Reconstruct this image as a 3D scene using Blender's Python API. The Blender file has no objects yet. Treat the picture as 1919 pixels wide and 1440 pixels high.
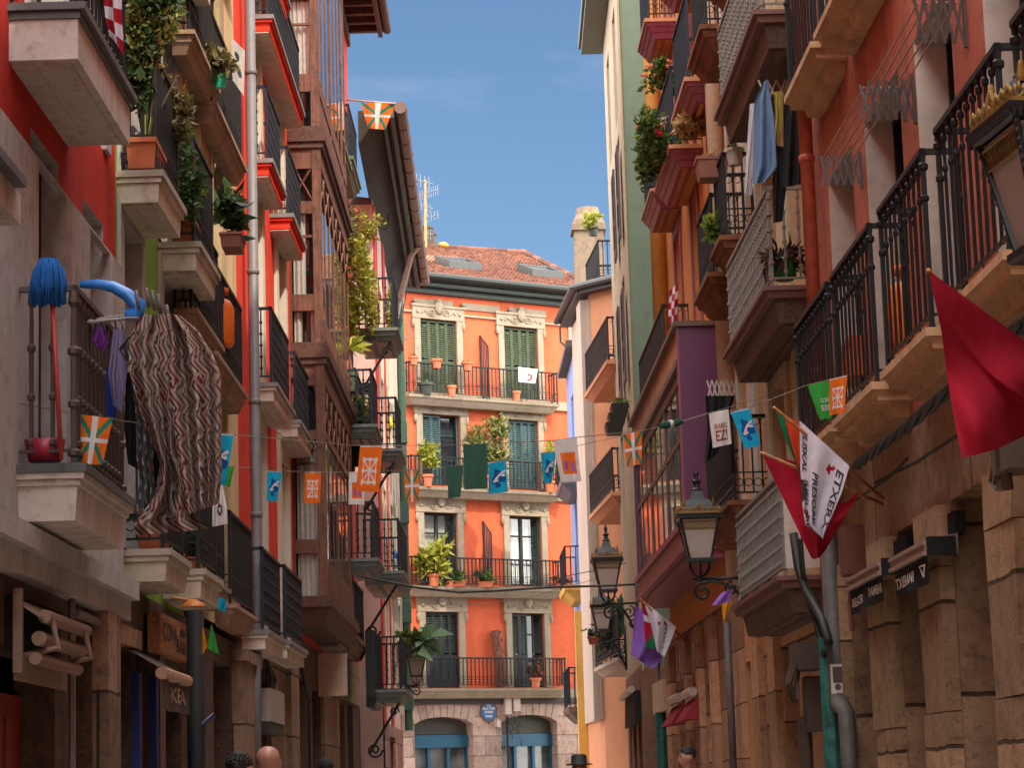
import bpy, bmesh, math, random
from mathutils import Vector, Matrix
R = random.Random(7)
SC = bpy.context.scene
COL = SC.collection
# ------------------------------------------------------------------ camera
FPX, CX, CY = 4600.0, 959.5, 720.0
CAM = Vector((0, 0, 1.5))
ROT = Matrix.Rotation(-0.01553, 3, 'Z') @ Matrix.Rotation(math.pi/2 + 0.164409, 3, 'X') @ Matrix.Rotation(-0.03, 3, 'Z')
cd = bpy.data.cameras.new('camera'); co = bpy.data.objects.new('camera', cd); COL.objects.link(co)
co.matrix_world = Matrix.Translation(CAM) @ ROT.to_4x4()
cd.sensor_width = 36; cd.lens = FPX/1919*36; cd.clip_start = .1; cd.clip_end = 5000
SC.camera = co
def ray(u, v): return ROT @ Vector(((u-CX)/FPX, -(v-CY)/FPX, -1))
def YP(u, v, Y):
    d = ray(u, v); return CAM + d*(Y/d.y)
def XP(u, v, X):
    d = ray(u, v); return CAM + d*(X/d.x)
class Fac:                                   # a vertical facade plane: a along it, n out of it, z up
    def __init__(s, o, t, n):
        s.o = Vector((o[0], o[1], 0)); s.t = Vector((t[0], t[1], 0)).normalized(); s.n = Vector((n[0], n[1], 0)).normalized()
    def P(s, a, n, z): return s.o + s.t*a + s.n*n + Vector((0, 0, z))
    def pix(s, u, v, n=0.0):
        d = ray(u, v); k = (n - (CAM - s.o).dot(s.n))/d.dot(s.n); p = CAM + d*k
        return (p - s.o).dot(s.t), p.z
    def proj(s, p):
        c = ROT.transposed() @ (p-CAM); return CX-FPX*c.x/c.z, CY+FPX*c.y/c.z
    def a(s, u, v, n=0.0): return s.pix(u, v, n)[0]
    def z(s, u, v, n=0.0): return s.pix(u, v, n)[1]
class World:
    def P(s, a, n, z): return Vector((a, n, z))
W = World()
# ------------------------------------------------------------------ materials
MATS = {}
def _new(name):
    m = bpy.data.materials.new(name); m.use_nodes = True
    nt = m.node_tree; b = nt.nodes['Principled BSDF']
    return m, nt, b
def L(nt, a, b): nt.links.new(a, b)
def nd(nt, t, **k):
    n = nt.nodes.new(t)
    for q, v in k.items():
        if q.startswith('i_'):
            key = q[2:].replace('_', ' ')
            n.inputs[key].default_value = v
        else: setattr(n, q, v)
    return n
def srgb(h):
    h = h.lstrip('#'); c = [int(h[i:i+2], 16)/255 for i in (0, 2, 4)]
    return tuple(((x/12.92) if x <= .04045 else ((x+.055)/1.055)**2.4) for x in c)
def mixc(nt, fac, a, b, blend='MIX'):
    n = nt.nodes.new('ShaderNodeMix'); n.data_type = 'RGBA'; n.blend_type = blend
    for sock, val in ((n.inputs[0], fac), (n.inputs[6], a), (n.inputs[7], b)):
        if hasattr(val, 'is_linked') or hasattr(val, 'node'): L(nt, val, sock)
        elif isinstance(val, tuple): sock.default_value = (*val[:3], 1)
        else: sock.default_value = val
    return n.outputs[2]
def ramp(nt, src, stops):
    n = nt.nodes.new('ShaderNodeValToRGB'); L(nt, src, n.inputs[0]); e = n.color_ramp.elements
    while len(e) > 1: e.remove(e[-1])
    e[0].position = stops[0][0]; e[0].color = (*stops[0][1], 1)
    for p, c in stops[1:]:
        q = e.new(p); q.color = (*c, 1)
    return n.outputs[0]
def coords(nt, scale=(1, 1, 1)):
    t = nd(nt, 'ShaderNodeTexCoord'); m = nd(nt, 'ShaderNodeMapping'); m.inputs['Scale'].default_value = scale
    L(nt, t.outputs['Object'], m.inputs[0]); return m.outputs[0]
def noise(nt, vec, scale, detail=5, rough=.6):
    n = nd(nt, 'ShaderNodeTexNoise'); n.inputs['Scale'].default_value = scale
    n.inputs['Detail'].default_value = detail; n.inputs['Roughness'].default_value = rough
    L(nt, vec, n.inputs['Vector']); return n.outputs[0]
def mul(c, k): return tuple(min(1, x*k) for x in c[:3])
def bump(nt, b, h, strength=.3, dist=.01):
    n = nd(nt, 'ShaderNodeBump'); n.inputs['Strength'].default_value = strength; n.inputs['Distance'].default_value = dist
    L(nt, h, n.inputs['Height']); L(nt, n.outputs[0], b.inputs['Normal'])
def stucco(name, col, stain=.35, grain=1.0, rough=.9, dark=.6):
    if name in MATS: return MATS[name]
    m, nt, b = _new(name)
    big = noise(nt, coords(nt, (1, 1, .35)), 1.3, 6, .65)
    c1 = ramp(nt, big, [(.3, mul(col, dark)), (.5, col), (.75, mul(col, 1.12))])
    fine = noise(nt, coords(nt), 9, 8, .7)
    f2 = ramp(nt, fine, [(.33, (.42, .38, .36)), (.47, (.9, .88, .87)), (.6, (1, 1, 1))])
    c2 = mixc(nt, stain, c1, f2, 'MULTIPLY')
    streak = noise(nt, coords(nt, (1.5, 1.5, .35)), 2.2, 5, .65)
    f3 = ramp(nt, streak, [(.42, (1, 1, 1)), (.68, (.62, .58, .55))])
    c2 = mixc(nt, stain*.7, c2, f3, 'MULTIPLY')
    vo = noise(nt, coords(nt, (1, 1, .8)), .9, 9, .75); f4 = ramp(nt, vo, [(.56, (1, 1, 1)), (.6, (.74, .7, .67)), (.66, (.9, .88, .86)), (.7, (1, 1, 1))])
    L(nt, mixc(nt, min(1, stain*1.6), c2, f4, 'MULTIPLY'), b.inputs['Base Color'])
    b.inputs['Roughness'].default_value = rough; b.inputs['Specular IOR Level'].default_value = .25
    g = noise(nt, coords(nt), 60, 4, .7)
    bump(nt, b, g, .28*grain, .008)
    MATS[name] = m; return m
def stone(name, col, bw=.7, bh=.42, mortar=.012, plane='YZ', rough=.95, bstr=.8):
    if name in MATS: return MATS[name]
    m, nt, b = _new(name)
    t = nd(nt, 'ShaderNodeTexCoord'); s = nd(nt, 'ShaderNodeSeparateXYZ'); L(nt, t.outputs['Object'], s.inputs[0])
    wob = noise(nt, t.outputs['Object'], 3, 3)
    ad = nd(nt, 'ShaderNodeMath', operation='ADD'); L(nt, s.outputs[0], ad.inputs[0]); L(nt, s.outputs[1], ad.inputs[1])
    w1 = nd(nt, 'ShaderNodeMath', operation='MULTIPLY_ADD'); L(nt, wob, w1.inputs[0]); w1.inputs[1].default_value = .05; L(nt, s.outputs[2], w1.inputs[2])
    c = nd(nt, 'ShaderNodeCombineXYZ'); L(nt, ad.outputs[0], c.inputs[0]); L(nt, w1.outputs[0], c.inputs[1])
    br = nd(nt, 'ShaderNodeTexBrick'); L(nt, c.outputs[0], br.inputs['Vector'])
    br.inputs['Scale'].default_value = 1; br.inputs['Mortar Size'].default_value = mortar; br.inputs['Brick Width'].default_value = bw
    br.inputs['Row Height'].default_value = bh; br.inputs['Bias'].default_value = 0; br.inputs['Mortar Smooth'].default_value = .4
    br.inputs['Color1'].default_value = (*mul(col, 1.32), 1); br.inputs['Color2'].default_value = (*mul(col, .66), 1); br.inputs['Mortar'].default_value = (*mul(col, .25), 1)
    n1 = noise(nt, coords(nt), 6, 8, .72)
    f = ramp(nt, n1, [(.3, (.36, .3, .26)), (.46, (.8, .76, .72)), (.56, (1, 1, 1)), (.72, (1.0, .9, .76))])
    c2 = mixc(nt, .75, br.outputs['Color'], f, 'MULTIPLY')
    pit = noise(nt, coords(nt), 21, 7, .72)
    f2 = ramp(nt, pit, [(.34, (.25, .22, .2)), (.45, (1, 1, 1))])
    L(nt, mixc(nt, .5, c2, f2, 'MULTIPLY'), b.inputs['Base Color'])
    b.inputs['Roughness'].default_value = rough; b.inputs['Specular IOR Level'].default_value = .2
    h = nd(nt, 'ShaderNodeMath', operation='MULTIPLY_ADD'); L(nt, br.outputs['Fac'], h.inputs[0]); h.inputs[1].default_value = -1.2
    n2 = noise(nt, coords(nt), 22, 8, .7); L(nt, n2, h.inputs[2])
    bump(nt, b, h.outputs[0], bstr, .02)
    MATS[name] = m; return m
def wood(name, col, axis=2, rough=.65, worn=.5, boards=0):
    if name in MATS: return MATS[name]
    m, nt, b = _new(name)
    sc = [14, 14, 14]; sc[axis] = 1.1
    n1 = noise(nt, coords(nt, tuple(sc)), 2.2, 7, .7)
    c1 = ramp(nt, n1, [(.3, mul(col, .45)), (.5, col), (.72, mul(col, 1.5))])
    n2 = noise(nt, coords(nt), 7, 7, .75)
    f = ramp(nt, n2, [(.38, (.35, .3, .27)), (.52, (1, 1, 1)), (.7, (1.0, .9, .8))])
    L(nt, mixc(nt, worn, c1, f, 'MULTIPLY'), b.inputs['Base Color'])
    b.inputs['Roughness'].default_value = rough; b.inputs['Specular IOR Level'].default_value = .3
    bump(nt, b, n1, .5, .006)
    MATS[name] = m; return m
def plain(name, col, rough=.6, metal=0, spec=.4, var=.25, bm=.1):
    if name in MATS: return MATS[name]
    m, nt, b = _new(name)
    n1 = noise(nt, coords(nt), 11, 6, .7)
    L(nt, ramp(nt, n1, [(.3, mul(col, 1-var)), (.55, col), (.75, mul(col, 1+var*.6))]), b.inputs['Base Color'])
    b.inputs['Roughness'].default_value = rough; b.inputs['Metallic'].default_value = metal; b.inputs['Specular IOR Level'].default_value = spec
    if bm: bump(nt, b, n1, bm, .004)
    MATS[name] = m; return m
def fabric(name, col, trans=.25, scale=1.0):
    if name in MATS: return MATS[name]
    m, nt, b = _new(name)
    n1 = noise(nt, coords(nt), 14, 4, .6)
    c = ramp(nt, n1, [(.3, mul(col, .86)), (.6, col), (.8, mul(col, 1.06))])
    L(nt, c, b.inputs['Base Color']); b.inputs['Roughness'].default_value = .85; b.inputs['Specular IOR Level'].default_value = .15
    w = noise(nt, coords(nt, (1, 1, .6)), 11, 7, .68); bump(nt, b, w, .55, .02)
    if trans:
        t = nd(nt, 'ShaderNodeBsdfTranslucent'); L(nt, c, t.inputs[0]); mx = nd(nt, 'ShaderNodeMixShader'); mx.inputs[0].default_value = trans
        L(nt, b.outputs[0], mx.inputs[1]); L(nt, t.outputs[0], mx.inputs[2]); L(nt, mx.outputs[0], nt.nodes['Material Output'].inputs[0])
    MATS[name] = m; return m
def leaf(name, c1, c2):
    if name in MATS: return MATS[name]
    m, nt, b = _new(name)
    g = nd(nt, 'ShaderNodeNewGeometry')
    c = ramp(nt, g.outputs['Random Per Island'], [(0, mul(c1, .6)), (.4, c1), (.8, c2), (1, mul(c2, 1.4))])
    L(nt, c, b.inputs['Base Color']); b.inputs['Roughness'].default_value = .5; b.inputs['Specular IOR Level'].default_value = .3
    t = nd(nt, 'ShaderNodeBsdfTranslucent'); L(nt, c, t.inputs[0]); mx = nd(nt, 'ShaderNodeMixShader'); mx.inputs[0].default_value = .35
    L(nt, b.outputs[0], mx.inputs[1]); L(nt, t.outputs[0], mx.inputs[2]); L(nt, mx.outputs[0], nt.nodes['Material Output'].inputs[0])
    MATS[name] = m; return m
def glass_dark(name, col=(.02, .024, .028), rough=.06):
    if name in MATS: return MATS[name]
    m, nt, b = _new(name)
    n1 = noise(nt, coords(nt), 1.7, 3, .5)
    L(nt, ramp(nt, n1, [(.35, mul(col, .4)), (.65, mul(col, 1.6))]), b.inputs['Base Color'])
    b.inputs['Roughness'].default_value = rough; b.inputs['Specular IOR Level'].default_value = .65
    n2 = noise(nt, coords(nt), 2.5, 2, .5); bump(nt, b, n2, .06, .02)
    MATS[name] = m; return m
def glass_clear(name='clear_glass'):
    if name in MATS: return MATS[name]
    m, nt, b = _new(name)
    t = nd(nt, 'ShaderNodeBsdfTransparent'); t.inputs[0].default_value = (.93, .95, .95, 1)
    g = nd(nt, 'ShaderNodeBsdfGlossy'); g.inputs['Roughness'].default_value = .04
    mx = nd(nt, 'ShaderNodeMixShader'); mx.inputs[0].default_value = .13; L(nt, t.outputs[0], mx.inputs[1]); L(nt, g.outputs[0], mx.inputs[2])
    L(nt, mx.outputs[0], nt.nodes['Material Output'].inputs[0]); MATS[name] = m; return m
# ------------------------------------------------------------------ mesh builder
WL = {}                                       # world position of each object's origin
class MB:
    def __init__(s, f=W): s.f = f; s.v = []; s.fc = []; s.m = []; s.mi = 0; s.uv = None
    def pt(s, p): s.v.append(s.f.P(*p)); return len(s.v)-1
    def face(s, ix): s.fc.append(tuple(ix)); s.m.append(s.mi)
    def quad(s, a, b, c, d): s.face([s.pt(p) for p in (a, b, c, d)])
    def poly(s, pts): s.face([s.pt(p) for p in pts])
    def hexa(s, b4, t4):
        i = [s.pt(p) for p in (*b4, *t4)]
        for q in ((0, 3, 2, 1), (4, 5, 6, 7), (0, 1, 5, 4), (1, 2, 6, 5), (2, 3, 7, 6), (3, 0, 4, 7)): s.face([i[k] for k in q])
    def box(s, a0, a1, n0, n1, z0, z1):
        s.hexa(((a0, n0, z0), (a1, n0, z0), (a1, n1, z0), (a0, n1, z0)), ((a0, n0, z1), (a1, n0, z1), (a1, n1, z1), (a0, n1, z1)))
    def taper(s, a0, a1, n0, n1, z0, z1, d):   # box whose bottom is drawn in by d on the free sides
        s.hexa(((a0+d, n0, z0), (a1-d, n0, z0), (a1-d, n1-d, z0), (a0+d, n1-d, z0)), ((a0, n0, z1), (a1, n0, z1), (a1, n1, z1), (a0, n1, z1)))
    def tube(s, pts, r, k=6, cap=True, rr=None):
        P = [s.f.P(*p) if not isinstance(p, Vector) else p for p in pts]; rings = []; prev = None
        for i, p in enumerate(P):
            d = (P[min(i+1, len(P)-1)] - P[max(i-1, 0)])
            if d.length < 1e-9: d = Vector((0, 0, 1))
            d.normalize()
            if prev is None:
                x = d.orthogonal().normalized()
            else:
                x = prev - d*prev.dot(d)
                x = x.normalized() if x.length > 1e-6 else d.orthogonal().normalized()
            prev = x; y = d.cross(x); rad = rr[i] if rr else r
            base = len(s.v)
            for j in range(k):
                t = 2*math.pi*(j+.5)/k; s.v.append(p + x*(math.cos(t)*rad) + y*(math.sin(t)*rad))
            rings.append(base)
        for a, b in zip(rings, rings[1:]):
            for j in range(k): s.face((a+j, a+(j+1) % k, b+(j+1) % k, b+j))
        if cap: s.face([rings[0]+j for j in range(k)][::-1]); s.face([rings[-1]+j for j in range(k)])
    def lathe(s, c, prof, k=10):               # prof: (r, z) list, c local position
        rings = []
        for r, z in prof:
            rings.append(len(s.v))
            for j in range(k):
                t = 2*math.pi*j/k; s.v.append(s.f.P(c[0]+r*math.cos(t), c[1]+r*math.sin(t), c[2]+z))
        for a, b in zip(rings, rings[1:]):
            for j in range(k): s.face((a+j, a+(j+1) % k, b+(j+1) % k, b+j))
        s.face([rings[0]+j for j in range(k)][::-1]); s.face([rings[-1]+j for j in range(k)])
    def frust(s, c, levels):                   # square frustum stack: (half size, z)
        rings = []
        for h, z in levels:
            rings.append([s.pt((c[0]+x*h, c[1]+y*h, c[2]+z)) for x, y in ((-1, -1), (1, -1), (1, 1), (-1, 1))])
        for a, b in zip(rings, rings[1:]):
            for j in range(4): s.face((a[j], a[(j+1) % 4], b[(j+1) % 4], b[j]))
        s.face(rings[0][::-1]); s.face(rings[-1])
    def blob(s, c, r, k=8, q=5):
        if not isinstance(r, (tuple, list)): r = (r, r, r)
        rings = []
        for i in range(1, q):
            ph = math.pi*i/q; rings.append(len(s.v))
            for j in range(k):
                t = 2*math.pi*j/k
                s.v.append(s.f.P(c[0]+r[0]*math.sin(ph)*math.cos(t), c[1]+r[1]*math.sin(ph)*math.sin(t), c[2]+r[2]*math.cos(ph)))
        for a, b in zip(rings, rings[1:]):
            for j in range(k): s.face((a+j, a+(j+1) % k, b+(j+1) % k, b+j))
        t = s.pt((c[0], c[1], c[2]+r[2])); b = s.pt((c[0], c[1], c[2]-r[2]))
        for j in range(k): s.face((t, rings[0]+j, rings[0]+(j+1) % k)); s.face((b, rings[-1]+(j+1) % k, rings[-1]+j))
    def ring(s, c, r, w, plane='az', k=10, t0=0, t1=2*math.pi, kk=4):   # scroll or ring in the facade plane
        pts = []
        for i in range(k+1):
            t = t0+(t1-t0)*i/k
            if plane == 'az': pts.append((c[0]+r*math.cos(t), c[1], c[2]+r*math.sin(t)))
            elif plane == 'nz': pts.append((c[0], c[1]+r*math.cos(t), c[2]+r*math.sin(t)))
            else: pts.append((c[0]+r*math.cos(t), c[1]+r*math.sin(t), c[2]))
        s.tube(pts, w, kk, cap=False)
    def spiral(s, c, r0, turns, w, plane='nz', sg=1, k=14, ph=0):
        pts = []
        for i in range(k+1):
            t = ph+sg*turns*2*math.pi*i/k; r = r0*(1-.82*i/k)
            x, z = r*math.cos(t), r*math.sin(t)
            pts.append((c[0], c[1]+x, c[2]+z) if plane == 'nz' else (c[0]+x, c[1], c[2]+z))
        s.tube(pts, w, 5)
    def build(s, name, mats, parent=None, smooth=False, base=None, label=None, rec=True):
        if not s.fc: return None
        if not isinstance(mats, (list, tuple)): mats = [mats]
        me = bpy.data.meshes.new(name)
        if parent is not None: org = WL[parent.name]
        elif base is not None: org = Vector(base)
        else:
            xs = [p.x for p in s.v]; ys = [p.y for p in s.v]; zs = [p.z for p in s.v]
            org = Vector(((min(xs)+max(xs))/2, (min(ys)+max(ys))/2, min(zs)))
        me.from_pydata([tuple(p-org) for p in s.v], [], s.fc)
        for m in mats: me.materials.append(m)
        me.polygons.foreach_set('material_index', s.m)
        if smooth: me.polygons.foreach_set('use_smooth', [True]*len(s.fc))
        if s.uv:
            ul = me.uv_layers.new(name='UVMap')
            for p in me.polygons:
                for li in p.loop_indices: ul.data[li].uv = s.uv[me.loops[li].vertex_index]
        me.update()
        if rec:
            b = bmesh.new(); b.from_mesh(me); bmesh.ops.recalc_face_normals(b, faces=b.faces); b.to_mesh(me); b.free()
        o = bpy.data.objects.new(name, me); COL.objects.link(o)
        if parent is not None: o.parent = parent
        else: o.location = org
        WL[o.name] = org
        if label: o['label'] = label
        return o
def empty(name, loc):
    o = bpy.data.objects.new(name, None); COL.objects.link(o); o.location = loc; o.empty_display_size = .2
    WL[o.name] = Vector(loc); return o
def tag(o, label, cat, group=None):
    o['label'] = label; o['category'] = cat
    if group: o['group'] = group
    return o
def thing(name, loc, label, cat, group=None): return tag(empty(name, loc), label, cat, group)
def struct(o): o['kind'] = 'structure'; return o
# ------------------------------------------------------------------ lettering
FT = {}
def text2d(txt, bold=False):
    """flat lettering as (verts, faces) scaled to height 1 for capitals"""
    key = txt
    if key in FT: return FT[key]
    cu = bpy.data.curves.new('lettering', 'FONT'); cu.body = txt; cu.size = 1; cu.resolution_u = 2
    if bold: cu.offset = .025
    ob = bpy.data.objects.new('lettering', cu); COL.objects.link(ob)
    dg = bpy.context.evaluated_depsgraph_get(); me = bpy.data.meshes.new_from_object(ob.evaluated_get(dg))
    vs = [(v.co.x, v.co.y) for v in me.vertices]; fs = [tuple(p.vertices) for p in me.polygons]
    bpy.data.objects.remove(ob); bpy.data.curves.remove(cu); bpy.data.meshes.remove(me)
    x0 = min(v[0] for v in vs); x1 = max(v[0] for v in vs); y0 = min(v[1] for v in vs); y1 = max(v[1] for v in vs)
    vs = [((x-x0)/(x1-x0), (y-y0)/(y1-y0)) for x, y in vs]
    FT[key] = (vs, fs); return FT[key]
def put_text(mb, txt, fn, bold=True):
    """fn maps (x 0..1, y 0..1) of the text box to a world Vector"""
    vs, fs = text2d(txt, bold); b = len(mb.v)
    for x, y in vs: mb.v.append(fn(x, y))
    for f in fs: mb.face([b+i for i in f])
# ------------------------------------------------------------------ cloth sheets
def sheet(mb, fn, nu, nv, col=None):
    b = len(mb.v)
    for j in range(nv+1):
        for i in range(nu+1): mb.v.append(fn(i/nu, j/nv))
    if mb.uv is not None: mb.uv += [(i/nu, j/nv) for j in range(nv+1) for i in range(nu+1)]
    for j in range(nv):
        for i in range(nu):
            mb.mi = col((i+.5)/nu, (j+.5)/nv) if col else mb.mi
            mb.face((b+j*(nu+1)+i, b+j*(nu+1)+i+1, b+(j+1)*(nu+1)+i+1, b+(j+1)*(nu+1)+i))
def normal_off(fn, a, b, d):
    e = .01; p = fn(a, b); x = fn(min(1, a+e), b)-fn(max(0, a-e), b); y = fn(a, min(1, b+e))-fn(a, max(0, b-e))
    n = x.cross(y)
    if n.length < 1e-12: return p
    n.normalize()
    if n.dot(CAM-p) < 0: n = -n
    return p+n*d
def lerp(a, b, t): return a+(b-a)*t
# ------------------------------------------------------------------ architecture helpers
def wall(mb, a0, a1, z0, z1, ops=(), n=0.0, depth=.2, mi=0, mr=None):
    """a wall sheet with real openings and reveals; ops = (a0, a1, z0, z1)"""
    A = sorted({a0, a1, *[max(a0, min(a1, x)) for o in ops for x in o[:2]]}); Z = sorted({z0, z1, *[max(z0, min(z1, x)) for o in ops for x in o[2:4]]})
    mb.mi = mi
    for i in range(len(A)-1):
        for j in range(len(Z)-1):
            ca, cz = (A[i]+A[i+1])/2, (Z[j]+Z[j+1])/2
            if any(o[0] < ca < o[1] and o[2] < cz < o[3] for o in ops): continue
            mb.quad((A[i], n, Z[j]), (A[i+1], n, Z[j]), (A[i+1], n, Z[j+1]), (A[i], n, Z[j+1]))
    mb.mi = mi if mr is None else mr
    for o in ops:
        b0, b1, c0, c1 = max(o[0], a0), min(o[1], a1), max(o[2], z0), min(o[3], z1)
        if b1 <= b0 or c1 <= c0: continue
        if o[0] >= a0: mb.quad((b0, n, c0), (b0, n-depth, c0), (b0, n-depth, c1), (b0, n, c1))
        if o[1] <= a1: mb.quad((b1, n, c0), (b1, n, c1), (b1, n-depth, c1), (b1, n-depth, c0))
        if o[3] <= z1: mb.quad((b0, n, c1), (b0, n-depth, c1), (b1, n-depth, c1), (b1, n, c1))
        if o[2] >= z0 and c0 > .05: mb.quad((b0, n, c0), (b1, n, c0), (b1, n-depth, c0), (b0, n-depth, c0))
    mb.mi = mi
def shell(B, fac, a0, a1, z1, mat, roofmat, deep=7, n=0.0, z0=0.0):
    """side, back and top of a house behind its street front"""
    mb = MB(fac)
    mb.quad((a0, n-.001, z0), (a0, n-deep, z0), (a0, n-deep, z1), (a0, n-.001, z1)); mb.quad((a1, n-.001, z0), (a1, n-.001, z1), (a1, n-deep, z1), (a1, n-deep, z0))
    mb.quad((a0, n-deep, z0), (a1, n-deep, z0), (a1, n-deep, z1), (a0, n-deep, z1))
    mb.build('side_wall', mat, B)
    r = MB(fac)
    zt = z1+deep*.18
    r.hexa(((a0, n-deep, z1), (a1, n-deep, z1), (a1, n-.02, z1), (a0, n-.02, z1)), ((a0, n-deep, zt), (a1, n-deep, zt), (a1, n-.02, z1+.12), (a0, n-.02, z1+.12)))
    r.build('roof', roofmat, B)
    # dark lining a little behind the openings
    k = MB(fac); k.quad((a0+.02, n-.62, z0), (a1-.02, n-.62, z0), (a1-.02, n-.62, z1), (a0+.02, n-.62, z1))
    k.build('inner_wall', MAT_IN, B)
def band(mb, a0, a1, z0, z1, n0, n1, steps=1):
    for i in range(steps):
        t0, t1 = i/steps, (i+1)/steps
        mb.box(a0, a1, n0, n0+(n1-n0)*(.55+.45*t1), z0+(z1-z0)*t0, z0+(z1-z0)*t1 - (.002 if i < steps-1 else 0))
def louvres(mb, a0, a1, n, z0, z1, pitch=.055, rail=.06):
    mb.box(a0, a0+.045, n-.02, n+.02, z0, z1); mb.box(a1-.045, a1, n-.02, n+.02, z0, z1)
    mb.box(a0+.045, a1-.045, n-.018, n+.018, z0, z0+rail*3); mb.box(a0+.045, a1-.045, n-.018, n+.018, z1-rail, z1)
    zm = z0+(z1-z0)*.42; mb.box(a0+.045, a1-.045, n-.018, n+.018, zm-.035, zm+.035)
    z = z0+rail*3+.01
    while z < z1-rail-.03:
        if not (zm-.06 < z < zm+.035):
            mb.hexa(((a0+.045, n+.004, z), (a1-.045, n+.004, z), (a1-.045, n+.016, z), (a0+.045, n+.016, z)), ((a0+.045, n-.016, z+.034), (a1-.045, n-.016, z+.034), (a1-.045, n-.004, z+.036), (a0+.045, n-.004, z+.036)))
        z += pitch
def window(B, fac, o, n, depth, fmat, gmat, leaves=2, bars=(.35, .7), kind='glass', smat=None, curtain=False, name='window', shut=None):
    """frame, pane and shutters of one opening; frame is the part, pane and shutters its sub-parts"""
    a0, a1, z0, z1 = o; nn = n-depth; w = .05
    f = MB(fac)
    f.box(a0, a0+w, nn, nn+.06, z0, z1); f.box(a1-w, a1, nn, nn+.06, z0, z1)
    f.box(a0+w, a1-w, nn, nn+.06, z1-w, z1); f.box(a0+w, a1-w, nn, nn+.06, z0, z0+w*1.5)
    if kind == 'glass':
        for i in range(1, leaves):
            x = a0+(a1-a0)*i/leaves; f.box(x-.04, x+.04, nn+.003, nn+.063, z0+w*1.5, z1-w)
        for t in bars:
            z = z0+(z1-z0)*t; f.box(a0+w, a1-w, nn+.006, nn+.05, z-.02, z+.02)
        if z1-z0 > 1.8: f.box(a0+w, a1-w, nn+.004, nn+.045, z0+w*1.5, z0+.55)
    fr = f.build(name, fmat, B)
    p = MB(fac); p.quad((a0+w, nn+.02, z0+w), (a1-w, nn+.02, z0+w), (a1-w, nn+.02, z1-w), (a0+w, nn+.02, z1-w))
    p.build('pane', gmat, fr)
    if curtain:
        c = MB(fac); k = 24
        for i in range(k):
            x0 = a0+w+(a1-a0-2*w)*i/k; x1 = a0+w+(a1-a0-2*w)*(i+1)/k
            y0 = nn-.05+.02*math.sin(i*1.9); y1 = nn-.05+.02*math.sin((i+1)*1.9)
            c.quad((x0, y0, z0), (x1, y1, z0), (x1, y1, z1), (x0, y0, z1))
        c.build('curtain', M['curtain'], fr, smooth=True)
    if shut:
        for (s0, s1, ang) in shut:              # leaf from a=s0 to s1, swung out by ang degrees
            s = MB(fac); louvres(s, s0, s1, n-.04, z0+.02, z1-.02)
            if ang:
                hinge = fac.P(s0, n-.04, 0) if ang > 0 else fac.P(s1, n-.04, 0)
                Rm = Matrix.Rotation(math.radians(ang), 3, 'Z'); s.v = [hinge.xyz + Rm @ (p-hinge) for p in s.v]
            s.build('shutter', smat, fr)
    return fr
def baluster(mb, a, n, z0, h, style, r=.009):
    if style == 'bar':
        mb.box(a-r, a+r, n-r, n+r, z0, z0+h)
    elif style == 'turned':
        mb.lathe((a, n, z0), [(r*1.2, 0), (r*1.2, h*.04), (r*2.3, h*.05), (r*2.3, h*.075), (r*1.15, h*.09), (r*1.3, h*.32), (r*2.2, h*.33), (r*2.2, h*.355), (r*1.25, h*.37), (r*1.3, h*.62), (r*2.4, h*.635), (r*2.4, h*.66), (r*1.3, h*.68), (r*1.15, h*.9), (r*2.2, h*.93), (r*1.6, h)], 7)
    elif style == 'collar':
        mb.lathe((a, n, z0), [(r*1.3, 0), (r*1.3, .02), (r, .03), (r, h*.72), (r*1.7, h*.735), (r*1.7, h*.755), (r, h*.77), (r*1.1, h*.9), (r*2, h*.915), (r*2, h*.94), (r*1.1, h*.955), (r*1.4, h)], 7)
    elif style == 'beaded':
        pr = [(r, 0)]
        for i in range(6):
            t = (i+.5)/6
            pr += [(r, h*t-.016), (r*2.1, h*t-.012), (r*2.1, h*t+.012), (r, h*t+.016)]
        pr += [(r, h)]
        mb.lathe((a, n, z0), pr, 6)
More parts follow.
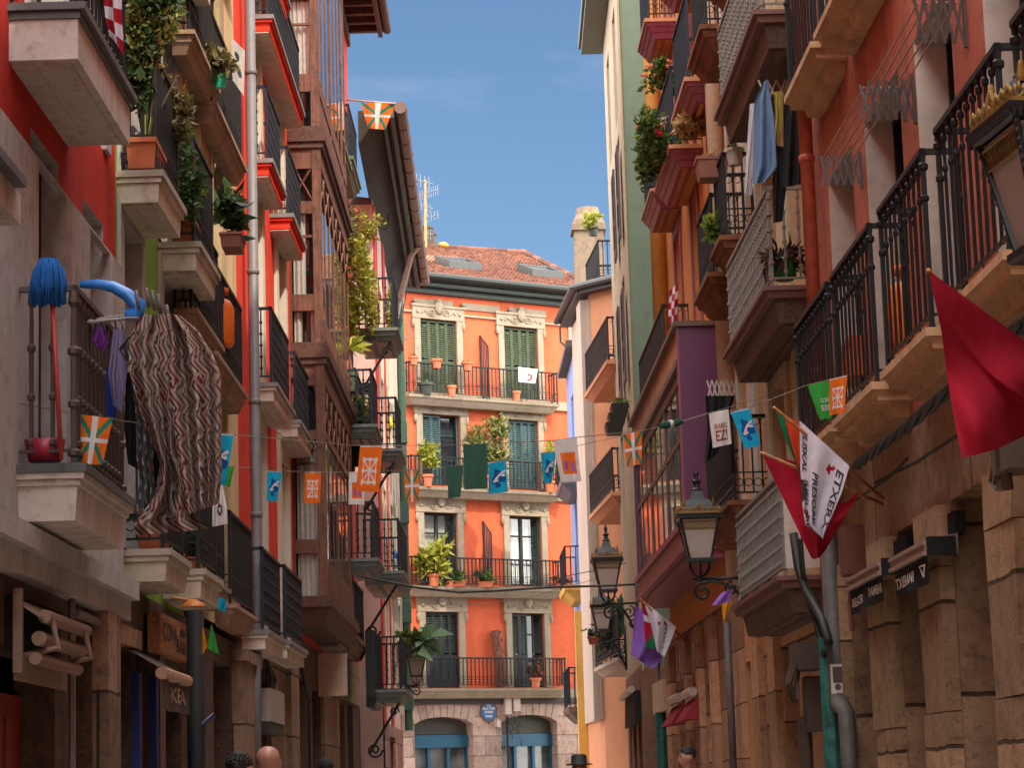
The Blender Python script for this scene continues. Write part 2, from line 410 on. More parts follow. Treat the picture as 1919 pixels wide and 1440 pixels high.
def rail(mb, a0, a1, n0, n1, z0, h, style='bar', gap=.11, r=.009, scroll=False, foot=.07, plain_side=False, knobs=False):
    """iron railing round three sides of a balcony"""
    e = .03; A0, A1, N1 = a0+e, a1-e, n1-e
    segs = [((A0, n0), (A0, N1)), ((A0, N1), (A1, N1)), ((A1, N1), (A1, n0))]
    for si, (p, q) in enumerate(segs):
        zt = .002*si
        la = math.hypot(q[0]-p[0], q[1]-p[1])
        if la < .03: continue
        lo, hi = (min(p[0], q[0]), max(p[0], q[0])), (min(p[1], q[1]), max(p[1], q[1]))
        mb.box(lo[0]-.02, lo[1]+.02, hi[0]-.02, hi[1]+.02, z0+h-.03-zt, z0+h-zt)
        mb.box(lo[0]-.009, lo[1]+.009, hi[0]-.009, hi[1]+.009, z0+foot+zt, z0+foot+.018+zt)
        if scroll: mb.box(lo[0]-.007, lo[1]+.007, hi[0]-.007, hi[1]+.007, z0+foot+.2, z0+foot+.214)
        k = max(1, round(la/gap))
        for i in range(k if (p, q) != segs[2] else k+1):
            t = i/k; a = lerp(p[0], q[0], t); n = lerp(p[1], q[1], t)
            corner = i == 0
            baluster(mb, a, n, z0 + (0 if corner else foot), h-(0 if corner else foot)-.03, style, r*(1.5 if corner else 1))
            if knobs:
                for j in range(5):
                    zz = z0+h*(.2+.15*j); mb.box(a-r*2, a+r*2, n-r*2, n+r*2, zz-.012, zz+.012)
            if scroll and i < k and not plain_side:
                t2 = (i+.5)/k; a2 = lerp(p[0], q[0], t2); n2 = lerp(p[1], q[1], t2); rr = la/k*.42
                pl = 'az' if abs(q[0]-p[0]) > .01 else 'nz'
                mb.ring((a2, n2, z0+foot+.11), rr, .006, pl, 9, kk=3); mb.ring((a2, n2, z0+h-.03-rr), rr, .006, pl, 8, math.pi*.1, math.pi*1.6, 3)
    for (a, n) in ((A0, N1), (A1, N1)):
        mb.box(a-.014, a+.014, n-.014, n+.014, z0, z0+h+.005)
def balcony(B, fac, a0, a1, n0, n1, z, tiers, mats, rmat, h=1.0, style='bar', gap=.11, scroll=False, r=.009, grooves=True, knobs=False, gmi=None, rn0=None):
    """slab (part) with its railing (sub-part); tiers: (z drop top, z drop bottom, inset, draw-in, material)"""
    s = MB(fac)
    for (d0, d1, ins, dr, mi) in tiers:
        s.mi = mi; s.taper(a0+ins, a1-ins, n0, n1-ins, z-d1, z-d0-.001, dr)
    if grooves:
        d1 = tiers[-1][1]; ins = tiers[-1][2]+tiers[-1][3]; s.mi = tiers[-1][4] if gmi is None else gmi
        s.box(a0+ins+.06, a1-ins-.06, n0, n0+.03+(n1-n0)*.25, z-d1-.012, z-d1+.004); s.box(a0+ins+.06, a1-ins-.06, n0+(n1-n0)*.45, n1-ins-.05, z-d1-.012, z-d1+.004)
    o = s.build('balcony', mats, B)
    if rmat:
        q = MB(fac); rail(q, a0+.02, a1-.02, n0 if rn0 is None else rn0, n1-.02, z, h, style, gap, r, scroll, knobs=knobs); q.build('railing', rmat, o)
    return o
def BAL(B, fac, u0, v0, u1, v1, n0, n1, **k):
    a0, z = fac.pix(u0, v0, n1); a1 = fac.a(u1, v1, n1)
    return balcony(B, fac, min(a0, a1), max(a0, a1), n0, n1, z, **k), (min(a0, a1), max(a0, a1), z)
# ------------------------------------------------------------------ plants
def leaves(mb, fn, count, size, rnd, elong=1.8):
    """fn() gives a leaf's world position and outward direction"""
    for _ in range(count):
        p, out = fn()
        d = Vector((rnd.gauss(0, 1), rnd.gauss(0, 1), rnd.gauss(0, 1)))
        d = (d.normalized()*.8+out).normalized(); x = d.orthogonal().normalized(); x = (Matrix.Rotation(rnd.uniform(0, 6.28), 3, d) @ x)
        s = size*rnd.choice((.45, .7, .9, 1.1, 1.5))*rnd.uniform(.8, 1.2); y = d.cross(x)
        b = len(mb.v); t = x*s*elong; w = y*s*.5
        mb.v += [p, p+t*.5+w+d*s*.25, p+t+d*s*.05, p+t*.5-w+d*s*.25]
        mb.face((b, b+1, b+2)); mb.face((b, b+2, b+3))
def clump(mb, c, r, count, size, rnd, hang=0.0, elong=1.8):
    c = Vector(c); lumps = [(Vector((rnd.uniform(-.7, .7)*r[0], rnd.uniform(-.7, .7)*r[1], rnd.uniform(-.7, .7)*r[2])), rnd.uniform(.3, .6)) for _ in range(7)]
    def f():
        o, q = rnd.choice(lumps); d = Vector((rnd.gauss(0, 1), rnd.gauss(0, 1), rnd.gauss(0, 1))).normalized()*rnd.random()**.4
        p = o+Vector((d.x*r[0]*q, d.y*r[1]*q, d.z*r[2]*q)); out = d*.6+Vector((0, 0, -hang if hang else .2))
        return c+p, out
    leaves(mb, f, count, size, rnd, elong)
def flower_balls(mb, c, r, count, size, rnd):
    for _ in range(count):
        p = Vector(c)+Vector((rnd.uniform(-1, 1)*r[0], rnd.uniform(-1, 1)*r[1], rnd.uniform(-.6, 1)*r[2]))
        for _ in range(5):
            q = p+Vector((rnd.gauss(0, 1), rnd.gauss(0, 1), rnd.gauss(0, 1)))*size*.5
            mb.blob(tuple(q), size*rnd.uniform(.4, .7), 5, 4)
def pot(mb, c, r, h, k=14):
    mb.lathe(c, [(r*.7, 0), (r*.95, h*.78), (r*1.12, h*.79), (r*1.12, h), (r*.95, h), (r*.9, h*.88)], k)
def potted(c, r, h, potmat, label, group, lr, count, size, lm=None, flowers=None, seed=1, box=None, hang=0, elong=1.8, up=.6, stems=6, cat='potted plant'):
    """a pot with soil, stems, leaves and flowers at world point c"""
    rnd = random.Random(seed); t = thing('potted_plant', c, label, cat, group)
    p = MB()
    if box:
        bx, by = box; p.hexa(((c[0]-bx*.85, c[1]-by*.85, c[2]), (c[0]+bx*.85, c[1]-by*.85, c[2]), (c[0]+bx*.85, c[1]+by*.85, c[2]), (c[0]-bx*.85, c[1]+by*.85, c[2])), ((c[0]-bx, c[1]-by, c[2]+h), (c[0]+bx, c[1]-by, c[2]+h), (c[0]+bx, c[1]+by, c[2]+h), (c[0]-bx, c[1]+by, c[2]+h)))
        p.box(c[0]-bx*1.05, c[0]+bx*1.05, c[1]-by*1.05, c[1]+by*1.05, c[2]+h*.84, c[2]+h*1.003)
    elif r: pot(p, c, r, h)
    if r or box: p.build('pot', potmat, t, smooth=False)
    cc = (c[0], c[1], c[2]+h+lr[2]*up)
    if count:
        if stems:
            s = MB()
            for _ in range(stems):
                q = Vector(cc)+Vector((rnd.uniform(-.6, .6)*lr[0], rnd.uniform(-.6, .6)*lr[1], rnd.uniform(-.4, .6)*lr[2])); o = Vector((c[0]+rnd.uniform(-.4, .4)*max(r, .04), c[1], c[2]+h*.9))
                s.tube([tuple(o), tuple(lerp(o, q, .5)+Vector((0, 0, .05))), tuple(q)], .006, 4)
            s.build('stem', M['stem'], t)
        f = MB(); clump(f, cc, lr, count, size, rnd, hang, elong); f.build('foliage', lm or M['leaf'], t, rec=False)
    if flowers:
        for mat, k, sz in flowers:
            q = MB(); flower_balls(q, cc, (lr[0]*.85, lr[1]*.85, lr[2]*.85), k, sz, rnd); q.build('blossoms', mat, t, smooth=True)
    return t
# ------------------------------------------------------------------ palette
M = {}
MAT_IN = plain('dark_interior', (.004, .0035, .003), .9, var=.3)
M['iron'] = plain('black_iron', (.008, .008, .009), .5, spec=.3, var=.3)
M['iron_blue'] = plain('blue_black_iron', (.010, .013, .022), .48, spec=.3)
M['iron_brown'] = plain('brown_iron', (.055, .035, .03), .5, spec=.5)
M['iron_grey'] = plain('grey_painted_iron', (.20, .18, .165), .5, spec=.4)
M['grey_pipe'] = plain('grey_pipe_paint', (.145, .145, .155), .5, spec=.35, var=.18)
M['curtain'] = fabric('pale_curtain', (.82, .8, .74), .4)
M['glass'] = glass_dark('dark_pane')
M['glass_warm'] = glass_dark('mirror_pane', (.035, .03, .03), .03)
M['clear'] = glass_clear()
M['leaf'] = leaf('green_leaves', (.05, .10, .02), (.12, .17, .03))
M['leaf_dark'] = leaf('dark_leaves', (.025, .055, .02), (.05, .09, .025))
M['leaf_olive'] = leaf('olive_leaves', (.09, .085, .03), (.19, .14, .05))
M['leaf_lime'] = leaf('lime_leaves', (.22, .25, .03), (.33, .32, .05))
M['leaf_dry'] = leaf('dry_leaves', (.32, .17, .06), (.45, .28, .12))
M['stem'] = plain('plant_stem', (.09, .07, .03), .8)
M['terracotta'] = plain('terracotta', (.46, .13, .06), .8, var=.25)
M['pot_dark'] = plain('dark_planter', (.03, .035, .03), .6)
M['pot_green'] = plain('green_planter', (.06, .09, .06), .6)
M['pot_brown'] = plain('brown_planter', (.22, .08, .055), .7)
M['fl_red'] = fabric('red_petals', (.62, .015, .05), .3); M['fl_pink'] = fabric('salmon_petals', (.75, .22, .14), .3); M['fl_white'] = fabric('white_petals', (.8, .74, .62), .3)
M['cable'] = plain('black_cable', (.015, .014, .013), .6)
M['cord'] = plain('pale_cord', (.2, .17, .14), .9)
M['white_plastic'] = plain('white_plastic', (.68, .64, .6), .5, var=.1)
M['tile_roof'] = plain('roof_tiles', (.48, .15, .075), .85, var=.55, bm=.3)
M['slate'] = plain('grey_roofing', (.12, .11, .1), .9)
M['gold'] = plain('gilt_paint', (.26, .145, .03), .45, metal=.35, var=.3)
M['lamp_glass'] = plain('frosted_lamp_glass', (.40, .325, .29), .35, var=.08, bm=0)
# ------------------------------------------------------------------ facade lines
LF = Fac((-2.8, 0), (.0141, 1), (1, -.0141))
RF = Fac((3.1, 0), (-.0087, 1), (-1, -.0087))
pE = YP(745, 900, 60); EF = Fac((pE.x, pE.y), (.845, .535), (.535, -.845))
# ================================================================== END HOUSE
EB = thing('apartment_building', EF.P(3, 0, 0), 'orange five storey house closing the street, tiled roof and arched stone ground floor', 'building')
m_or = stucco('orange_render', (.53, .105, .043), stain=.32, dark=.8, grain=.6)
m_est = stucco('cream_stone_trim', (.29, .24, .175), stain=.4, dark=.75)
m_egs = stone('pink_grey_ashlar', (.40, .29, .24), .95, .48, .008)
m_gshut = wood('green_shutter_paint', (.04, .056, .024), 2, .6, .3); m_dshut = wood('dark_green_shutter_paint', (.018, .032, .03), 2, .55, .3); m_bshut = wood('blue_green_shutter_paint', (.024, .058, .062), 2, .55, .3)
m_blk = wood('black_shutter_paint', (.012, .016, .015), 2, .5, .2)
EO = {}
spec = {(4, 0): (787, 597, 855, 733), (4, 1): (944, 611, 1007, 745), (3, 0): (791, 775, 862, 908), (3, 1): (952, 787, 1008, 918),
        (2, 0): (794, 960, 857, 1096), (2, 1): (954, 967, 1014, 1098), (1, 0): (797, 1147, 860, 1290), (1, 1): (959, 1150, 1020, 1290)}
for k, (u0, v0, u1, v1) in spec.items():
    EO[k] = [EF.a(u0, (v0+v1)/2), EF.a(u1, (v0+v1)/2), EF.z(u0, v1), EF.z(u0, v0)]
for fl in (1, 2, 3, 4):                        # both openings of a floor share sill and head
    zs = [(EO[fl, 0][i]+EO[fl, 1][i])/2 for i in (2, 3)]
    for j in (0, 1): EO[fl, j][2:] = zs
    EO[fl, 1][0], EO[fl, 1][1] = EO[fl, 1][0], EO[fl, 1][1]
aL, aR = -4.0, EF.a(1064, 640)
zG = EF.z(900, 1310); zTop = EF.z(900, 560)
w = MB(EF); ops = [tuple(o) for o in EO.values()]
wall(w, aL, aR, zG, zTop, ops, 0, .22); w.build('wall', m_or, EB)
aRR = aR+.32
q = MB(EF)
q.box(aR, aRR, -.01, .05, zG, zTop-.35)                                   # pale corner strip
for fl in (1, 2, 3, 4):
    z = EO[fl, 0][2]; q.box(aL, aRR+.004, .002, .07, z-.26, z-.03)
q.box(aL, aR+.002, .002, .06, zTop-.52, zTop-.47)
x = aL+.3
while x < aR-.7:                                                            # frieze panels
    q.box(x, x+1.15, .002, .045, zTop-.33, zTop-.16); q.lathe((x, .02, zTop-.245), [(.085, -.001), (.085, .001)], 8); x += 1.42
q.build('cornice', m_est, EB)
for k, o in EO.items():
    a0, a1, z0, z1 = o; t = MB(EF); s = .17
    t.box(a0-s, a0, -.002, .06, z0, z1); t.box(a1, a1+s, -.002, .06, z0, z1); t.box(a0-s-.06, a1+s+.06, -.003, .075, z1, z1+.3)
    t.box(a0-s-.09, a1+s+.09, -.001, .1, z1+.3, z1+.36)
    c = (a0+a1)/2
    t.blob((c, .1, z1+.3), (.13, .06, .17), 10, 6); t.blob((c, .1, z1+.46), (.09, .06, .08), 8, 5)
    for sg in (-1, 1):
        t.spiral((c+sg*.2, .085, z1+.16), .1, 1.4, .018, 'az', sg); t.blob((a0-s*.5 if sg < 0 else a1+s*.5, .09, z1+.16), (.04, .03, .04), 8, 5)
        t.tube([(c+sg*.28, .085, z1+.1), (c+sg*.42, .085, z1+.2), (c+sg*.5, .085, z1+.13)], .014, 5); t.blob((a0-s-.03 if sg < 0 else a1+s+.03, .06, z1-.12), (.05, .05, .12), 8, 5)
    t.build('window_surround', m_est, EB)
def efold(o, n=4):
    a0, a1 = o[0]+.02, o[1]-.02; return [(a0+(a1-a0)*i/n, a0+(a1-a0)*(i+1)/n, 0) for i in range(n)]
sm = {4: m_gshut, 3: m_bshut, 2: m_dshut, 1: m_blk}
for (fl, j), o in EO.items():
    f = efold(o)
    if fl == 3 and j == 0: f = f[:2]+[(o[1]-.06, o[1]+.4, 62)]
    if fl == 2: f = [(o[0]+.02, o[0]+.3, 55), (o[1]-.3, o[1]-.02, -55)]
    if fl == 1 and j == 1: f = f[:2]+[(o[1]-.3, o[1]-.02, -40)]
    window(EB, EF, o, 0, .22, m_dshut if fl != 2 else m_blk, M['clear'] if fl == 2 else M['glass'], 2, (.38, .72), 'glass', sm[fl], curtain=fl == 2, shut=f)
# balconies
bsp = {4: (766, 738, 1050, 757, 676), 3: (770, 909, 1054, 926, 852), 2: (771, 1098, 1058, 1105, 1042), 1: (776, 1290, 1065, 1291, 1232)}
EBAL = {}
for fl, (u0, v0, u1, v1, vt) in bsp.items():
    n1 = .42; a0, z = EF.pix(u0, v0, n1); a1, zb = EF.pix(u1, v1, n1); z = (z+zb)/2; h = EF.z(u0, vt, n1)-z
    h = max(.7, min(1.05, h))
    EBAL[fl] = (a0, a1, z, n1)
    balcony(EB, EF, a0, a1, 0, n1, z, [(0, .07, 0, .02, 0), (.07, .16, .05, .05, 0), (.16, .24, .1, .06, 0)], [m_est], M['iron'], h, 'bar', .115, True, .0105, False)
    d = MB(EF); c = (EO[fl, 0][1]+EO[fl, 1][0])/2                          # divider grille between the two flats
    if fl > 1 and fl != 3:
        d.tube([(c, .02, z), (c, .02, z+1.7), (c, .38, z+1.35), (c, .38, z)], .022, 5)
        for i in range(1, 5): d.tube([(c, .02+.072*i, z), (c, .02+.072*i, z+1.7-.07*i)], .014, 4)
        d.build('divider_grille', M['iron'], EB)
# eave, gutter and roof
ze = zTop
g = MB(EF); g.mi = 0
g.box(aL-.3, aRR+.25, -.2, .12, ze-.02, ze+.12); g.box(aL-.3, aRR+.3, -.2, .3, ze+.122, ze+.24); g.box(aL-.3, aRR+.34, -.2, .46, ze+.242, ze+.31)
g.tube([(aL-.3, .53, ze+.34), (aRR+.4, .53, ze+.34)], .085, 8)
g.mi = 1; g.box(aL-.3, aRR+.32, .12, .135, ze+.03, ze+.05); g.box(aL-.3, aRR+.33, .3, .315, ze+.16, ze+.19)
g.build('eave', [plain('eave_green_black', (.012, .017, .015), .5), plain('eave_green_line', (.06, .09, .06), .5)], EB)
run = 4.9; zR = ze+.36
(ra_, rz_), (rb_, rzb) = EF.pix(790, 466, .5-run), EF.pix(981, 478, .5-run)
def roofP(a, t, up=0):
    zr = rz_+(rzb-rz_)*(a-ra_)/(rb_-ra_); return EF.P(a, .5-run*t, lerp(zR, zr, t)+up)
rise = rzb-zR
hipx = aRR+.4-rb_
rb = MB(); rb.mi = 0
def ra1(t): return aRR+.4-hipx*t
nrow = 34
for i in range(nrow):
    t0, t1 = i/nrow, (i+1.18)/nrow
    a = aL-.3; wd = .115; k = 0
    while a < ra1(t1)-.02:
        j = R.uniform(-.012, .012); lift = .03+R.uniform(0, .012)
        pts0 = [roofP(a+wd*x, t0, lift+.05*math.sin(math.pi*x)+.012) for x in (0, .25, .5, .75, 1)]; pts1 = [roofP(a+wd*x+j, t1, .05*math.sin(math.pi*x)*.8) for x in (0, .25, .5, .75, 1)]
        b = len(rb.v); rb.v += pts0+pts1
        for x in range(4): rb.face((b+x, b+x+1, b+6+x, b+5+x))
        rb.face((b, b+1, b+2, b+3, b+4))
        a += wd
rb.build('roof_tiles', M['roofrand'] if 'roofrand' in M else M.setdefault('roofrand', leaf('clay_tiles', (.15, .052, .028), (.215, .078, .042))), EB, rec=False)
u_ = MB(); u_.v += [roofP(aL-.3, 0, -.03), roofP(ra1(0), 0, -.03), roofP(ra1(1), 1, -.03), roofP(aL-.3, 1, -.03)]; u_.face((0, 1, 2, 3))
b = len(u_.v); u_.v += [roofP(ra1(0), 0, -.03), EF.P(aRR+.4, -run*2, zR-.03), EF.P(aRR+.4-hipx, -run+.5, zR+rise-.03)]; u_.face((b, b+1, b+2))
b = len(u_.v); u_.v += [EF.P(aL-.3, -run*2+.5, zR-.03), EF.P(aRR+.4, -run*2, zR-.03), EF.P(aRR+.4-hipx, -run+.5, zR+rise-.03), EF.P(aL-.3, -run+.5, zR+rise-.03)]; u_.face((b, b+1, b+2, b+3))
u_.build('roof', M['tile_roof'], EB, rec=False)
hp = MB()
for i in range(26):
    t = i/26; p = roofP(ra1(t), t, .07); q2 = roofP(ra1(t+.05), t+.05, .085); hp.tube([p, q2], .085, 8, rr=[.095, .08])
a = aL
while a < ra1(1): hp.tube([roofP(a, 1, .05), roofP(a+.36, 1, .055)], .1, 8, rr=[.09, .1]); a += .33
hp.build('ridge_tiles', M['roofrand'], EB, rec=False)
def roofpix(u, v):
    best = min(((EF.proj(roofP(x*.08-3, y*.025))[0]-u)**2+(EF.proj(roofP(x*.08-3, y*.025))[1]-v)**2, x*.08-3, y*.025) for x in range(150) for y in range(41)); return best[1], best[2]
for (u0, v0) in ((860, 504), (1014, 519)):
    A0, t0 = roofpix(u0, v0); A0, A1 = A0-.42, A0+.42; t0, t1 = t0-.06, t0+.05
    s = MB()
    def rbx(mb, x0, x1, y0, y1, u0_, u1_): mb.hexa(tuple(((roofP(x, y, u0_))[:]) for x, y in ((x0, y0), (x1, y0), (x1, y1), (x0, y1))), tuple(((roofP(x, y, u1_))[:]) for x, y in ((x0, y0), (x1, y0), (x1, y1), (x0, y1))))
    for (x0, x1, y0, y1) in ((A0-.08, A0, t0-.02, t1+.02), (A1, A1+.08, t0-.02, t1+.02), (A0, A1, t0-.02, t0), (A0, A1, t1, t1+.02)): rbx(s, x0, x1, y0, y1, 0, .26)
    sk = s.build('skylight', plain('skylight_frame', (.05, .05, .05), .4), EB)
    s = MB(); rbx(s, A0, A1, t0, t1, .14, .2); s.build('pane', glass_dark('skylight_pane', (.1, .11, .12), .12), sk)
# ground floor arches
arc = []
gw = MB(EF)
def arch(u0, u1, vtop, vspring):
    a0, a1 = EF.a(u0, 1400), EF.a(u1, 1400); return (a0, a1, EF.z((u0+u1)/2, vtop), EF.z(u0, vspring))
arc = [arch(776, 886, 1345, 1362), arch(940, 1044, 1341, 1358), arch(1098, 1210, 1345, 1362)]
aG0, aG1 = aL, aR+2.6
xs = [aG0]
for (a0, a1, zt, zs) in arc:
    gw.quad((xs[-1], .03, 0), (a0, .03, 0), (a0, .03, zG), (xs[-1], .03, zG)); xs.append(a1); k = 14
    pts = []
    for i in range(k+1):
        x = a0+(a1-a0)*i/k; s = 2*i/k-1; pts.append((x, zs+(zt-zs)*math.sqrt(max(0, 1-s*s*.98))))
    for (x0, y0), (x1, y1) in zip(pts, pts[1:]):
        gw.quad((x0, .03, y0), (x1, .03, y1), (x1, .03, zG), (x0, .03, zG)); gw.quad((x0, .03, y0), (x1, .03, y1), (x1, -.35, y1), (x0, -.35, y0))
    for x, y in (pts[0], pts[-1]): gw.quad((x, .03, 0), (x, -.35, 0), (x, -.35, y), (x, .03, y))
gw.quad((xs[-1], .03, 0), (aG1, .03, 0), (aG1, .03, zG), (xs[-1], .03, zG))
gw.build('ground_floor', m_egs, EB)
j = MB(EF); j.box(aG0, aG1, .031, .1, zG-.14, zG+.002)
j.build('string_course', plain('sooty_ledge', (.06, .05, .045), .9), EB)
for (a0, a1, zt, zs) in arc:                                              # slightly proud voussoirs, one ring per arch
    vs = MB(EF); c = (a0+a1)/2; hw = (a1-a0)/2
    def zz(s): return zs+(zt-zs)*math.sqrt(max(0, 1-s*s*.98))
    for i in range(9):
        s0, s1 = -1+2*i/9+.012, -1+2*(i+1)/9-.012; o0, o1 = s0*1.14, s1*1.14
        vs.hexa(((c+s0*hw, .031, zz(s0)), (c+s1*hw, .031, zz(s1)), (c+o1*hw, .031, zz(s1)+.36), (c+o0*hw, .031, zz(s0)+.36)), ((c+s0*hw, .045, zz(s0)), (c+s1*hw, .045, zz(s1)), (c+o1*hw, .045, zz(s1)+.36), (c+o0*hw, .045, zz(s0)+.36)))
    vs.build('voussoir_ring', stucco('pink_grey_voussoir', (.41, .30, .245), .5, dark=.8), EB)
m_tl = plain('teal_shop_paint', (.012, .085, .15), .45, var=.15)
for (a0, a1, zt, zs) in arc:
    s = MB(EF); zb = EF.z(830, 1376); zc = EF.z(830, 1402)
    s.mi = 0; s.box(a0, a1, -.34, -.28, zb-.02, zt+.06)
    z = zb
    while z < zt: s.box(a0, a1, -.279, -.255, z, z+.03); z += .075
    s.mi = 1; s.box(a0, a1, -.34, -.2, zc, zb-.025)
    for i in range(4):
        x = a0+(a1-a0)*i/3; s.box(x-.04, x+.04, -.34, -.24, 0, zc-.002)
    s.mi = 2; s.box(a0, a1, -.36, -.35, 0, zc)
    s.build('shop_front', [plain('shutter_slats', (.075, .075, .055), .6), m_tl, glass_dark('shop_pane', (.12, .13, .125), .1)], EB)
# walls behind the ground floor and house body
sb = MB(EF); sb.quad((aRR, -.01, 0), (aRR, -9, 0), (aRR, -9, zTop), (aRR, -.01, zTop)); sb.quad((aL, -9, 0), (aRR, -9, 0), (aRR, -9, zTop), (aL, -9, zTop)); sb.quad((aL, 0, 0), (aL, -9, 0), (aL, -9, zTop), (aL, 0, zTop))
sb.build('side_wall', m_or, EB)
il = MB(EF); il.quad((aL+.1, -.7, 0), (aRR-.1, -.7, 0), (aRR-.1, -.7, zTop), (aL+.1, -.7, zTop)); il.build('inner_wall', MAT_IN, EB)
dpipe = MB(EF); dpipe.tube([(aRR+.12, .06, 0), (aRR+.12, .06, zTop+.1)], .06, 8); dpipe.build('drainpipe', plain('dark_green_pipe', (.03, .045, .045), .5), EB)
# ================================================================== LEFT ROW
def pc(u, v, n=0): return LF.pix(u, v, n)
def stripL(u0, u1, v): return LF.a(u0, v), LF.a(u1, v)
m_red1 = stucco('crimson_render', (.46, .026, .016), stain=.4, dark=.75)
m_grey1 = stucco('warm_grey_render', (.42, .405, .40), stain=.5, dark=.78, grain=2.5)
m_slab1 = stucco('pale_balcony_plaster', (.56, .51, .48), stain=.65, dark=.85)
m_zinc = plain('zinc_trim', (.075, .08, .085), .45, spec=.5)
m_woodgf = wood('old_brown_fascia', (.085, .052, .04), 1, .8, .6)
m_pier = stone('worn_pier_stone', (.27, .18, .13), .9, .75, .012)
m_dk = wood('dark_door_paint', (.007, .0065, .007), 2, .5, .3)
H_L = 15.0
B1 = thing('apartment_building', LF.P(15, 0, 0), 'red and grey house beside the blue mop, nearest of its side of the street', 'building')
aB1 = 17.3; z1 = pc(57, 300)[1]; z2 = pc(110, 310)[1]
zs1 = pc(213, 1093)[1]                                # string course of the ground floor
dA = (pc(57, 400)[0], pc(110, 330)[0]); dB = (pc(155, 450)[0], pc(193, 440)[0])
zb1 = pc(153, 868, .41)[1]
ops = [(dA[0], dA[1], zb1, z2), (dB[0], dB[1], zb1, z2), (dA[0]-2.6, dA[1]-2.6, zb1, z2)]
zb1b = pc(150, 4, .41)[1]
ops2 = [(a0, a1, zb1b, zb1b+2.5) for a0, a1, _, _ in ops]
w = MB(LF); wall(w, 5, aB1, z1, H_L, ops+ops2, 0, .18, 0, 1); w.mi = 1; wall(w, 5, aB1+.012, zs1, z1, ops, .05, .23, 1, 1)
w.box(5, aB1+.012, -.001, .0495, z1-.004, z1+.012)
w.quad((aB1+.012, .05, zs1), (aB1+.012, -.2, zs1), (aB1+.012, -.2, z1), (aB1+.012, .05, z1))
w.mi = 1
for o in ops2: w.box(o[0]-.2, o[0], .001, .03, o[2], o[3]+.2); w.box(o[1], o[1]+.2, .001, .03, o[2], o[3]+.2)
w.build('wall', [m_red1, m_grey1], B1)
for o in ops: window(B1, LF, (o[0], o[1], o[2], o[3]), .0, .17, m_dk, M['glass'], 2, (.4, .75))
for o in ops2: window(B1, LF, o, .0, .17, m_dk, M['glass'], 2, (.4, .75))
T1 = [(0, .045, -.03, 0, 1), (.045, .09, 0, 0, 1), (.09, .33, .015, 0, 0)]
(_, R1L) = BAL(B1, LF, 150, 4, 248, 190, 0, .41, tiers=T1, mats=[m_slab1, m_zinc], rmat=M['iron'], h=1.0, style='turned', gap=.13, scroll=False)
T1b = [(0, .05, -.03, 0, 1), (.05, .085, -.015, 0, 0), (.085, .12, .01, 0, 0), (.12, .315, .03, .015, 0)]
(_, R1F) = BAL(B1, LF, 153, 868, 245, 950, 0, .41, tiers=T1b, mats=[m_slab1, m_zinc], rmat=M['iron_brown'], h=1.02, style='turned', gap=.135, r=.0105, grooves=False)
lg = MB(LF); lg.mi = 1; lg.box(9, LF.a(50, 352, .36), 0, .36, LF.z(50, 352, .36), LF.z(50, 352, .36)+.05); lg.mi = 0; lg.box(9.1, LF.a(46, 365, .32), 0, .3, LF.z(50, 352, .36)-.16, LF.z(50, 352, .36)-.001); lg.build('balcony', [m_slab1, m_zinc], B1)
# ground floor of the first house
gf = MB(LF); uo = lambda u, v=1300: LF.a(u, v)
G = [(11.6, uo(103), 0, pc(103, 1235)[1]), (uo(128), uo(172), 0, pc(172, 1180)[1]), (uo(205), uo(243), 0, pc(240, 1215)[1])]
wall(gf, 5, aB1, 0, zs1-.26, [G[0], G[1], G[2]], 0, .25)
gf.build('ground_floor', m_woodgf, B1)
l = MB(LF); l.box(5, aB1+.01, -.002, .16, zs1-.12, zs1+.004); l.box(5, aB1+.008, -.002, .1, zs1-.26, zs1-.122); l.build('string_course', m_grey1, B1)
pr = MB(LF); pr.box(uo(172)+.01, uo(196), .002, .11, 0, zs1-.262); pr.build('pier', m_pier, B1)
dr = MB(LF); dr.box(G[1][0], G[1][0]+.34, -.24, -.2, 0, 2.6); dr.build('door', m_dk, B1)
dr = MB(LF); dr.box(G[1][0]+.34, G[1][1], -.24, -.22, 0, G[1][3]); dr.build('door_panel', stucco('dull_grey_panel', (.10, .085, .075), .4), B1)
dr = MB(LF); a = G[0][0]
dr.box(a, G[0][1]-.02, -.25, -.2, 0, 2.15)
for i in range(12): dr.box(a+.05+i*.25, a+.2+i*.25, -.199, -.17, .2, 2.0)
dr.build('door', plain('red_shop_door', (.22, .022, .015), .5, var=.5), B1)
aw = MB(LF); c0, c1 = LF.a(8, 1190), LF.a(98, 1190); zt = pc(10, 1122)[1]; zb_ = pc(60, 1235)[1]
aw.mi = 1; aw.box(c0, c1, .002, .05, zb_, zt+.02); aw.mi = 0
aw.box(c0-.02, c0+.02, .051, .1, zb_-.12, zt+.05); aw.box(c0, c1+.1, .051, .07, zb_-.16, zb_-.02)
for (n, z, rr) in ((.2, zt-.1, .038), (.17, zt-.22, .042), (.15, zt-.33, .036)): aw.tube([(c0+.1, n, z), (c1+.02, n, z)], rr, 10)
aw.hexa(((c0+.05, .051, zt-.02), (c1, .051, zt-.02), (c1, .2, zt-.12), (c0+.05, .2, zt-.12)), ((c0+.05, .051, zt), (c1, .051, zt), (c1, .2, zt-.1), (c0+.05, .2, zt-.1)))
for x in (c0+.2, c1-.15): aw.tube([(x, .05, zb_-.02), (x, .26, zb_+.02), (x, .22, zt-.1)], .02, 6)
aw.build('awning', [fabric('beige_awning', (.24, .165, .13), 0), MAT_IN], B1)
shell(B1, LF, 5, aB1, H_L, m_red1, M['slate'])
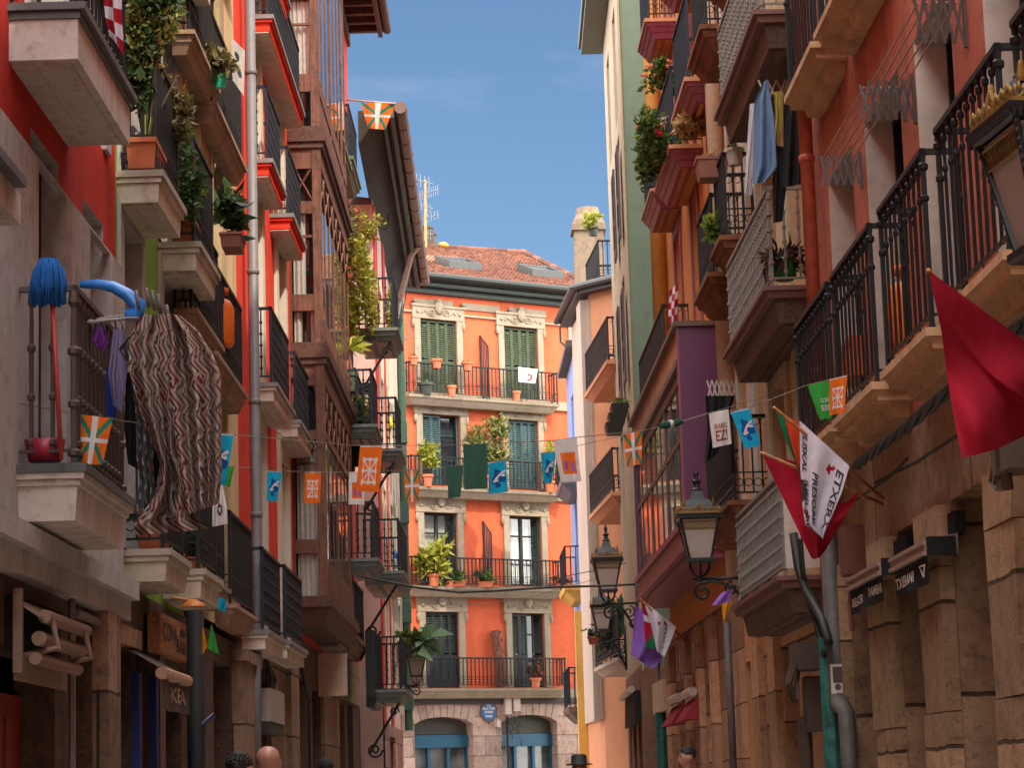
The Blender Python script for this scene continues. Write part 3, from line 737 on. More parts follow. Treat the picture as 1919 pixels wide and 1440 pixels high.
cb = MB(LF); cb.tube([(uo(120), .05, 0.9), (uo(120), .05, 2.3), (uo(119), .05, zs1-.3), (uo(119), .06, zs1-.2)], .022, 6); cb.tube([(uo(130, 1080), .04, zs1-.33), (uo(200, 1100), .04, zs1-.33)], .03, 6); cb.build('cable_duct', plain('grey_duct', (.17, .14, .13), .6), B1)

# ------------------------------------------------------------------ green and cream house
B2 = thing('apartment_building', LF.P(18.8, 0, 0), 'narrow green house with plant filled balconies between the red and cream fronts', 'building')
m_green = stucco('lime_green_render', (.20, .36, .05), stain=.2, dark=.8)
m_cream = stucco('cream_render', (.60, .46, .27), stain=.3, dark=.75)
m_slab2 = stucco('pale_stone_balcony', (.56, .50, .42), stain=.6, dark=.8); m_slabb = stucco('tan_stone_balcony', (.33, .22, .16), stain=.5, dark=.7)
a20, a21, a31 = aB1+.02, 20.8, pc(440, 300)[0]
zB = pc(302, 317, .3)[1]; zD = pc(316, 1027, .3)[1]; hfl = (zB-zD)/2 if zB-zD > 4.5 else zB-zD
fl2 = [zD, zB] if zB-zD < 4.5 else [zD, (zB+zD)/2, zB]
ops = []
for z in (zD, zB, zB+3.0):
    for c in (18.15, 20.2): ops.append((c-.42, c+.42, z, z+2.45))
w = MB(LF); wall(w, a20, a21, zD-.28, H_L, ops, -.03, .2, 0, 1)
w.mi = 1
for o in ops: w.box(o[0]-.17, o[0], -.029, .0, o[2], o[3]+.17); w.box(o[1], o[1]+.17, -.029, .0, o[2], o[3]+.17); w.box(o[0], o[1], -.029, .0, o[3], o[3]+.17)
w.build('wall', [m_green, m_grey1], B2)
for o in ops: window(B2, LF, o, -.03, .18, M['iron'], M['glass'], 2, (.4, .75))
T2 = [(0, .05, -.02, 0, 1), (.05, .09, .0, .0, 0), (.09, .235, .02, .01, 0)]
kw = dict(tiers=T2, mats=[m_slab2, stucco('balcony_trim', (.40, .34, .29), .4)], rmat=M['iron'], h=.9, style='bar', gap=.095, scroll=True, r=.008)
(_, RB) = BAL(B2, LF, 302, 318, 345, 395, -.03, .3, **kw)
(_, RC) = BAL(B2, LF, 372, 452, 409, 515, -.03, .3, **kw)
(_, RD) = BAL(B2, LF, 316, 1028, 355, 1058, -.03, .3, **kw)
(_, RE) = BAL(B2, LF, 381, 1066, 415, 1095, -.03, .3, **kw)
(_, RTop) = BAL(B2, LF, 300, -330, 345, -200, -.03, .3, **kw)
(_, RTop2) = BAL(B2, LF, 372, -110, 400, -40, -.03, .3, **kw)
# ------------------------------------------------------------------ cream house
B3 = thing('apartment_building', LF.P(22, 0, 0), 'cream house with shallow balconies beside the grey drainpipe', 'building')
z3a = pc(405, 660, .16)[1]; z3b = pc(404, 190, .16)[1]; z3c = pc(440, 1132, .16)[1]
ops = [(c-.42, c+.42, z, z+2.4) for z in (z3c, z3a, z3b, z3b+2.9) for c in (21.55, 23.4)]
w = MB(LF); wall(w, a21, a31, z3c-.2, H_L, ops, 0, .22); w.build('wall', m_cream, B3)
for o in ops:
    sr = MB(LF); sr.box(o[0]-.14, o[0], .001, .025, o[2], o[3]+.14); sr.box(o[1], o[1]+.14, .001, .025, o[2], o[3]+.14); sr.build('window_surround', stucco('sand_trim', (.50, .37, .23), .4), B3)
for o in ops: window(B3, LF, o, 0, .2, plain('teal_door_paint', (.03, .075, .1), .5), M['glass'], 2, (.4, .75))
T3 = [(0, .04, -.015, 0, 0), (.04, .1, .01, .01, 0), (.1, .2, .03, .04, 0)]
kw = dict(tiers=T3, mats=[m_slabb], rmat=M['iron'], h=.88, style='bar', gap=.09, scroll=True, r=.008, grooves=False)
F3 = {}
for k, (u0, v0, u1, v1) in dict(F1=(362, 55, 410, 150), F2=(404, 188, 460, 265), F3=(368, 577, 418, 628), F4=(405, 658, 462, 700), F6=(440, 1132, 480, 1160), F5=(400, 1085, 430, 1105), F0=(362, -330, 405, -200), F00=(415, -190, 462, -90)).items():
    (_, F3[k]) = BAL(B3, LF, u0, v0, u1, v1, 0, .19, **kw)
shell(B2, LF, a20, a21, H_L, m_green, M['slate'], n=-.03); shell(B3, LF, a21, a31, H_L, m_cream, M['slate'])
# ground floor of the green and cream houses
gf = MB(LF); zt2 = zD-.28
def sh(u0, u1, vt, v=1320): return (LF.a(u0, v), LF.a(u1, v), 0, min(zt2-.1, LF.z((u0+u1)/2, vt)))
ops = [sh(207, 245, 1215), sh(256, 278, 1215), sh(294, 338, 1330), sh(352, 380, 1280), sh(400, 432, 1245)]
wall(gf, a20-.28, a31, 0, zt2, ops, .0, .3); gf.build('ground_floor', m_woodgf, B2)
for (u0, u1, vt), mat, nm in (((207, 245, 1215), m_dk, 'door'), ((294, 338, 1330), m_dk, 'door'), ((400, 432, 1245), m_dk, 'door')):
    o = sh(u0, u1, vt); d = MB(LF); d.box(o[0], o[1], -.29, -.24, 0, o[3])
    for i in range(3): d.box(o[0]+.06+i*(o[1]-o[0])/3, o[0]+(i+.85)*(o[1]-o[0])/3, -.239, -.225, .3, o[3]-.2)
    d.build(nm, mat, B2)
bf = MB(LF); o = sh(245, 256, 1250); bf.box(o[0], o[0]+.16, .001, .06, 0, o[3]-.05); o2 = sh(278, 283, 1250); bf.box(o2[0], o2[0]+.16, .001, .06, 0, o[3]-.05); bf.build('door_frame', plain('cobalt_paint', (.012, .035, .2), .45), B2)
o = sh(256, 278, 1215); ps = MB(LF); ps.mi = 0; ps.box(o[0], o[1], -.1, -.06, 0, 1.9); ps.mi = 1; ps.box(o[0], o[1], -.1, -.055, 1.9, 2.0)
ps.mi = 2; ps.box(o[0], o[1], -.12, -.1, 2.0, o[3]); ps.build('door_panel', [plain('pale_poster', (.42, .33, .3), .6, var=.4), plain('grey_bar', (.2, .2, .22), .5), M['glass']], B2)
o = sh(352, 400, 1280); rs = MB(LF); z = 0.02
while z < o[3]-.02: rs.hexa(((o[0], -.1, z), (o[1]-.03, -.1, z), (o[1]-.03, -.06, z), (o[0], -.06, z)), ((o[0], -.12, z+.062), (o[1]-.03, -.12, z+.062), (o[1]-.03, -.1, z+.066), (o[0], -.1, z+.066))); z += .075
rs.build('roller_shutter', plain('brown_roller_slats', (.3, .17, .12), .5), B2)
for (u0, u1) in ((283, 293), (339, 351)):
    p_ = MB(LF); p_.box(LF.a(u0, 1300), LF.a(u1, 1300), .001, .07, 0, zt2-.35); p_.build('post', wood('brown_post', (.16, .10, .075), 2, .7, .5), B2)
p_ = MB(LF); p_.box(LF.a(434, 1330), LF.a(461, 1330), .002, .12, 0, LF.z(440, 1235, .1)); p_.box(LF.a(432, 1240), LF.a(464, 1240), .003, .16, LF.z(440, 1234, .1), LF.z(440, 1212, .1)); p_.build('pier', m_pier, B3)
p_ = MB(LF); p_.box(LF.a(196, 1150), LF.a(243, 1150), .02, .09, LF.z(240, 1210, .09), zs1-.3); p_.build('wooden_panel', wood('scarred_timber', (.30, .19, .11), 2, .75, .7), B1)
# ------------------------------------------------------------------ bright red house
B4 = thing('apartment_building', LF.P(27, 0, 0), 'scarlet house with cream window strips, black railings and white balcony slabs', 'building')
m_red4 = stucco('scarlet_render', (.68, .045, .022), stain=.25, dark=.85, grain=.5)
m_ivory = stucco('ivory_trim', (.62, .57, .47), stain=.2, dark=.85)
m_slab4 = stucco('white_balcony_plaster', (.62, .55, .48), stain=.45, dark=.85)
a41 = 31.22
z4a = pc(515, 719, .22)[1]; z4b = pc(507, 297, .22)[1]; z4c = pc(520, 1190, .22)[1]
zoff = pc(560, 790, .22)[1]
ops = []
for z in (z4c, z4a, z4b, z4b+2.75):
    ops += [(c-.42, c+.42, z, z+2.3) for c in (27.0, 29.8)]
w = MB(LF); wall(w, a31, a41, z4c-.25, H_L, ops, 0, .2); w.build('wall', m_red4, B4)
for o in ops:
    iv = MB(LF); iv.box(o[0]-.26, o[0], .001, .04, o[2]-.2, o[3]+.26); iv.box(o[1], o[1]+.26, .001, .04, o[2]-.2, o[3]+.26); iv.box(o[0], o[1], .001, .04, o[3], o[3]+.26)
    iv.box(o[1]-.006, o[1], -.2, .0, o[2], o[3])
    iv.build('window_surround', m_ivory, B4)
for o in ops: window(B4, LF, o, 0, .2, m_ivory, M['glass'], 2, (.4, .75))
T4 = [(0, .05, -.03, 0, 1), (.05, .085, -.01, 0, 0), (.085, .2, .02, .0, 0)]; T4r = [(0, .05, -.03, 0, 1), (.05, .085, -.01, 0, 2), (.085, .18, .02, .0, 2), (.18, .2, .03, 0, 0)]
m_gtrim = plain('grey_slab_trim', (.19, .18, .18), .5)
kw = dict(tiers=T4, mats=[m_slab4, m_gtrim, m_red4], rmat=M['iron_blue'], h=.85, style='bar', gap=.085, r=.008, knobs=True)
F4 = {}
for k, (u0, v0, u1, v1) in dict(G1=(508, 27, 566, 110), G2=(507, 297, 533, 365), G3=(546, 400, 570, 455), G4=(516, 717, 549, 765), G5=(560, 787, 585, 826), G6=(500, 1180, 533, 1208), G7=(541, 1200, 573, 1222), G0=(500, -130, 540, -50), G9=(546, -10, 572, 40)).items():
    kw['tiers'] = T4r if k in ('G0', 'G1', 'G2', 'G3') else T4
    if k in ('G9',): continue
    (_, F4[k]) = BAL(B4, LF, u0, v0, u1, v1, 0, .26, **kw)
pp = MB(LF)
aP = LF.a(474, 480, .12)
pp.tube([(aP, .12, H_L), (aP, .12, pc(484, 1165, .12)[1]), (aP-.12, .13, pc(478, 1205, .12)[1]), (aP-.36, .13, pc(470, 1240, .12)[1]), (aP-.36, .13, 1.75)], .056, 12)
for z in (9.2, 7.0, 5.6, 4.4): pp.lathe((aP, .12, z), [(.056, 0), (.068, .01), (.068, .05), (.056, .06)], 12)
pp.mi = 1; pp.tube([(aP-.36, .13, 0), (aP-.36, .13, 1.75)], .08, 12)
pp.build('drainpipe', [M['grey_pipe'], plain('dark_pipe_foot', (.06, .05, .05), .5)], B4, smooth=True)
shell(B4, LF, a31, a41, H_L, m_red4, M['slate'])
# ------------------------------------------------------------------ house with timber bay
B5 = thing('apartment_building', LF.P(35, 0, 0), 'red house with tall brown timber bay window and rafter eaves', 'building')
m_bay = wood('weathered_brown_timber', (.135, .058, .037), 2, .6, .6); m_bayd = wood('dark_bay_timber', (.085, .038, .027), 1, .6, .5)
a51 = 43.8; nb = .43
m_red5 = stucco('brick_red_render', (.55, .06, .04), stain=.2, dark=.8)
b0 = LF.a(605, 560, nb); b1 = LF.a(656, 620, nb)
zbay0 = pc(620, 1140, nb)[1]; zbayb = pc(620, 1178, nb)[1]
cor = [pc(606, 275, nb)[1], pc(615, 678, nb)[1]]
H5 = 15.35
w = MB(LF); ops5 = []
for z in (zbay0-.1, cor[1]-.2, cor[0]-.2, cor[0]+2.5):
    ops5 += [(c-.4, c+.4, z, z+2.2) for c in (38.3, 41.3)]
wall(w, a41, a51, zbayb-.1, H5, ops5, 0, .2); w.build('wall', m_red5, B5)
for o in ops5: iv = MB(LF); iv.box(o[0]-.22, o[0], .001, .04, o[2], o[3]+.2); iv.box(o[1], o[1]+.22, .001, .04, o[2], o[3]+.2); iv.build('window_surround', m_ivory, B5)
for o in ops5: window(B5, LF, o, 0, .2, m_ivory, M['glass'], 2, (.4, .75))
bay = MB(LF)
zbt = H5-.15
bay.mi = 1; bay.box(b0-.05, b1+.05, 0, nb+.06, zbay0-.02, zbay0+.07); bay.taper(b0-.02, b1+.02, 0, nb+.03, zbayb, zbay0-.021, .1)
bay.box(b0-.045, b1+.045, 0, nb+.05, zbay0+.071, zbay0+.12)
for z in cor: bay.box(b0-.06, b1+.06, 0, nb+.07, z-.08, z+.06); bay.box(b0-.035, b1+.035, 0, nb+.045, z+.061, z+.13); bay.box(b0-.03, b1+.03, 0, nb+.035, z-.16, z-.081)
bay.mi = 0
# side face: corner posts and rails, panes between
sf = {'rails': [(160, .07), (550, .05), (803, .06), (1003, .06)]}
for n0_, n1_ in ((.0, .03), (nb-.115, nb)): bay.box(b0, b0+.09, n0_, n1_, zbay0+.1, zbt)
def sidez(v): return LF.z(600, v, nb)
rails = [1116, 1112-5, 1003, 800, 794, 690, 664, 653, 556, 540, 391, 374, 306, 290, 256, 174, 152, 12]
panes = [(1108, 1020), (994, 806), (788, 706), (652, 568), (538, 392), (370, 312), (252, 176), (145, 16), (-20, -150)]
prev = zbay0+.1
for (vb, vt) in panes:
    zb0, zt0 = sidez(vb), sidez(vt); bay.box(b0+.012, b0+.075, .03, nb-.115, prev, zb0); prev = zt0
bay.box(b0+.012, b0+.075, .03, nb-.115, prev, zbt)
zx = sidez(370), sidez(312)
bay.tube([(b0+.03, .03, zx[0]), (b0+.03, nb-.13, zx[1])], .016, 4); bay.tube([(b0+.03, .085, zx[1]), (b0+.03, nb-.115, zx[0])], .016, 4)
for v in (850, 433, 58): bay.box(b0+.02, b0+.06, .03, nb-.115, sidez(v)-.015, sidez(v)+.015)
# street face: many mullions, rails and panels
nm = 7; pitch = (b1-b0)/nm
for i in range(nm+1): x = b0+pitch*i; wd = .06 if i % 3 == 0 else .032; bay.box(max(b0+.092, x-wd), min(b1, x+wd), nb-.03, nb-.014 if i % 3 else nb-.008, zbay0+.12, zbt)
bay.box(b1-.09, b1, 0, nb-.09, zbay0+.12, zbt)
for v0, v1 in ((1112, 1090), (800, 785), (700, 664), (306, 262), (176, 150)):
    za, zb2 = sidez(v0), sidez(v1); bay.box(b0+.092, b1-.002, nb-.05, nb-.006, za, zb2)
pan = [(1112, 1020), (560, 664), (176, 256), (312, 374)]
for v0, v1 in ((1100, 1030), (652, 575), (250, 180)):
    za, zb2 = sidez(v0), sidez(v1)
    [bay.box(b0+pitch*i_+.06, b0+pitch*(i_+1)-.06, nb-.05, nb-.016, za, zb2) for i_ in range(nm)]
for i in range(nm):                                                       # crossed braces in one tier
    x0, x1 = max(b0+.12, b0+pitch*i+.05), b0+pitch*(i+1)-.05
    for va, vb in ((788, 706), (370, 312)):
        bay.tube([(x0, nb-.018, sidez(va)), (x1, nb-.018, sidez(vb))], .014, 4); bay.tube([(x0, nb-.018, sidez(vb)), (x1, nb-.018, sidez(va))], .014, 4)
bayo = bay.build('bay_window', [m_bay, m_bayd], B5)
gp = MB(LF); gp.quad((b0+.045, .05, zbay0), (b0+.045, nb-.05, zbay0), (b0+.045, nb-.05, zbt), (b0+.045, .05, zbt)); 
gp.build('pane', M['clear'], bayo)
gp = MB(LF); gp.quad((b0+.11, nb-.024, zbay0), (b1-.02, nb-.024, zbay0), (b1-.02, nb-.024, zbt), (b0+.11, nb-.024, zbt)); gp.build('pane', M['glass_warm'], bayo)
cu = MB(LF)
for (vb, vt) in panes:
    k = 16; za, zb2 = sidez(vb), sidez(vt)
    if vb in (788, 252, 370): continue
    for i in range(k):
        n0_, n1_ = .05+(nb-.15)*i/k, .05+(nb-.15)*(i+1)/k
        if vb == 652 and 5 < i < 12: continue
        if vb == 538 and i > 8: continue
        cu.quad((b0+.1+.02*math.sin(i*1.7), n0_, za), (b0+.1+.02*math.sin((i+1)*1.7), n1_, za), (b0+.1+.02*math.sin((i+1)*1.7), n1_, zb2), (b0+.1+.02*math.sin(i*1.7), n0_, zb2))
cu.build('curtain', M['curtain'], bayo, smooth=True)
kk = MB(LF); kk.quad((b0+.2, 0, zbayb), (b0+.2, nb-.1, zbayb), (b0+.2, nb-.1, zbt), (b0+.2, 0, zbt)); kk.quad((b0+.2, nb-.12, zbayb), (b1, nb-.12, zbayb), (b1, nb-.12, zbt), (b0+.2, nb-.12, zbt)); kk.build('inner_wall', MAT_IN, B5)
# eaves with rafters
ev = MB(LF); ee = LF.a(653, 62)
ev.box(a41-.4, a51+.1, -.1, .66, H5+.16, H5+.2)
x = a41-.2
while x < a51: ev.box(x, x+.12, -.05, .58, H5+.02, H5+.16); x += .52
ev.box(a41-.4, a51+.1, -.1, .06, H5-.14, H5+.159); ev.box(a41-.4, a51+.1,   .58, .66, H5+.02, H5+.159)
ev.tube([(a41-.4, .74, H5+.17), (a51+.12, .74, H5+.17)], .085, 10)
for i in range(8): ev.tube([(a41+i*1.5, .74, H5+.165), (a41+i*1.5+.05, .74, H5+.165)], .1, 10)
ev.build('eave', wood('brown_rafter', (.10, .05, .04), 0, .7, .4), B5)
shell(B5, LF, a41, a51, H5, m_red5, M['slate'])
T5 = [(0, .06, -.03, 0, 0), (.06, .13, .0, .0, 0), (.13, .24, .03, .05, 0)]
m_gslab = plain('green_slab_paint', (.12, .16, .10), .6, var=.4)
kw = dict(tiers=T5, mats=[m_gslab], rmat=M['iron_blue'], h=.88, style='bar', gap=.09, r=.008, knobs=True)
F5 = {}
for k, (u0, v0, u1, v1) in dict(I1=(640, 255, 656, 290), I2=(659, 292, 674, 345)).items(): (_, F5[k]) = BAL(B5, LF, u0, v0, u1, v1, 0, .38, **kw)
kw['mats'] = [plain('grey_brown_slab', (.2, .15, .12), .7)]
for k, (u0, v0, u1, v1) in dict(I3=(645, 1178, 658, 1187), I4=(664, 1190, 687, 1205), I5=(650, 700, 668, 740), I6=(672, 790, 690, 828)).items(): (_, F5[k]) = BAL(B5, LF, u0, v0, u1, v1, 0, .38, **kw)
# ground floor under the scarlet and bay houses
gf = MB(LF); zt4 = z4c-.25
ops = [(LF.a(u0, 1330), LF.a(u1, 1330), 0, LF.z(u0, vt)) for u0, u1, vt in ((484, 500, 1275), (552, 575, 1265), (585, 600, 1290), (633, 645, 1315), (651, 661, 1318))]
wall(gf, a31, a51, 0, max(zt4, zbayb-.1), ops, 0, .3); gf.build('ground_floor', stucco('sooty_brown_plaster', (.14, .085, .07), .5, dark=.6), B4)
for i, o in enumerate(ops):
    d = MB(LF); d.box(o[0], o[1], -.29, -.25, 0, o[3]); d.box(o[0]+.05, o[1]-.05, -.249, -.23, .3, o[3]*.45); d.box(o[0]+.05, o[1]-.05, -.249, -.23, o[3]*.5, o[3]-.1)
    d.build('door', m_dk if i < 3 else plain('maroon_door', (.10, .018, .022), .5), B4)
for (u0, u1, vt, n) in ((503, 532, 1215, .03), (536, 551, 1225, .07), (601, 630, 1230, .05)):
    p_ = MB(LF); p_.box(LF.a(u0, 1330), LF.a(u1, 1330), .001, n, 0, LF.z(u0, vt)); p_.build('pier', m_pier, B4)
sp_ = MB(LF); sp_.box(LF.a(630, 1280), LF.a(668, 1280), .001, .06, LF.z(640, 1310), LF.z(640, 1228)); sp_.build('stone_panel', stone('buff_panel_stone', (.36, .28, .19), 1.6, .7, .006), B5)
L6F = Fac((-2.4, 0), (.0141, 1), (1, -.0141))
# ------------------------------------------------------------------ far house with the deep eave (end of that side)
B6 = thing('apartment_building', L6F.P(47, 0, 0), 'pale pink house with deep grey eave and scroll bracket balconies at the far corner', 'building')
m_pink = stucco('pale_pink_render', (.60, .47, .43), stain=.25, dark=.8); m_redst = stucco('dull_red_stripe', (.46, .06, .045), stain=.2)
a61 = L6F.a(742, 900)
H6 = L6F.pix(778, 503, .55)[1]
m_greenp = plain('green_painted_trim', (.045, .11, .075), .5)
w = MB(L6F); z6 = [L6F.pix(704, 614, .38)[1], L6F.pix(717, 838, .38)[1], L6F.pix(715, 1070, .38)[1], L6F.pix(720, 1292, .38)[1]]
ops = []
for z in z6: ops += [(c-.4, c+.4, z, z+2.2) for c in (45.2, 47.6, 49.8)]
zg6 = L6F.pix(700, 1345)[1]
wall(w, a51+.02, a61, zg6, H6+.1, ops, 0, .2); w.build('wall', m_pink, B6)
iv = MB(L6F)
iv.mi = 1; iv.box(a51+.02, a51+.9, .001, .03, zg6, H6); iv.box(a51+2.9, a51+3.6, .001, .03, zg6, H6)
iv.mi = 0
for o in ops: i2 = MB(L6F); i2.box(o[0]-.22, o[0], .001, .05, o[2], o[3]+.2); i2.box(o[1], o[1]+.22, .001, .05, o[2], o[3]+.2); i2.box(o[0], o[1], .001, .05, o[3], o[3]+.2); i2.build('window_surround', m_ivory, B6)
iv.mi = 2; iv.box(a61-.35, a61-.0, .001, .08, zg6, H6)
iv.build('painted_strips', [m_ivory, m_redst, m_pink], B6)
for o in ops: window(B6, L6F, o, 0, .2, m_greenp, M['glass'], 2, (.4, .75))
gp = MB(L6F); gp.tube([(a61-.1, .16, zg6), (a61-.1, .16, H6-.3)], .085, 10)
for z in z6: gp.box(a61-.22, a61+.02, .081, .26, z+.1, z+.55)
gp.build('drainpipe', m_greenp, B6)
gf = MB(L6F); ops = [(L6F.a(u0, 1400), L6F.a(u1, 1400), 0, L6F.z(u0, vt)) for u0, u1, vt in ((692, 700, 1375), (708, 716, 1375), (728, 738, 1380))]
wall(gf, a51+.02, a61, 0, zg6, ops, .03, .3); gf.build('ground_floor', stone('pink_sandstone', (.34, .20, .16), .9, .5, .01), B6)
m_soff = stucco('grey_soffit_boards', (.05, .045, .042), stain=.5, dark=.6)
ae, zne = L6F.pix(736, 212, .55); ev = MB(L6F)
ev.mi = 0; ev.box(ae, a61+.5, -.05, .5, H6, H6+.06); ev.hexa(((ae, -.05, H6-.55), (a61+.5, -.05, H6-.55), (a61+.5, .3, H6-.02), (ae, .3, H6-.02)), ((ae, -.05, H6-.001), (a61+.5, -.05, H6-.001), (a61+.5, .34, H6-.001), (ae, .34, H6-.001)))
ev.mi = 1; ev.box(ae-.02, a61+.52, .501, .57, H6-.08, H6+.16); ev.box(ae-.01, a61+.51, .36, .42, H6-.05, H6-.001); ev.mi = 2
ev.tube([(ae, 0.68, H6+.1), (a61+.52, 0.68, H6+.1)], .11, 10)
x = ae+.1
while x < a61+.4: ev.tube([(x, 0.68, H6+.1), (x+.05, 0.68, H6+.1)], .124, 10); x += .75
ev.mi = 3; ev.tube([(a61-2.2, .66, H6+.02), (a61-2.0, .5, H6-.1), (a61-1.0, .2, H6-.75), (a61-1.0, .1, H6-1.2)], .06, 8)
ev.mi = 1
for x in (a51+2, a51+7, a51+11): ev.tube([(x, .2, H6-.02), (x, .2, H6-.42), (x, .12, H6-.5), (x, .05, H6-.42)], .018, 5)
for q in ev.v: q.z += max(0, (a61+.5-(q-L6F.o).dot(L6F.t)))*(zne-H6)/(a61+.5-ae)
ev.build('eave', [m_soff, plain('green_grey_fascia', (.06, .075, .07), .5), plain('brown_gutter', (.16, .10, .085), .45), plain('pink_grey_pipe', (.42, .33, .3), .5)], B6)
shell(B6, L6F, a51+.02, a61, H6, m_pink, M['slate'])
T6 = [(0, .05, -.04, 0, 0), (.05, .12, -.01, .02, 0), (.12, .2, .03, .05, 0)]
kw = dict(tiers=T6, mats=[plain('grey_green_slab', (.15, .17, .16), .6, var=.4), m_pink], rmat=M['iron_blue'], h=.85, style='bar', gap=.1, r=.009, knobs=True, gmi=1)
F6 = {}
for k, (u0, v0, u1, v1) in dict(H1=(742, 614, 752, 645), H2=(702, 795, 713, 815), H3=(748, 840, 757, 860), H5=(706, 1046, 717, 1058), H6=(758, 1292, 768, 1300)).items():
    if k in ('H2', 'H5'): (o, F6[k]) = BAL(B6, L6F, u0, v0, u1, v1, 0, .38, **kw); continue
    a0, z = L6F.pix(u0, v0, .6); a1 = L6F.a(u1, v1, .6)
    o = balcony(B6, L6F, a0, a1, 0, .6, z, **kw); F6[k] = (a0, a1, z)
    br = MB(L6F)
    for x in (a0+.15,):
        br.tube([(x, .0, z-1.0), (x, .05, z-.95), (x, .5, z-.22)], .022, 6); br.spiral((x, .1, z-.95), .13, 1.5, .018, 'nz', -1); br.spiral((x, .42, z-.36), .08, 1.3, .014, 'nz', 1)
    br.build('scroll_bracket', M['iron'], o)
a0, z = L6F.pix(753, 1070, .6); a1 = L6F.a(768, 1085, .6)
o = balcony(B6, L6F, a0, a1, 0, .6, z, **kw); F6['H4'] = (a0, a1, z)
br = MB(L6F); br.tube([(a0+.15, 0, z-1.0), (a0+.15, .5, z-.22)], .022, 6); br.spiral((a0+.15, .1, z-.95), .13, 1.5, .018, 'nz', -1); br.build('scroll_bracket', M['iron'], o)
bx = MB(L6F); a0, z = L6F.pix(706, 1306, .17); a1 = L6F.a(719, 1306, .17); bx.taper(a0, a1, 0, .17, z-.16, z, .04); bx.taper(a0+.03, a1-.03, 0, .14, z+.001, z+1.05, .02)
for i in range(8): x = lerp(a0+.06, a1-.06, i/7); bx.box(x-.01, x+.01, .14, .155, z+.01, z+1.04)
bx.build('balcony', plain('black_green_ironwork', (.02, .028, .027), .5), B6)
# ================================================================== RIGHT ROW
def qc(u, v, n=0): return RF.pix(u, v, n)
H_R = 17.3
F7 = Fac((2.92, 0), (-.0087, 1), (-1, -.0087))
B7 = thing('apartment_building', F7.P(17, 0, 0), 'terracotta house on a rough stone base, nearest of the lamp side, with long stone balconies', 'building')
m_terra = stucco('terracotta_render', (.45, .125, .075), stain=.6, dark=.62)
m_greyr = stucco('grey_window_render', (.52, .43, .37), stain=.3, dark=.75)
m_sslab = stucco('ochre_sandstone', (.56, .34, .19), stain=.55, dark=.65)
m_base = stone('rough_brown_sandstone', (.32, .21, .135), 3.2, 1.0, .016, bstr=1.2)
m_basef = stone('rough_pier_sandstone', (.41, .27, .165), 60, .85, .012, bstr=1.5)
a70, a71 = 4.0, F7.pix(1512, 400)[0]
zK = F7.pix(1653, 696, .26)[1]; zKt = F7.pix(1722, 57)[1]
ops = []
for (uf, un) in ((1857, 1919), (1722, 1797), (1620, 1693), (1547, 1597)):
    ops.append((F7.pix(un, 300)[0], F7.pix(uf, 250)[0], zK, zKt))
ops[0] = (ops[0][1]-1.0, ops[0][1], zK, zKt)
d0 = ops[0]; ops += [(d0[0]-2.2, d0[1]-2.2, zK, zKt), (d0[0]-4.4, d0[1]-4.4, zK, zKt)]
zK2 = F7.pix(1470, 186, .26)[1]
ops2 = [(o[0], o[1], zK2, zK2+2.45) for o in ops]
w = MB(F7); wall(w, a70, a71, zK-.2, H_R, ops+ops2, 0, .27, 0, 1); w.build('wall', [m_terra, m_greyr], B7)
for o in ops+ops2: window(B7, F7, o, 0, .26, m_dk, M['glass'], 2, (.4, .75))
TK = [(0, .05, 0, .0, 0), (.05, .085, .025, .02, 0), (.085, .115, .045, .0, 0), (.115, .21, .13, .03, 0)]
kw = dict(tiers=TK, mats=[m_sslab], rmat=M['iron'], h=1.04, style='collar', gap=.155, r=.0098, grooves=False, rn0=0)
K = {}
for k, (u0, v0, u1, v1) in dict(K1=(1888, 470, 1764, 586), K2=(1742, 606, 1655, 692), K3=(1640, 712, 1566, 800), K4=(1560, 800, 1497, 865)).items():
    a0 = F7.a(u0, v0, .235); a1 = F7.a(u1, v1, .235); K[k] = (a0, a1, zK)
    balcony(B7, F7, a0-.02, a1-.03, 0, .265, zK, **kw)
balcony(B7, F7, K['K1'][0]-2.2, K['K1'][0]-.3, 0, .265, zK, **kw)
kw['rmat'] = M['iron']
for a0, a1 in ((F7.a(1600, -60, .265), F7.a(1525, 60, .265)), (F7.a(1518, 50, .265), F7.a(1470, 186, .265))): balcony(B7, F7, a0, a1, 0, .27, zK2, **kw)
gops = [(F7.pix(1656, 1300)[0], F7.pix(1604, 1300)[0], 0, 3.12), (F7.pix(1753, 1300)[0], F7.pix(1697, 1300)[0], 0, 3.12), (F7.pix(1888, 1300)[0], F7.pix(1803, 1300)[0], 0, 3.12), (10.6, 12.4, 0, 3.12), (8, 9.8, 0, 3.12)]
gf = MB(F7); wall(gf, a70, a71, 0, zK-.2, gops, 0, .27, 0, 1); gf.build('ground_floor', [m_base, m_base], B7)
pr = MB(F7)
for (x0, x1) in ((gops[3][1]+.05, gops[2][0]-.03), (gops[2][1]+.03, gops[1][0]-.03), (gops[1][1]+.03, gops[0][0]-.03), (gops[0][1]+.03, a71-.75)):
    z = 0; i = 0; pr = MB(F7)
    while z < 3.1:
        hh = (.98, .85, 1.05, .9)[(i+int(x0*3)) % 4]; pr.hexa(((x0+R.uniform(0, .01), .001, z+.008), (x1-R.uniform(0, .01), .001, z+.008), (x1-R.uniform(.0, .02), .07+R.uniform(0, .02), z+.008), (x0+R.uniform(0, .02), .07+R.uniform(0, .02), z+.008)),
               ((x0+R.uniform(0, .01), .001, min(3.1, z+hh)), (x1-R.uniform(0, .01), .001, min(3.1, z+hh)), (x1-R.uniform(.0, .02), .07+R.uniform(0, .02), min(3.1, z+hh)), (x0+R.uniform(0, .02), .07+R.uniform(0, .02), min(3.1, z+hh)))); z += hh; i += 1
    pr.build('pier', m_basef, B7)
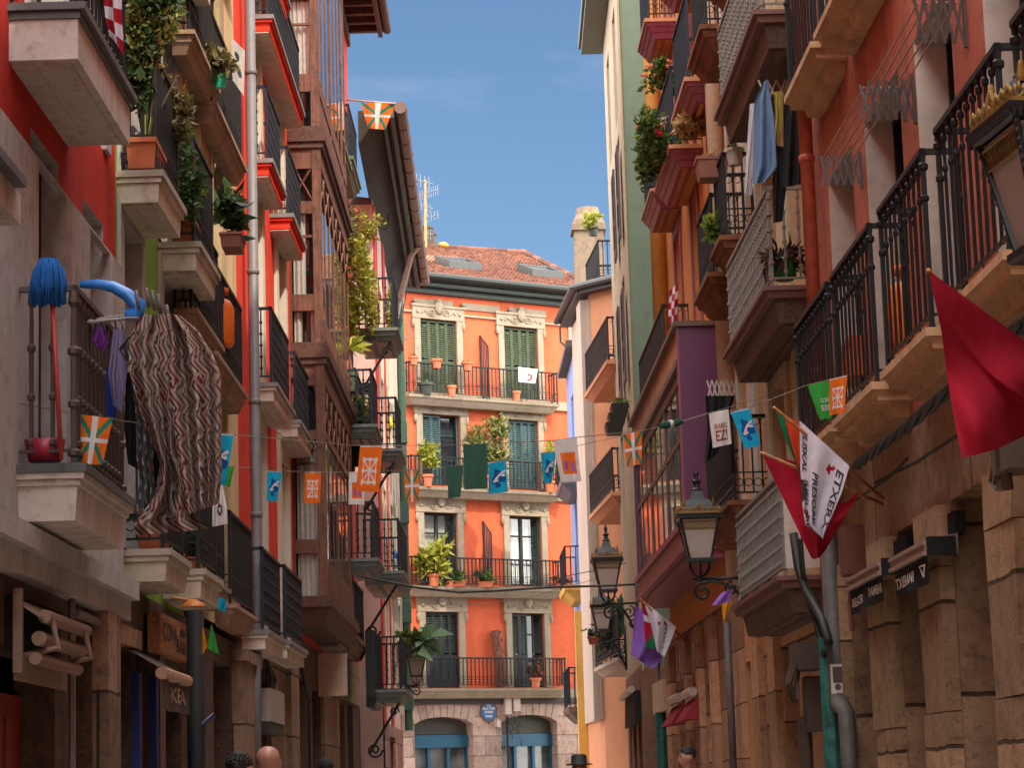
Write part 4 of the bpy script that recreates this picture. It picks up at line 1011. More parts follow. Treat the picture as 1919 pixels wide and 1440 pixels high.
for o in gops:
    d = MB(F7); d.box(o[0], o[1], -.29, -.25, 0, o[3]); d.box(o[0]+.1, o[1]-.1, -.249, -.23, .2, 1.0); d.box(o[0]+.1, o[1]-.1, -.249, -.23, 1.1, 2.3); d.build('door', m_dk, B7)
# awnings over two doorways
m_blkaw = fabric('black_awning_cloth', (.018, .018, .02), 0); m_alu = plain('bronze_awning_bar', (.30, .20, .165), .4, spec=.5); m_ltr = plain('white_lettering', (.72, .66, .62), .6, bm=0)
for (us, ue, vs_, txts) in ((1656, 1594, (1050, 1072, 1092, 1150), (('BEATER', .06, .46, .28, .62), ('YAMBAR', .60, .98, .36, .72))), (1741, 1678, (1010, 1035, 1058, 1122), (('TXIERANI', .02, .62, .26, .66), ('V', .78, .92, .36, .66)))):
    n = .17; a_n, a_f = F7.a(us, vs_[0], n), F7.a(ue, vs_[2], n); zt = F7.z(us, vs_[0], n); zb_ = F7.z(us, vs_[1]+5, n); zc = F7.z(us, 1128 if us < 1700 else 1095, n)
    A_ = MB(F7); A_.mi = 0
    A_.hexa(((a_n, .0, zb_), (a_f, .0, zb_), (a_f, n, zb_), (a_n, n, zb_)), ((a_n, .0, zt+.03), (a_f, .0, zt+.03), (a_f, n-.01, zt), (a_n, n-.01, zt)))
    A_.box(a_n, a_f, n+.001, n+.03, zb_-.004, zt-.01); A_.box(a_n-.003, a_f+.003, n+.02, n+.045, zt-.035, zt-.012); A_.box(a_n-.003, a_f+.003, n+.02, n+.045, zb_-.006, zb_+.016)
    A_.mi = 1; A_.box(a_n-.03, a_n-.004, .02, n+.02, zb_-.01, zt+.01)
    A_.box(a_n, a_f, -.05, .02, zt+.031, zt+.16)
    fl = lambda x, y, a_n=a_n, a_f=a_f, zb_=zb_, zc=zc, n=n: F7.P(lerp(a_f-.03, a_n+.02, x), n+.012-.015*math.sin(x*9)*(1-y), lerp(zc, zb_, y))
    sheet(A_, fl, 24, 8)
    A_.mi = 2
    for (tx, x0, x1, y0, y1) in txts:
        if tx == 'V':
            for (p, q2) in (((.78, .7), (.92, .7)), ((.78, .7), (.85, .3)), ((.92, .7), (.85, .3))): A_.tube([normal_off(fl, *p, .006), normal_off(fl, *q2, .006)], .006, 4)
        else: put_text(A_, tx, lambda x, y: normal_off(fl, lerp(x0, x1, x), lerp(y0, y1, y), .005))
    A_.build('awning', [m_alu, m_blkaw, m_ltr], B7, rec=False)
pp = MB(F7); aT = F7.a(1516, 380, .1)
pp.tube([(aT, .1, H_R), (aT, .1, zK-1.2)], .055, 12)
for z in (11, 8.2, 6.3, 4.6): pp.lathe((aT, .1, z), [(.055, 0), (.066, .01), (.066, .05), (.055, .06)], 12)
pp.build('drainpipe', plain('terracotta_pipe', (.42, .085, .045), .45, var=.4), B7, smooth=True)
pp = MB(F7); aQ = F7.pix(1560, 1150, .12)[0]
pp.tube([(aQ, .12, zK-.25), (aQ, .12, F7.pix(1570, 1298, .12)[1]), (aQ-.12, .12, F7.pix(1580, 1320, .12)[1]), (aQ-.3, .1, F7.pix(1590, 1335, .12)[1]), (aQ-.36, .1, 0)], .085, 12, rr=[.066, .066, .074, .064, .045])
pp.build('drainpipe', plain('weathered_pipe', (.10, .09, .085), .6, var=.4), B7, smooth=True)
pp = MB(F7); pp.tube([(aQ+.05, .16, 0), (aQ+.05, .16, F7.pix(1550, 1200, .12)[1])], .07, 10); pp.build('drainpipe', plain('teal_graffiti_pipe', (.03, .16, .14), .5, var=.7), B7)
shell(B7, F7, a70, a71, H_R, m_terra, M['slate'])
# ------------------------------------------------------------------ peach house with grey balconies
B8 = thing('apartment_building', RF.P(22, 0, 0), 'peach house with grey beaded balcony railings and dark boarded soffits', 'building')
m_peach = stucco('peach_render', (.62, .36, .21), stain=.3, dark=.8); m_beige = stucco('beige_panel', (.50, .40, .27), stain=.3, dark=.8)
a80, a81 = a71+.2, 23.75
zM = [qc(1463, 1080, .42)[1], qc(1438, 537, .42)[1], qc(1419, 20, .42)[1]]
ops = [(c-.45, c+.45, z, z+2.05) for z in zM+[zM[2]+2.4] for c in (21.2, 22.9)]
w = MB(RF); wall(w, a80, a81, zM[0]-.4, H_R, ops, 0, .24); w.build('wall', m_peach, B8)
for o in ops: sr = MB(RF); sr.box(o[0]-.2, o[0], .001, .04, o[2], o[3]+.18); sr.box(o[1], o[1]+.2, .001, .04, o[2], o[3]+.18); sr.box(o[0]-.25, o[1]+.25, .001, .08, o[3]+.181, o[3]+.26); sr.box(o[0], o[1], .001, .04, o[3], o[3]+.18); sr.build('window_surround', m_beige, B8)
sr = MB(RF); sr.box(a81-.3, a81-.02, .001, .05, zM[0], H_R); sr.build('corner_strip', m_beige, B8)
for o in ops: window(B8, RF, o, 0, .22, m_beige, M['glass'], 2, (.4, .75))
m_bdk = wood('dark_soffit_boards', (.10, .055, .045), 1, .6, .4); m_brn = plain('brown_slab_paint', (.15, .065, .055), .5)
T8 = [(0, .04, -.04, 0, 1), (.04, .1, -.01, .01, 1), (.1, .3, .06, .04, 0)]
kw = dict(tiers=T8, mats=[m_bdk, m_brn], rmat=M['iron_grey'], h=.88, style='beaded', gap=.13, r=.0095, grooves=True, gmi=0)
for (u0, v0, u1, v1) in ((1419, 20, 1345, 222), (1438, 537, 1362, 680), (1463, 1080, 1378, 1130)):
    BAL(B8, RF, u0, v0, u1, v1, 0, .42, **kw)
balcony(B8, RF, a80+.3, a81-.2, 0, .42, zM[2]+2.4, **kw)
pnl = MB(RF); a0 = RF.a(1463, 1080, .42); pnl.box(a0+.0, a0+.025, .05, .37, zM[0]+.06, zM[0]+.95); pnl.build('side_panel', plain('pale_side_panel', (.5, .44, .4), .5), B8)
shell(B8, RF, a80, a81, H_R, m_peach, M['slate'])
# ------------------------------------------------------------------ beige house with rust balconies
B9 = thing('apartment_building', RF.P(25.3, 0, 0), 'apricot house with rusty underside balconies, black railings and beige drainpipe', 'building')
m_apri = stucco('apricot_render', (.66, .34, .17), stain=.3, dark=.8)
a90, a91 = a81+.02, 26.8
zN = [4.24, 6.76, 9.28]
ops = [(c-.36, c+.36, z, z+2.05) for z in zN+[11.8] for c in (24.3, 25.7)]
w = MB(RF); wall(w, a90, a91, 3.7, H_R, ops, 0, .24); w.build('wall', m_apri, B9)
for o in ops: sr = MB(RF); sr.box(o[0]-.2, o[0], .001, .04, o[2], o[3]+.18); sr.box(o[1], o[1]+.2, .001, .04, o[2], o[3]+.18); sr.box(o[0], o[1], .001, .04, o[3], o[3]+.18); sr.build('window_surround', m_greyr, B9)
for o in ops: window(B9, RF, o, 0, .22, m_beige, M['glass'], 2, (.4, .75))
m_rust = stucco('rusty_slab_underside', (.22, .085, .045), stain=.8, dark=.5)
T9 = [(0, .05, -.03, 0, 0), (.05, .12, .0, .02, 0), (.12, .2, .05, .05, 0), (.2, .26, .09, .05, 0)]
kw = dict(tiers=T9, mats=[m_rust], rmat=M['iron'], h=.85, style='bar', gap=.085, r=.008, scroll=True, grooves=False)
N9 = {}
for k, (u0, v0, u1, v1) in dict(N1=(1353, 441, 1335, 471), N2=(1330, 510, 1305, 568), N0=(1316, 46, 1293, 125)).items(): (_, N9[k]) = BAL(B9, RF, u0, v0, u1, v1, 0, .42, **kw)
for (u0, v0, u1, v1) in ((1345, -60, 1330, -10),): BAL(B9, RF, u0, v0, u1, v1, 0, .42, **kw)
a0 = RF.a(1368, 900, .42); (_, N9['N3']) = (balcony(B9, RF, a0, a0+2.6, 0, .42, zN[0], **kw), (a0, a0+2.6, zN[0]))
pp = MB(RF); aP9 = qc(1337, 200, .1)[0]; pp.tube([(aP9, .1, H_R), (aP9, .1, 3.4)], .09, 12); pp.build('drainpipe', plain('beige_pipe', (.52, .36, .26), .5, var=.2), B9, smooth=True)
shell(B9, RF, a90, a91, H_R, m_apri, M['slate'])
gf = MB(RF); gops = [(qc(u1, 1350)[0], qc(u0, 1350)[0], 0, 2.9) for u0, u1 in ((1382, 1420), (1440, 1453), (1472, 1500))]
wall(gf, a80, a91, 0, zM[0]-.4, gops, 0, .4); gf.build('ground_floor', stone('tan_street_stone', (.42, .25, .155), 2.4, .7, .012), B8)
u9 = MB(RF); u9.quad((a90, .001, zM[0]-.4), (a91, .001, zM[0]-.4), (a91, .001, 3.7), (a90, .001, 3.7)); u9.build('ground_floor', m_apri, B9)
for o in gops: d = MB(RF); d.box(o[0], o[1], -.39, -.34, 0, o[3]); d.box(o[0]+.1, o[1]-.1, -.339, -.32, .3, 2); d.build('door', m_dk, B8)
for u0, u1 in ((1455, 1469), (1424, 1437)):
    p_ = MB(RF); p_.box(qc(u1, 1350)[0], qc(u0, 1350)[0], .001, .07, 0, 3.0); p_.build('pier', stone('lit_tan_pier', (.5, .30, .18), 60, .8, .01), B8)  # paler than the street stone, lit look put into the colour
pp = MB(RF); pp.tube([(qc(1366, 1250, .1)[0], .1, 1.1), (qc(1366, 1250, .1)[0], .1, 3.3)], .042, 10); pp.build('drainpipe', plain('weathered_pipe', (.10, .09, .085), .6, var=.4), B9, True)
# ------------------------------------------------------------------ orange house with purple bay
B10 = thing('apartment_building', RF.P(35, 0, 0), 'orange house with purple balconies and a purple glazed bay above the street', 'building')
m_or10 = stucco('bright_orange_render', (.62, .235, .06), stain=.2, dark=.85); m_pur = plain('dark_purple_paint', (.088, .018, .066), .45, var=.15); m_purl = plain('plum_paint', (.23, .045, .075), .45, var=.2)
a100, a101 = a91+.02, 36.3
ab0 = qc(1270, 605, .45)[0]; ab1 = qc(1188, 900, .45)[0]
zt10 = qc(1270, 603, .45)[1]; zs10 = qc(1270, 997, .45)[1]; zb10 = qc(1290, 1045, .45)[1]; zl10 = qc(1270, 680, .45)[1]
zq = qc(1284, 144, .4)[1]; zq2 = qc(1209, 34, .4)[1]
fls = [(zq, zq+2.0), (zq2, zq2+2.0), (zt10+.05, zt10+2.0)]
ops = [(c-.38, c+.38, z0, z1) for z0, z1 in fls for c in (27.7, 30.1, 32.5, 35.0)]
w = MB(RF); wall(w, a100, a101, 3.6, H_R, ops, 0, .24); w.build('wall', m_or10, B10)
for o in ops:
    sr = MB(RF); sr.box(o[0]-.16, o[0], .001, .03, o[2]-.1, o[3]+.2); sr.box(o[1], o[1]+.16, .001, .03, o[2]-.1, o[3]+.2); sr.box(o[0], o[1], .001, .03, o[3], o[3]+.24); sr.build('window_surround', m_purl, B10)
for o in ops: window(B10, RF, o, 0, .22, m_or10, M['glass'], 2, (.4, .75))
T10 = [(0, .05, -.02, 0, 1), (.05, .1, 0, .02, 0), (.1, .17, .03, .04, 0), (.17, .25, .08, .04, 0)]
kw = dict(tiers=T10, mats=[m_purl, plain('copper_cap', (.46, .19, .09), .5), m_or10], rmat=M['iron_blue'], h=1.0, style='bar', gap=.085, r=.008, scroll=True, grooves=True, gmi=2)
Q = {}
for k, (u0, v0, u1, v1) in dict(Q1=(1210, 34, 1197, 100), Q2=(1285, 144, 1260, 218), Q3=(1256, 271, 1228, 335), Q4=(1221, 352, 1204, 415), Q0=(1262, -90, 1240, -30)).items(): (_, Q[k]) = BAL(B10, RF, u0, v0, u1, v1, 0, .4, **kw)
bay = MB(RF); nb = .45
bay.mi = 0; bay.box(ab0, ab0+.06, 0, nb, zs10-.05, zt10-.06)                 # near cheek
bay.box(ab1-.06, ab1, 0, nb, zs10-.05, zt10-.06)
bay.mi = 1; bay.box(ab0-.002, ab0+.09, nb, nb+.02, zs10, zt10-.06); bay.box(ab0, ab1, .05, nb+.012, zb10+.16, zs10-.05); bay.box(ab0-.01, ab1, .0, nb+.04, zb10+.1, zb10+.159); bay.box(ab0+.04, ab1-.04, .0, nb-.04, zb10, zb10+.1)
bay.box(ab0-.012, ab1+.01, 0, nb+.05, zs10-.049, zs10+.02)
bay.mi = 2; bay.box(ab0+.06, ab1-.06, nb-.06, nb-.002, zl10, zt10-.061)       # tan fascia
bay.mi = 3; bay.box(ab0-.05, ab1+.05, 0, nb+.06, zt10-.06, zt10); bay.box(ab0+.08, ab1-.05, nb-.04, nb+.03, zl10-.06, zl10+.02)
bay.mi = 4
k = 9
for i in range(k+1):
    x = ab0+.1+(ab1-ab0-.2)*i/k; wd = .028 if i % 3 else .06; bay.box(x-wd, x+wd, nb-.05, nb-.034 if i % 3 else nb-.026, zs10+.02, zl10-.061)
zmid = zs10+(zl10-zs10)*.55; bay.box(ab0+.1, ab1-.1, nb-.06, nb-.03, zmid-.03, zmid+.03); bay.box(ab0+.1, ab1-.1, nb-.06, nb-.02, zl10-.2, zl10-.07)
o = bay.build('bay_window', [m_pur, m_purl, stucco('tan_bay_fascia', (.50, .27, .16), .5, dark=.75), plain('brown_bay_trim', (.10, .05, .035), .5), wood('brown_bay_mullion', (.11, .06, .045), 2, .5, .3)], B10)
gp = MB(RF); gp.quad((ab0+.05, nb-.045, zs10), (ab1-.05, nb-.045, zs10), (ab1-.05, nb-.045, zl10), (ab0+.05, nb-.045, zl10)); gp.build('pane', M['glass_warm'], o)
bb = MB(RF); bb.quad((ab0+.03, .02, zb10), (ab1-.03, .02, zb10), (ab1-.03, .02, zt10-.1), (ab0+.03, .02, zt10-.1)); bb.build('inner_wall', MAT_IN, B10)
rl = MB(RF); rail(rl, ab0+3.2, ab1-.4, 0, .36, zt10, .85, 'bar', .09, .008, True); rl.build('railing', M['iron'], B10)
pp = MB(RF); ap = qc(1229, 350, .12)[0]; pp.tube([(ap, .12, H_R), (ap, .12, zt10+.1)], .11, 12); pp.build('drainpipe', plain('orange_pipe', (.58, .27, .06), .5, var=.2), B10, smooth=True)
shell(B10, RF, a100, a101, H_R, m_or10, M['slate'])
rw = MB(RF); rw.box(a101+.01, 40.6, -7, -.5, 0, H_R); rw.build('shade_block', m_or10, B10)  # unseen block added to keep sun off the green flank
gf = MB(RF); gops = [(qc(u1, 1350)[0], qc(u0, 1350)[0], 0, v) for u0, u1, v in ((1326, 1345, 2.75), (1273, 1296, 2.8), (1302, 1318, 2.8), (1245, 1258, 2.6), (1212, 1224, 2.7), (1228, 1240, 2.7))]
wall(gf, a100, a101, 0, 3.6, gops, 0, .28); gf.build('ground_floor', stone('rose_street_stone', (.44, .25, .16), 2.4, .6, .01), B10)
for i, o in enumerate(gops): d = MB(RF); d.box(o[0], o[1], -.27, -.22, 0, o[3]); d.box(o[0]+.1, o[1]-.1, -.219, -.2, .2, 1.9); d.build('door', m_dk, B10)
m_redb = plain('rust_red_panel', (.21, .05, .035), .6, var=.4)
for u0, u1, txt in ((1273, 1293, 'LAKI'), (1303, 1319, 'IPAR')):
    s = MB(RF); x0, x1 = qc(u1, 1230)[0], qc(u0, 1230)[0]; s.mi = 0; s.box(x0, x1, .001, .05, 2.82, 3.5); s.mi = 1
    put_text(s, txt, lambda x, y: RF.P(lerp(x1-.1, x0+.1, x), .053, 2.95+.4*y)); s.build('sign_board', [m_redb, plain('rose_lettering', (.5, .3, .25), .6)], B10, rec=False)
    s = MB(RF); s.hexa(((x0, .0, 2.35), (x1, .0, 2.35), (x1, .3, 2.32), (x0, .3, 2.32)), ((x0, .0, 2.62), (x1, .0, 2.62), (x1, .12, 2.6), (x0, .12, 2.6))); s.mi = 1; s.tube([(x0, .16, 2.68), (x1, .16, 2.68)], .06, 8); s.build('awning', [fabric('red_awning', (.36, .05, .06), .2), plain('awning_cassette', (.5, .38, .33), .5)], B10)
for u0, u1 in ((1297, 1301), (1320, 1325), (1260, 1270), (1346, 1352)):
    p_ = MB(RF); p_.box(qc(u1, 1350)[0], qc(u0, 1350)[0], .002, .09, 0, 3.5); p_.build('pier', stone('rose_pier', (.54, .30, .19), 60, .75, .012), B10)
# ------------------------------------------------------------------ green flanked house
c4 = YP(1171, 400, 40.74); f4 = YP(1134, 200, 46.6)
G4 = Fac((c4.x, c4.y), (f4.x-c4.x, f4.y-c4.y), (-1, (f4.x-c4.x)/(f4.y-c4.y)))
B11 = thing('apartment_building', (c4.x+1, 43, 0), 'tall house with sage green flank and cream front edge', 'building')
m_sage = stucco('sage_green_render', (.145, .215, .16), stain=.2, dark=.85); m_cr4 = stucco('cream_front_render', (.38, .315, .225), stain=.2, dark=.85)
len4 = (f4-c4).xy.length; H4 = 15.9
z4 = [G4.z(1165, v) for v in (1035, 770, 470, 170)]
ops = [(c-.5, c+.5, z, z+2.0) for z in z4 for c in (1.5, 4.2)]
w = MB(G4); wall(w, 0, len4, 3.5, H4, ops, 0, .12); w.build('wall', m_cr4, B11)
for o in ops: window(B11, G4, o, 0, .11, m_greyr, glass_dark('mauve_pane', (.12, .10, .12), .2), 2, (.5,))
for z in (z4[2], z4[1]):
    for x in (.35, 2.0): sh_ = MB(G4); louvres(sh_, x, x+.6, .07, z, z+1.6); sh_.build('shutter', plain('mauve_brown_shutter', (.07, .045, .045), .5), B11)
s = MB(); q0 = G4.P(0, 0, 0); s.v += [q0+Vector((0, 0, 3.4)), q0+Vector((6, 0, 3.4)), q0+Vector((6, 0, H4)), q0+Vector((0, 0, H4))]; s.face((0, 1, 2, 3)); s.build('side_wall', m_sage, B11)
e4 = MB(); e4.box(q0.x-.004, q0.x+.03, q0.y-.03, q0.y-.002, 3.4, H4); e4.build('corner_strip', m_cr4, B11)
ev = MB(G4); ev.box(-.3, len4+.4, -.1, .42, H4, H4+.12); ev.box(-.35, len4+.45, -.1, .47, H4+.121, H4+.3); ev.build('eave', plain('grey_green_eave', (.10, .12, .10), .6), B11)
k4 = MB(G4); k4.quad((len4, 0, 0), (len4, -6, 0), (len4, -6, H4), (len4, 0, H4)); k4.quad((0, -6, 0), (len4, -6, 0), (len4, -6, H4), (0, -6, H4)); k4.build('back_wall', m_sage, B11)
k4 = MB(G4); k4.hexa(((0, -6, H4), (len4, -6, H4), (len4, 0, H4), (0, 0, H4)), ((0, -6, H4+.8), (len4, -6, H4+.8), (len4, 0, H4+.3), (0, 0, H4+.3))); k4.build('roof', M['slate'], B11)
k4 = MB(G4); k4.quad((.05, -.5, 0), (len4, -.5, 0), (len4, -.5, H4), (.05, -.5, H4)); k4.build('inner_wall', MAT_IN, B11)
gf = MB(G4); wall(gf, 0, len4, 0, 3.5, [(.8, 1.8, 0, 2.6), (2.6, 3.6, 0, 2.6), (4.3, 5.2, 0, 2.6)], .01, .4)
gf.quad((0, .01, 0), (0, -6, 0), (0, -6, 3.45), (0, .01, 3.45)); gf.build('ground_floor', stucco('brown_shop_front', (.22, .12, .08), .5, dark=.6), B11)
aw = MB(G4); aw.hexa(((.6, .0, 2.6), (4.5, .0, 2.6), (4.5, .12, 2.55), (.6, .12, 2.55)), ((.6, .0, 3.1), (4.5, .0, 3.1), (4.5, .1, 3.1), (.6, .1, 3.1))); aw.mi = 1; aw.tube([(.6, .16, 3.12), (4.5, .16, 3.12)], .06, 8); aw.build('awning', [m_blkaw, plain('beige_bar', (.4, .3, .25), .5)], B11)
# ------------------------------------------------------------------ peach house beyond it
s5 = YP(1150, 560, 46.65); G5 = Fac((s5.x, s5.y), (-.062, 1), (-1, -.062))
len5 = 7.6; B12 = thing('apartment_building', (s5.x+1, 50, 0), 'salmon house with white pilaster, curved balconies and dark gutter', 'building')
m_sal = stucco('salmon_render', (.50, .22, .12), stain=.15, dark=.9); m_wpil = stucco('pinkish_white_pilaster', (.42, .33, .28), stain=.15, dark=.9)
H12 = G5.z(1073, 545, .4); acol = G5.a(1110, 700)
zs5 = [G5.z(1133, 680, .25), G5.z(1138, 930, .25), G5.z(1140, 1240, .25)]
w = MB(G5); wall(w, acol, len5, 0, H12, (), 0, .2); w.build('wall', m_sal, B12)
cA = G5.P(acol, 0, 0); C5 = Fac((cA.x, cA.y), (.67, -.74), (-.74, -.67))
ops = [(1.0, 1.7, z, z+2.0) for z in zs5]
w = MB(C5); wall(w, 0, 3.4, 0, H12, ops, 0, .2); w.build('wall', m_sal, B12)
k4 = MB(C5); k4.quad((.2, -.5, 0), (3.4, -.5, 0), (3.4, -.5, H12), (.2, -.5, H12)); k4.build('inner_wall', MAT_IN, B12)
p_ = MB(G5); p_.box(acol, len5-.02, .001, .06, 2.9, H12-.1); p_.box(acol+.1, acol+.9, .061, .2, 2.9, H12-.1)
for z in zs5: p_.box(acol+1.3, acol+1.9, .061, .075, z+.3, z+1.9); p_.box(acol+1.3, acol+1.9, .061, .09, z-.6, z-.1)
p_.build('pilaster', m_wpil, B12)
for o in ops: window(B12, C5, o, 0, .19, m_wpil, M['glass'], 2, (.5,))
T12 = [(0, .08, 0, .0, 0), (.08, .2, .03, .12, 0)]
for z in zs5: balcony(B12, G5, G5.a(1137, 690, .25), acol-.6, -.9, .25, z, T12, [m_sal if z != zs5[2] else m_wpil], M['iron'], .85, 'bar', .1, True, .01, False)
ev = MB(G5); ev.box(acol-.1, len5+.3, -.1, .28, H12, H12+.08); ev.box(acol-.12, len5+.32, .1, .32, H12+.081, H12+.2); ev.tube([(acol-.1, .36, H12+.14), (len5+.35, .36, H12+.14)], .07, 8); ev.tube([(len5+.2, .3, H12), (len5+.2, .3, H12-.35), (len5+.15, .2, H12-.45)], .025, 6)
ev.f = C5; ev.box(-.1, 3.4, -.1, .25, H12+.003, H12+.08); ev.box(-.12, 3.4, .1, .3, H12+.082, H12+.2); ev.tube([(-.2, .34, H12+.14), (3.4, .34, H12+.14)], .07, 8)
ev.build('eave', plain('charcoal_eave', (.05, .05, .055), .5), B12)
k4 = MB(G5); k4.quad((len5, 0, 0), (len5, -6, 0), (len5, -6, H12), (len5, 0, H12)); k4.quad((acol, -6, 0), (len5, -6, 0), (len5, -6, H12), (acol, -6, H12)); k4.hexa(((acol, -6, H12+.01), (len5, -6, H12+.01), (len5, 0, H12+.01), (acol, 0, H12+.01)), ((acol, -6, H12+.6), (len5, -6, H12+.6), (len5, 0, H12+.19), (acol, 0, H12+.19)))
k4.build('roof', M['slate'], B12)
ch = MB(); cc = YP(1096, 460, 55.5); cz = YP(1096, 405, 55.5).z
ch.frust((cc.x+.1, cc.y+.3, H12-.3), [(.36, 0), (.34, cz-H12-.05), (.4, cz-H12-.04), (.38, cz-H12+.12), (.27, cz-H12+.36)]); ch.lathe((cc.x+.1, cc.y+.3, cz+.05), [(.3, 0), (.26, .2)], 12)
ch.build('chimney', stucco('weathered_chimney', (.19, .14, .10), .6, dark=.6), B12)
tr = MB(G5); rail(tr, acol-.4, 6.3, -.75, -.15, H12+.24, .85, 'bar', .1, .01, True); tr.build('railing', M['iron'], B12)
# ------------------------------------------------------------------ narrow blue house
e5 = G5.P(len5, 0, 0); G6 = Fac((e5.x, e5.y), (-.012, 1), (-1, -.012))
B13 = thing('apartment_building', (e5.x+1, e5.y+2, 0), 'narrow periwinkle blue house at the far corner opposite the orange front', 'building')
m_blue = stucco('periwinkle_render', (.22, .30, .56), stain=.12, dark=.9); len6 = 4.3; H13 = H12-.5
zb6 = [G6.z(1086, v, .4) for v in (790, 1042, 1310)]
ops = [(1.4, 2.3, z, z+2.1) for z in zb6]
w = MB(G6); wall(w, 0, len6, 0, H13, ops, 0, .2); w.build('wall', m_blue, B13)
for o in ops: window(B13, G6, o, 0, .19, m_ivory, M['glass'], 2, (.5,))
mm = [plain('grey_blue_slab', (.12, .12, .15), .5), stucco('mustard_slab', (.56, .33, .08), .2), plain('brown_slab', (.12, .08, .07), .5)]
for z, m_ in zip(zb6, mm): balcony(B13, G6, .3, 3.0, 0, .4, z, [(0, .12, 0, .02, 0), (.12, .32, .05, .2, 0)], [m_], M['iron_blue'], .88, 'bar', .1, False, .01, False)
k4 = MB(G6); k4.quad((len6, 0, 0), (len6, -6, 0), (len6, -6, H13), (len6, 0, H13)); k4.quad((0, -6, 0), (len6, -6, 0), (len6, -6, H13), (0, -6, H13)); k4.hexa(((0, -6, H13), (len6, -6, H13), (len6, .2, H13), (0, .2, H13)), ((0, -6, H13+.5), (len6, -6, H13+.5), (len6, .2, H13+.15), (0, .2, H13+.15))); k4.build('roof', M['slate'], B13)
k4 = MB(G6); k4.quad((0, -.5, 0), (len6, -.5, 0), (len6, -.5, H13), (0, -.5, H13)); k4.build('inner_wall', MAT_IN, B13)
cl = MB(G6); cl.box(-.05, .25, .001, .2, 0, zb6[1]-.6); cl.build('pilaster', mm[1], B13)
# plain houses behind the viewpoint; the cream one is added to cut fill light
CF = Fac((-6, -44), (1, 0), (0, 1))
for fac, a0, a1, m_, lab in ((LF, -44, 4.9, m_grey1, 'plain grey house behind the viewpoint on the mop side'), (RF, -44, 3.9, m_peach, 'plain peach house behind the viewpoint on the lamp side'), (CF, 0, 12, m_cream, 'plain cream house added unseen across the street to cut fill light')):
    b_ = thing('apartment_building', fac.P((a0+a1)/2, 0, 0), lab, 'building'); hh = H_R if fac is RF else H_L
    ops = [(c-.5, c+.5, z, z+2.2) for z in (1.2, 4.2, 7.4, 10.6) for c in ((2, 5, 8, 10.5) if fac is CF else range(-41, 3, 3))]
    w = MB(fac); wall(w, a0, a1, 0, hh, ops, 0, .2); w.build('wall', m_, b_)
    for o in ops: window(b_, fac, o, 0, .19, m_dk, M['glass'], 2, (.5,))
    shell(b_, fac, a0, a1, hh, m_, M['slate'])
# ------------------------------------------------------------------ ground
def slab(name, pts, z, mat, th=None):
    m = MB(); m.poly([(x, y, z) for x, y in pts])
    if th:
        b = MB(); b = m
        for (x0, y0), (x1, y1) in zip(pts, pts[1:]+pts[:1]): m.quad((x0, y0, z), (x1, y1, z), (x1, y1, z-th), (x0, y0, z-th))
    return struct(m.build(name, mat, None, rec=False))
slab('ground', [(-600, -600), (600, -600), (600, 900), (-600, 900)], 0, stone('dusty_ground', (.26, .21, .17), 2, 2, .02))
slab('street_paving', [(-2.75, -44), (3.1, -44), (2.6, 45), (3.2, 62), (-2.0, 60)], .004, stone('street_pavers', (.5, .4, .32), .4, .2, .01))
# ================================================================== CLOTH, FLAGS, LAUNDRY
def edge(pts, t):
    if len(pts) == 1: return pts[0]
    d = [0]
    for p, q in zip(pts, pts[1:]): d.append(d[-1]+math.hypot(q[0]-p[0], q[1]-p[1]))
    x = t*d[-1]
    for i in range(len(pts)-1):
        if x <= d[i+1] or i == len(pts)-2:
            k = (x-d[i])/max(1e-6, d[i+1]-d[i]); k = min(1, max(0, k)); return (lerp(pts[i][0], pts[i+1][0], k), lerp(pts[i][1], pts[i+1][1], k))
def cloth_fn(Lp, Rp, Y, amp=.02, waves=2.5, ph=0.0, Y2=None, bow=0.0):
    """a hanging sheet between two edge lines, at distance Y with real folds towards the viewer"""
    def fn(a, b):
        p, q = edge(Lp, b), edge(Rp, b); u, v = lerp(p[0], q[0], a), lerp(p[1], q[1], a)
        y = lerp(Y, Y if Y2 is None else Y2, a)
        y += amp*math.sin(waves*2*math.pi*a+ph+1.3*b)*(.35+.65*b) + amp*.5*math.sin(waves*4.1*a+3*b+ph*2) + bow*b
        return YP(u, v, y)
    return fn
def cloth(name, Lp, Rp, Y, mats, label, cat, group=None, nu=20, nv=26, col=None, amp=.02, waves=2.5, ph=0.0, Y2=None, uv=False, extra=None, smooth=True, bow=0.0):
    mb = MB(); fn = cloth_fn(Lp, Rp, Y, amp, waves, ph, Y2, bow)
    if uv: mb.uv = []
    sheet(mb, fn, nu, nv, col)
    if extra: extra(mb, fn)
    o = mb.build(name, mats, None, smooth, rec=False); tag(o, label, cat, group); return o
def sd(px, py, ax, ay, bx, by):
    t = max(0, min(1, ((px-ax)*(bx-ax)+(py-ay)*(by-ay))/max(1e-9, (bx-ax)**2+(by-ay)**2))); return math.hypot(px-ax-t*(bx-ax), py-ay-t*(by-ay))
def f_basque(a, b):
    if abs(a-.5) < .075 or abs(b-.5) < .055: return 2
    if abs((b-.5)-(a-.5)) < .085 or abs((b-.5)+(a-.5)) < .085: return 1
    return 0
def f_map(a, b):
    if sd(a, b, .28, .62, .62, .42) < .035 or sd(a, b, .62, .42, .88, .34) < .03 or sd(a, b, .6, .45, .85, .47) < .028 or sd(a, b, .3, .64, .5, .6) < .03 or b < .03: return 2
    r = math.hypot((a-.52)/.40, (b-.5)/.26); t = math.atan2(b-.5, a-.52)
    if r < .85+.18*math.sin(3*t+.7)+.1*math.sin(5*t): return 1
    if math.hypot((a-.5)/.16, (b-.76)/.07) < 1: return 1
    return 0
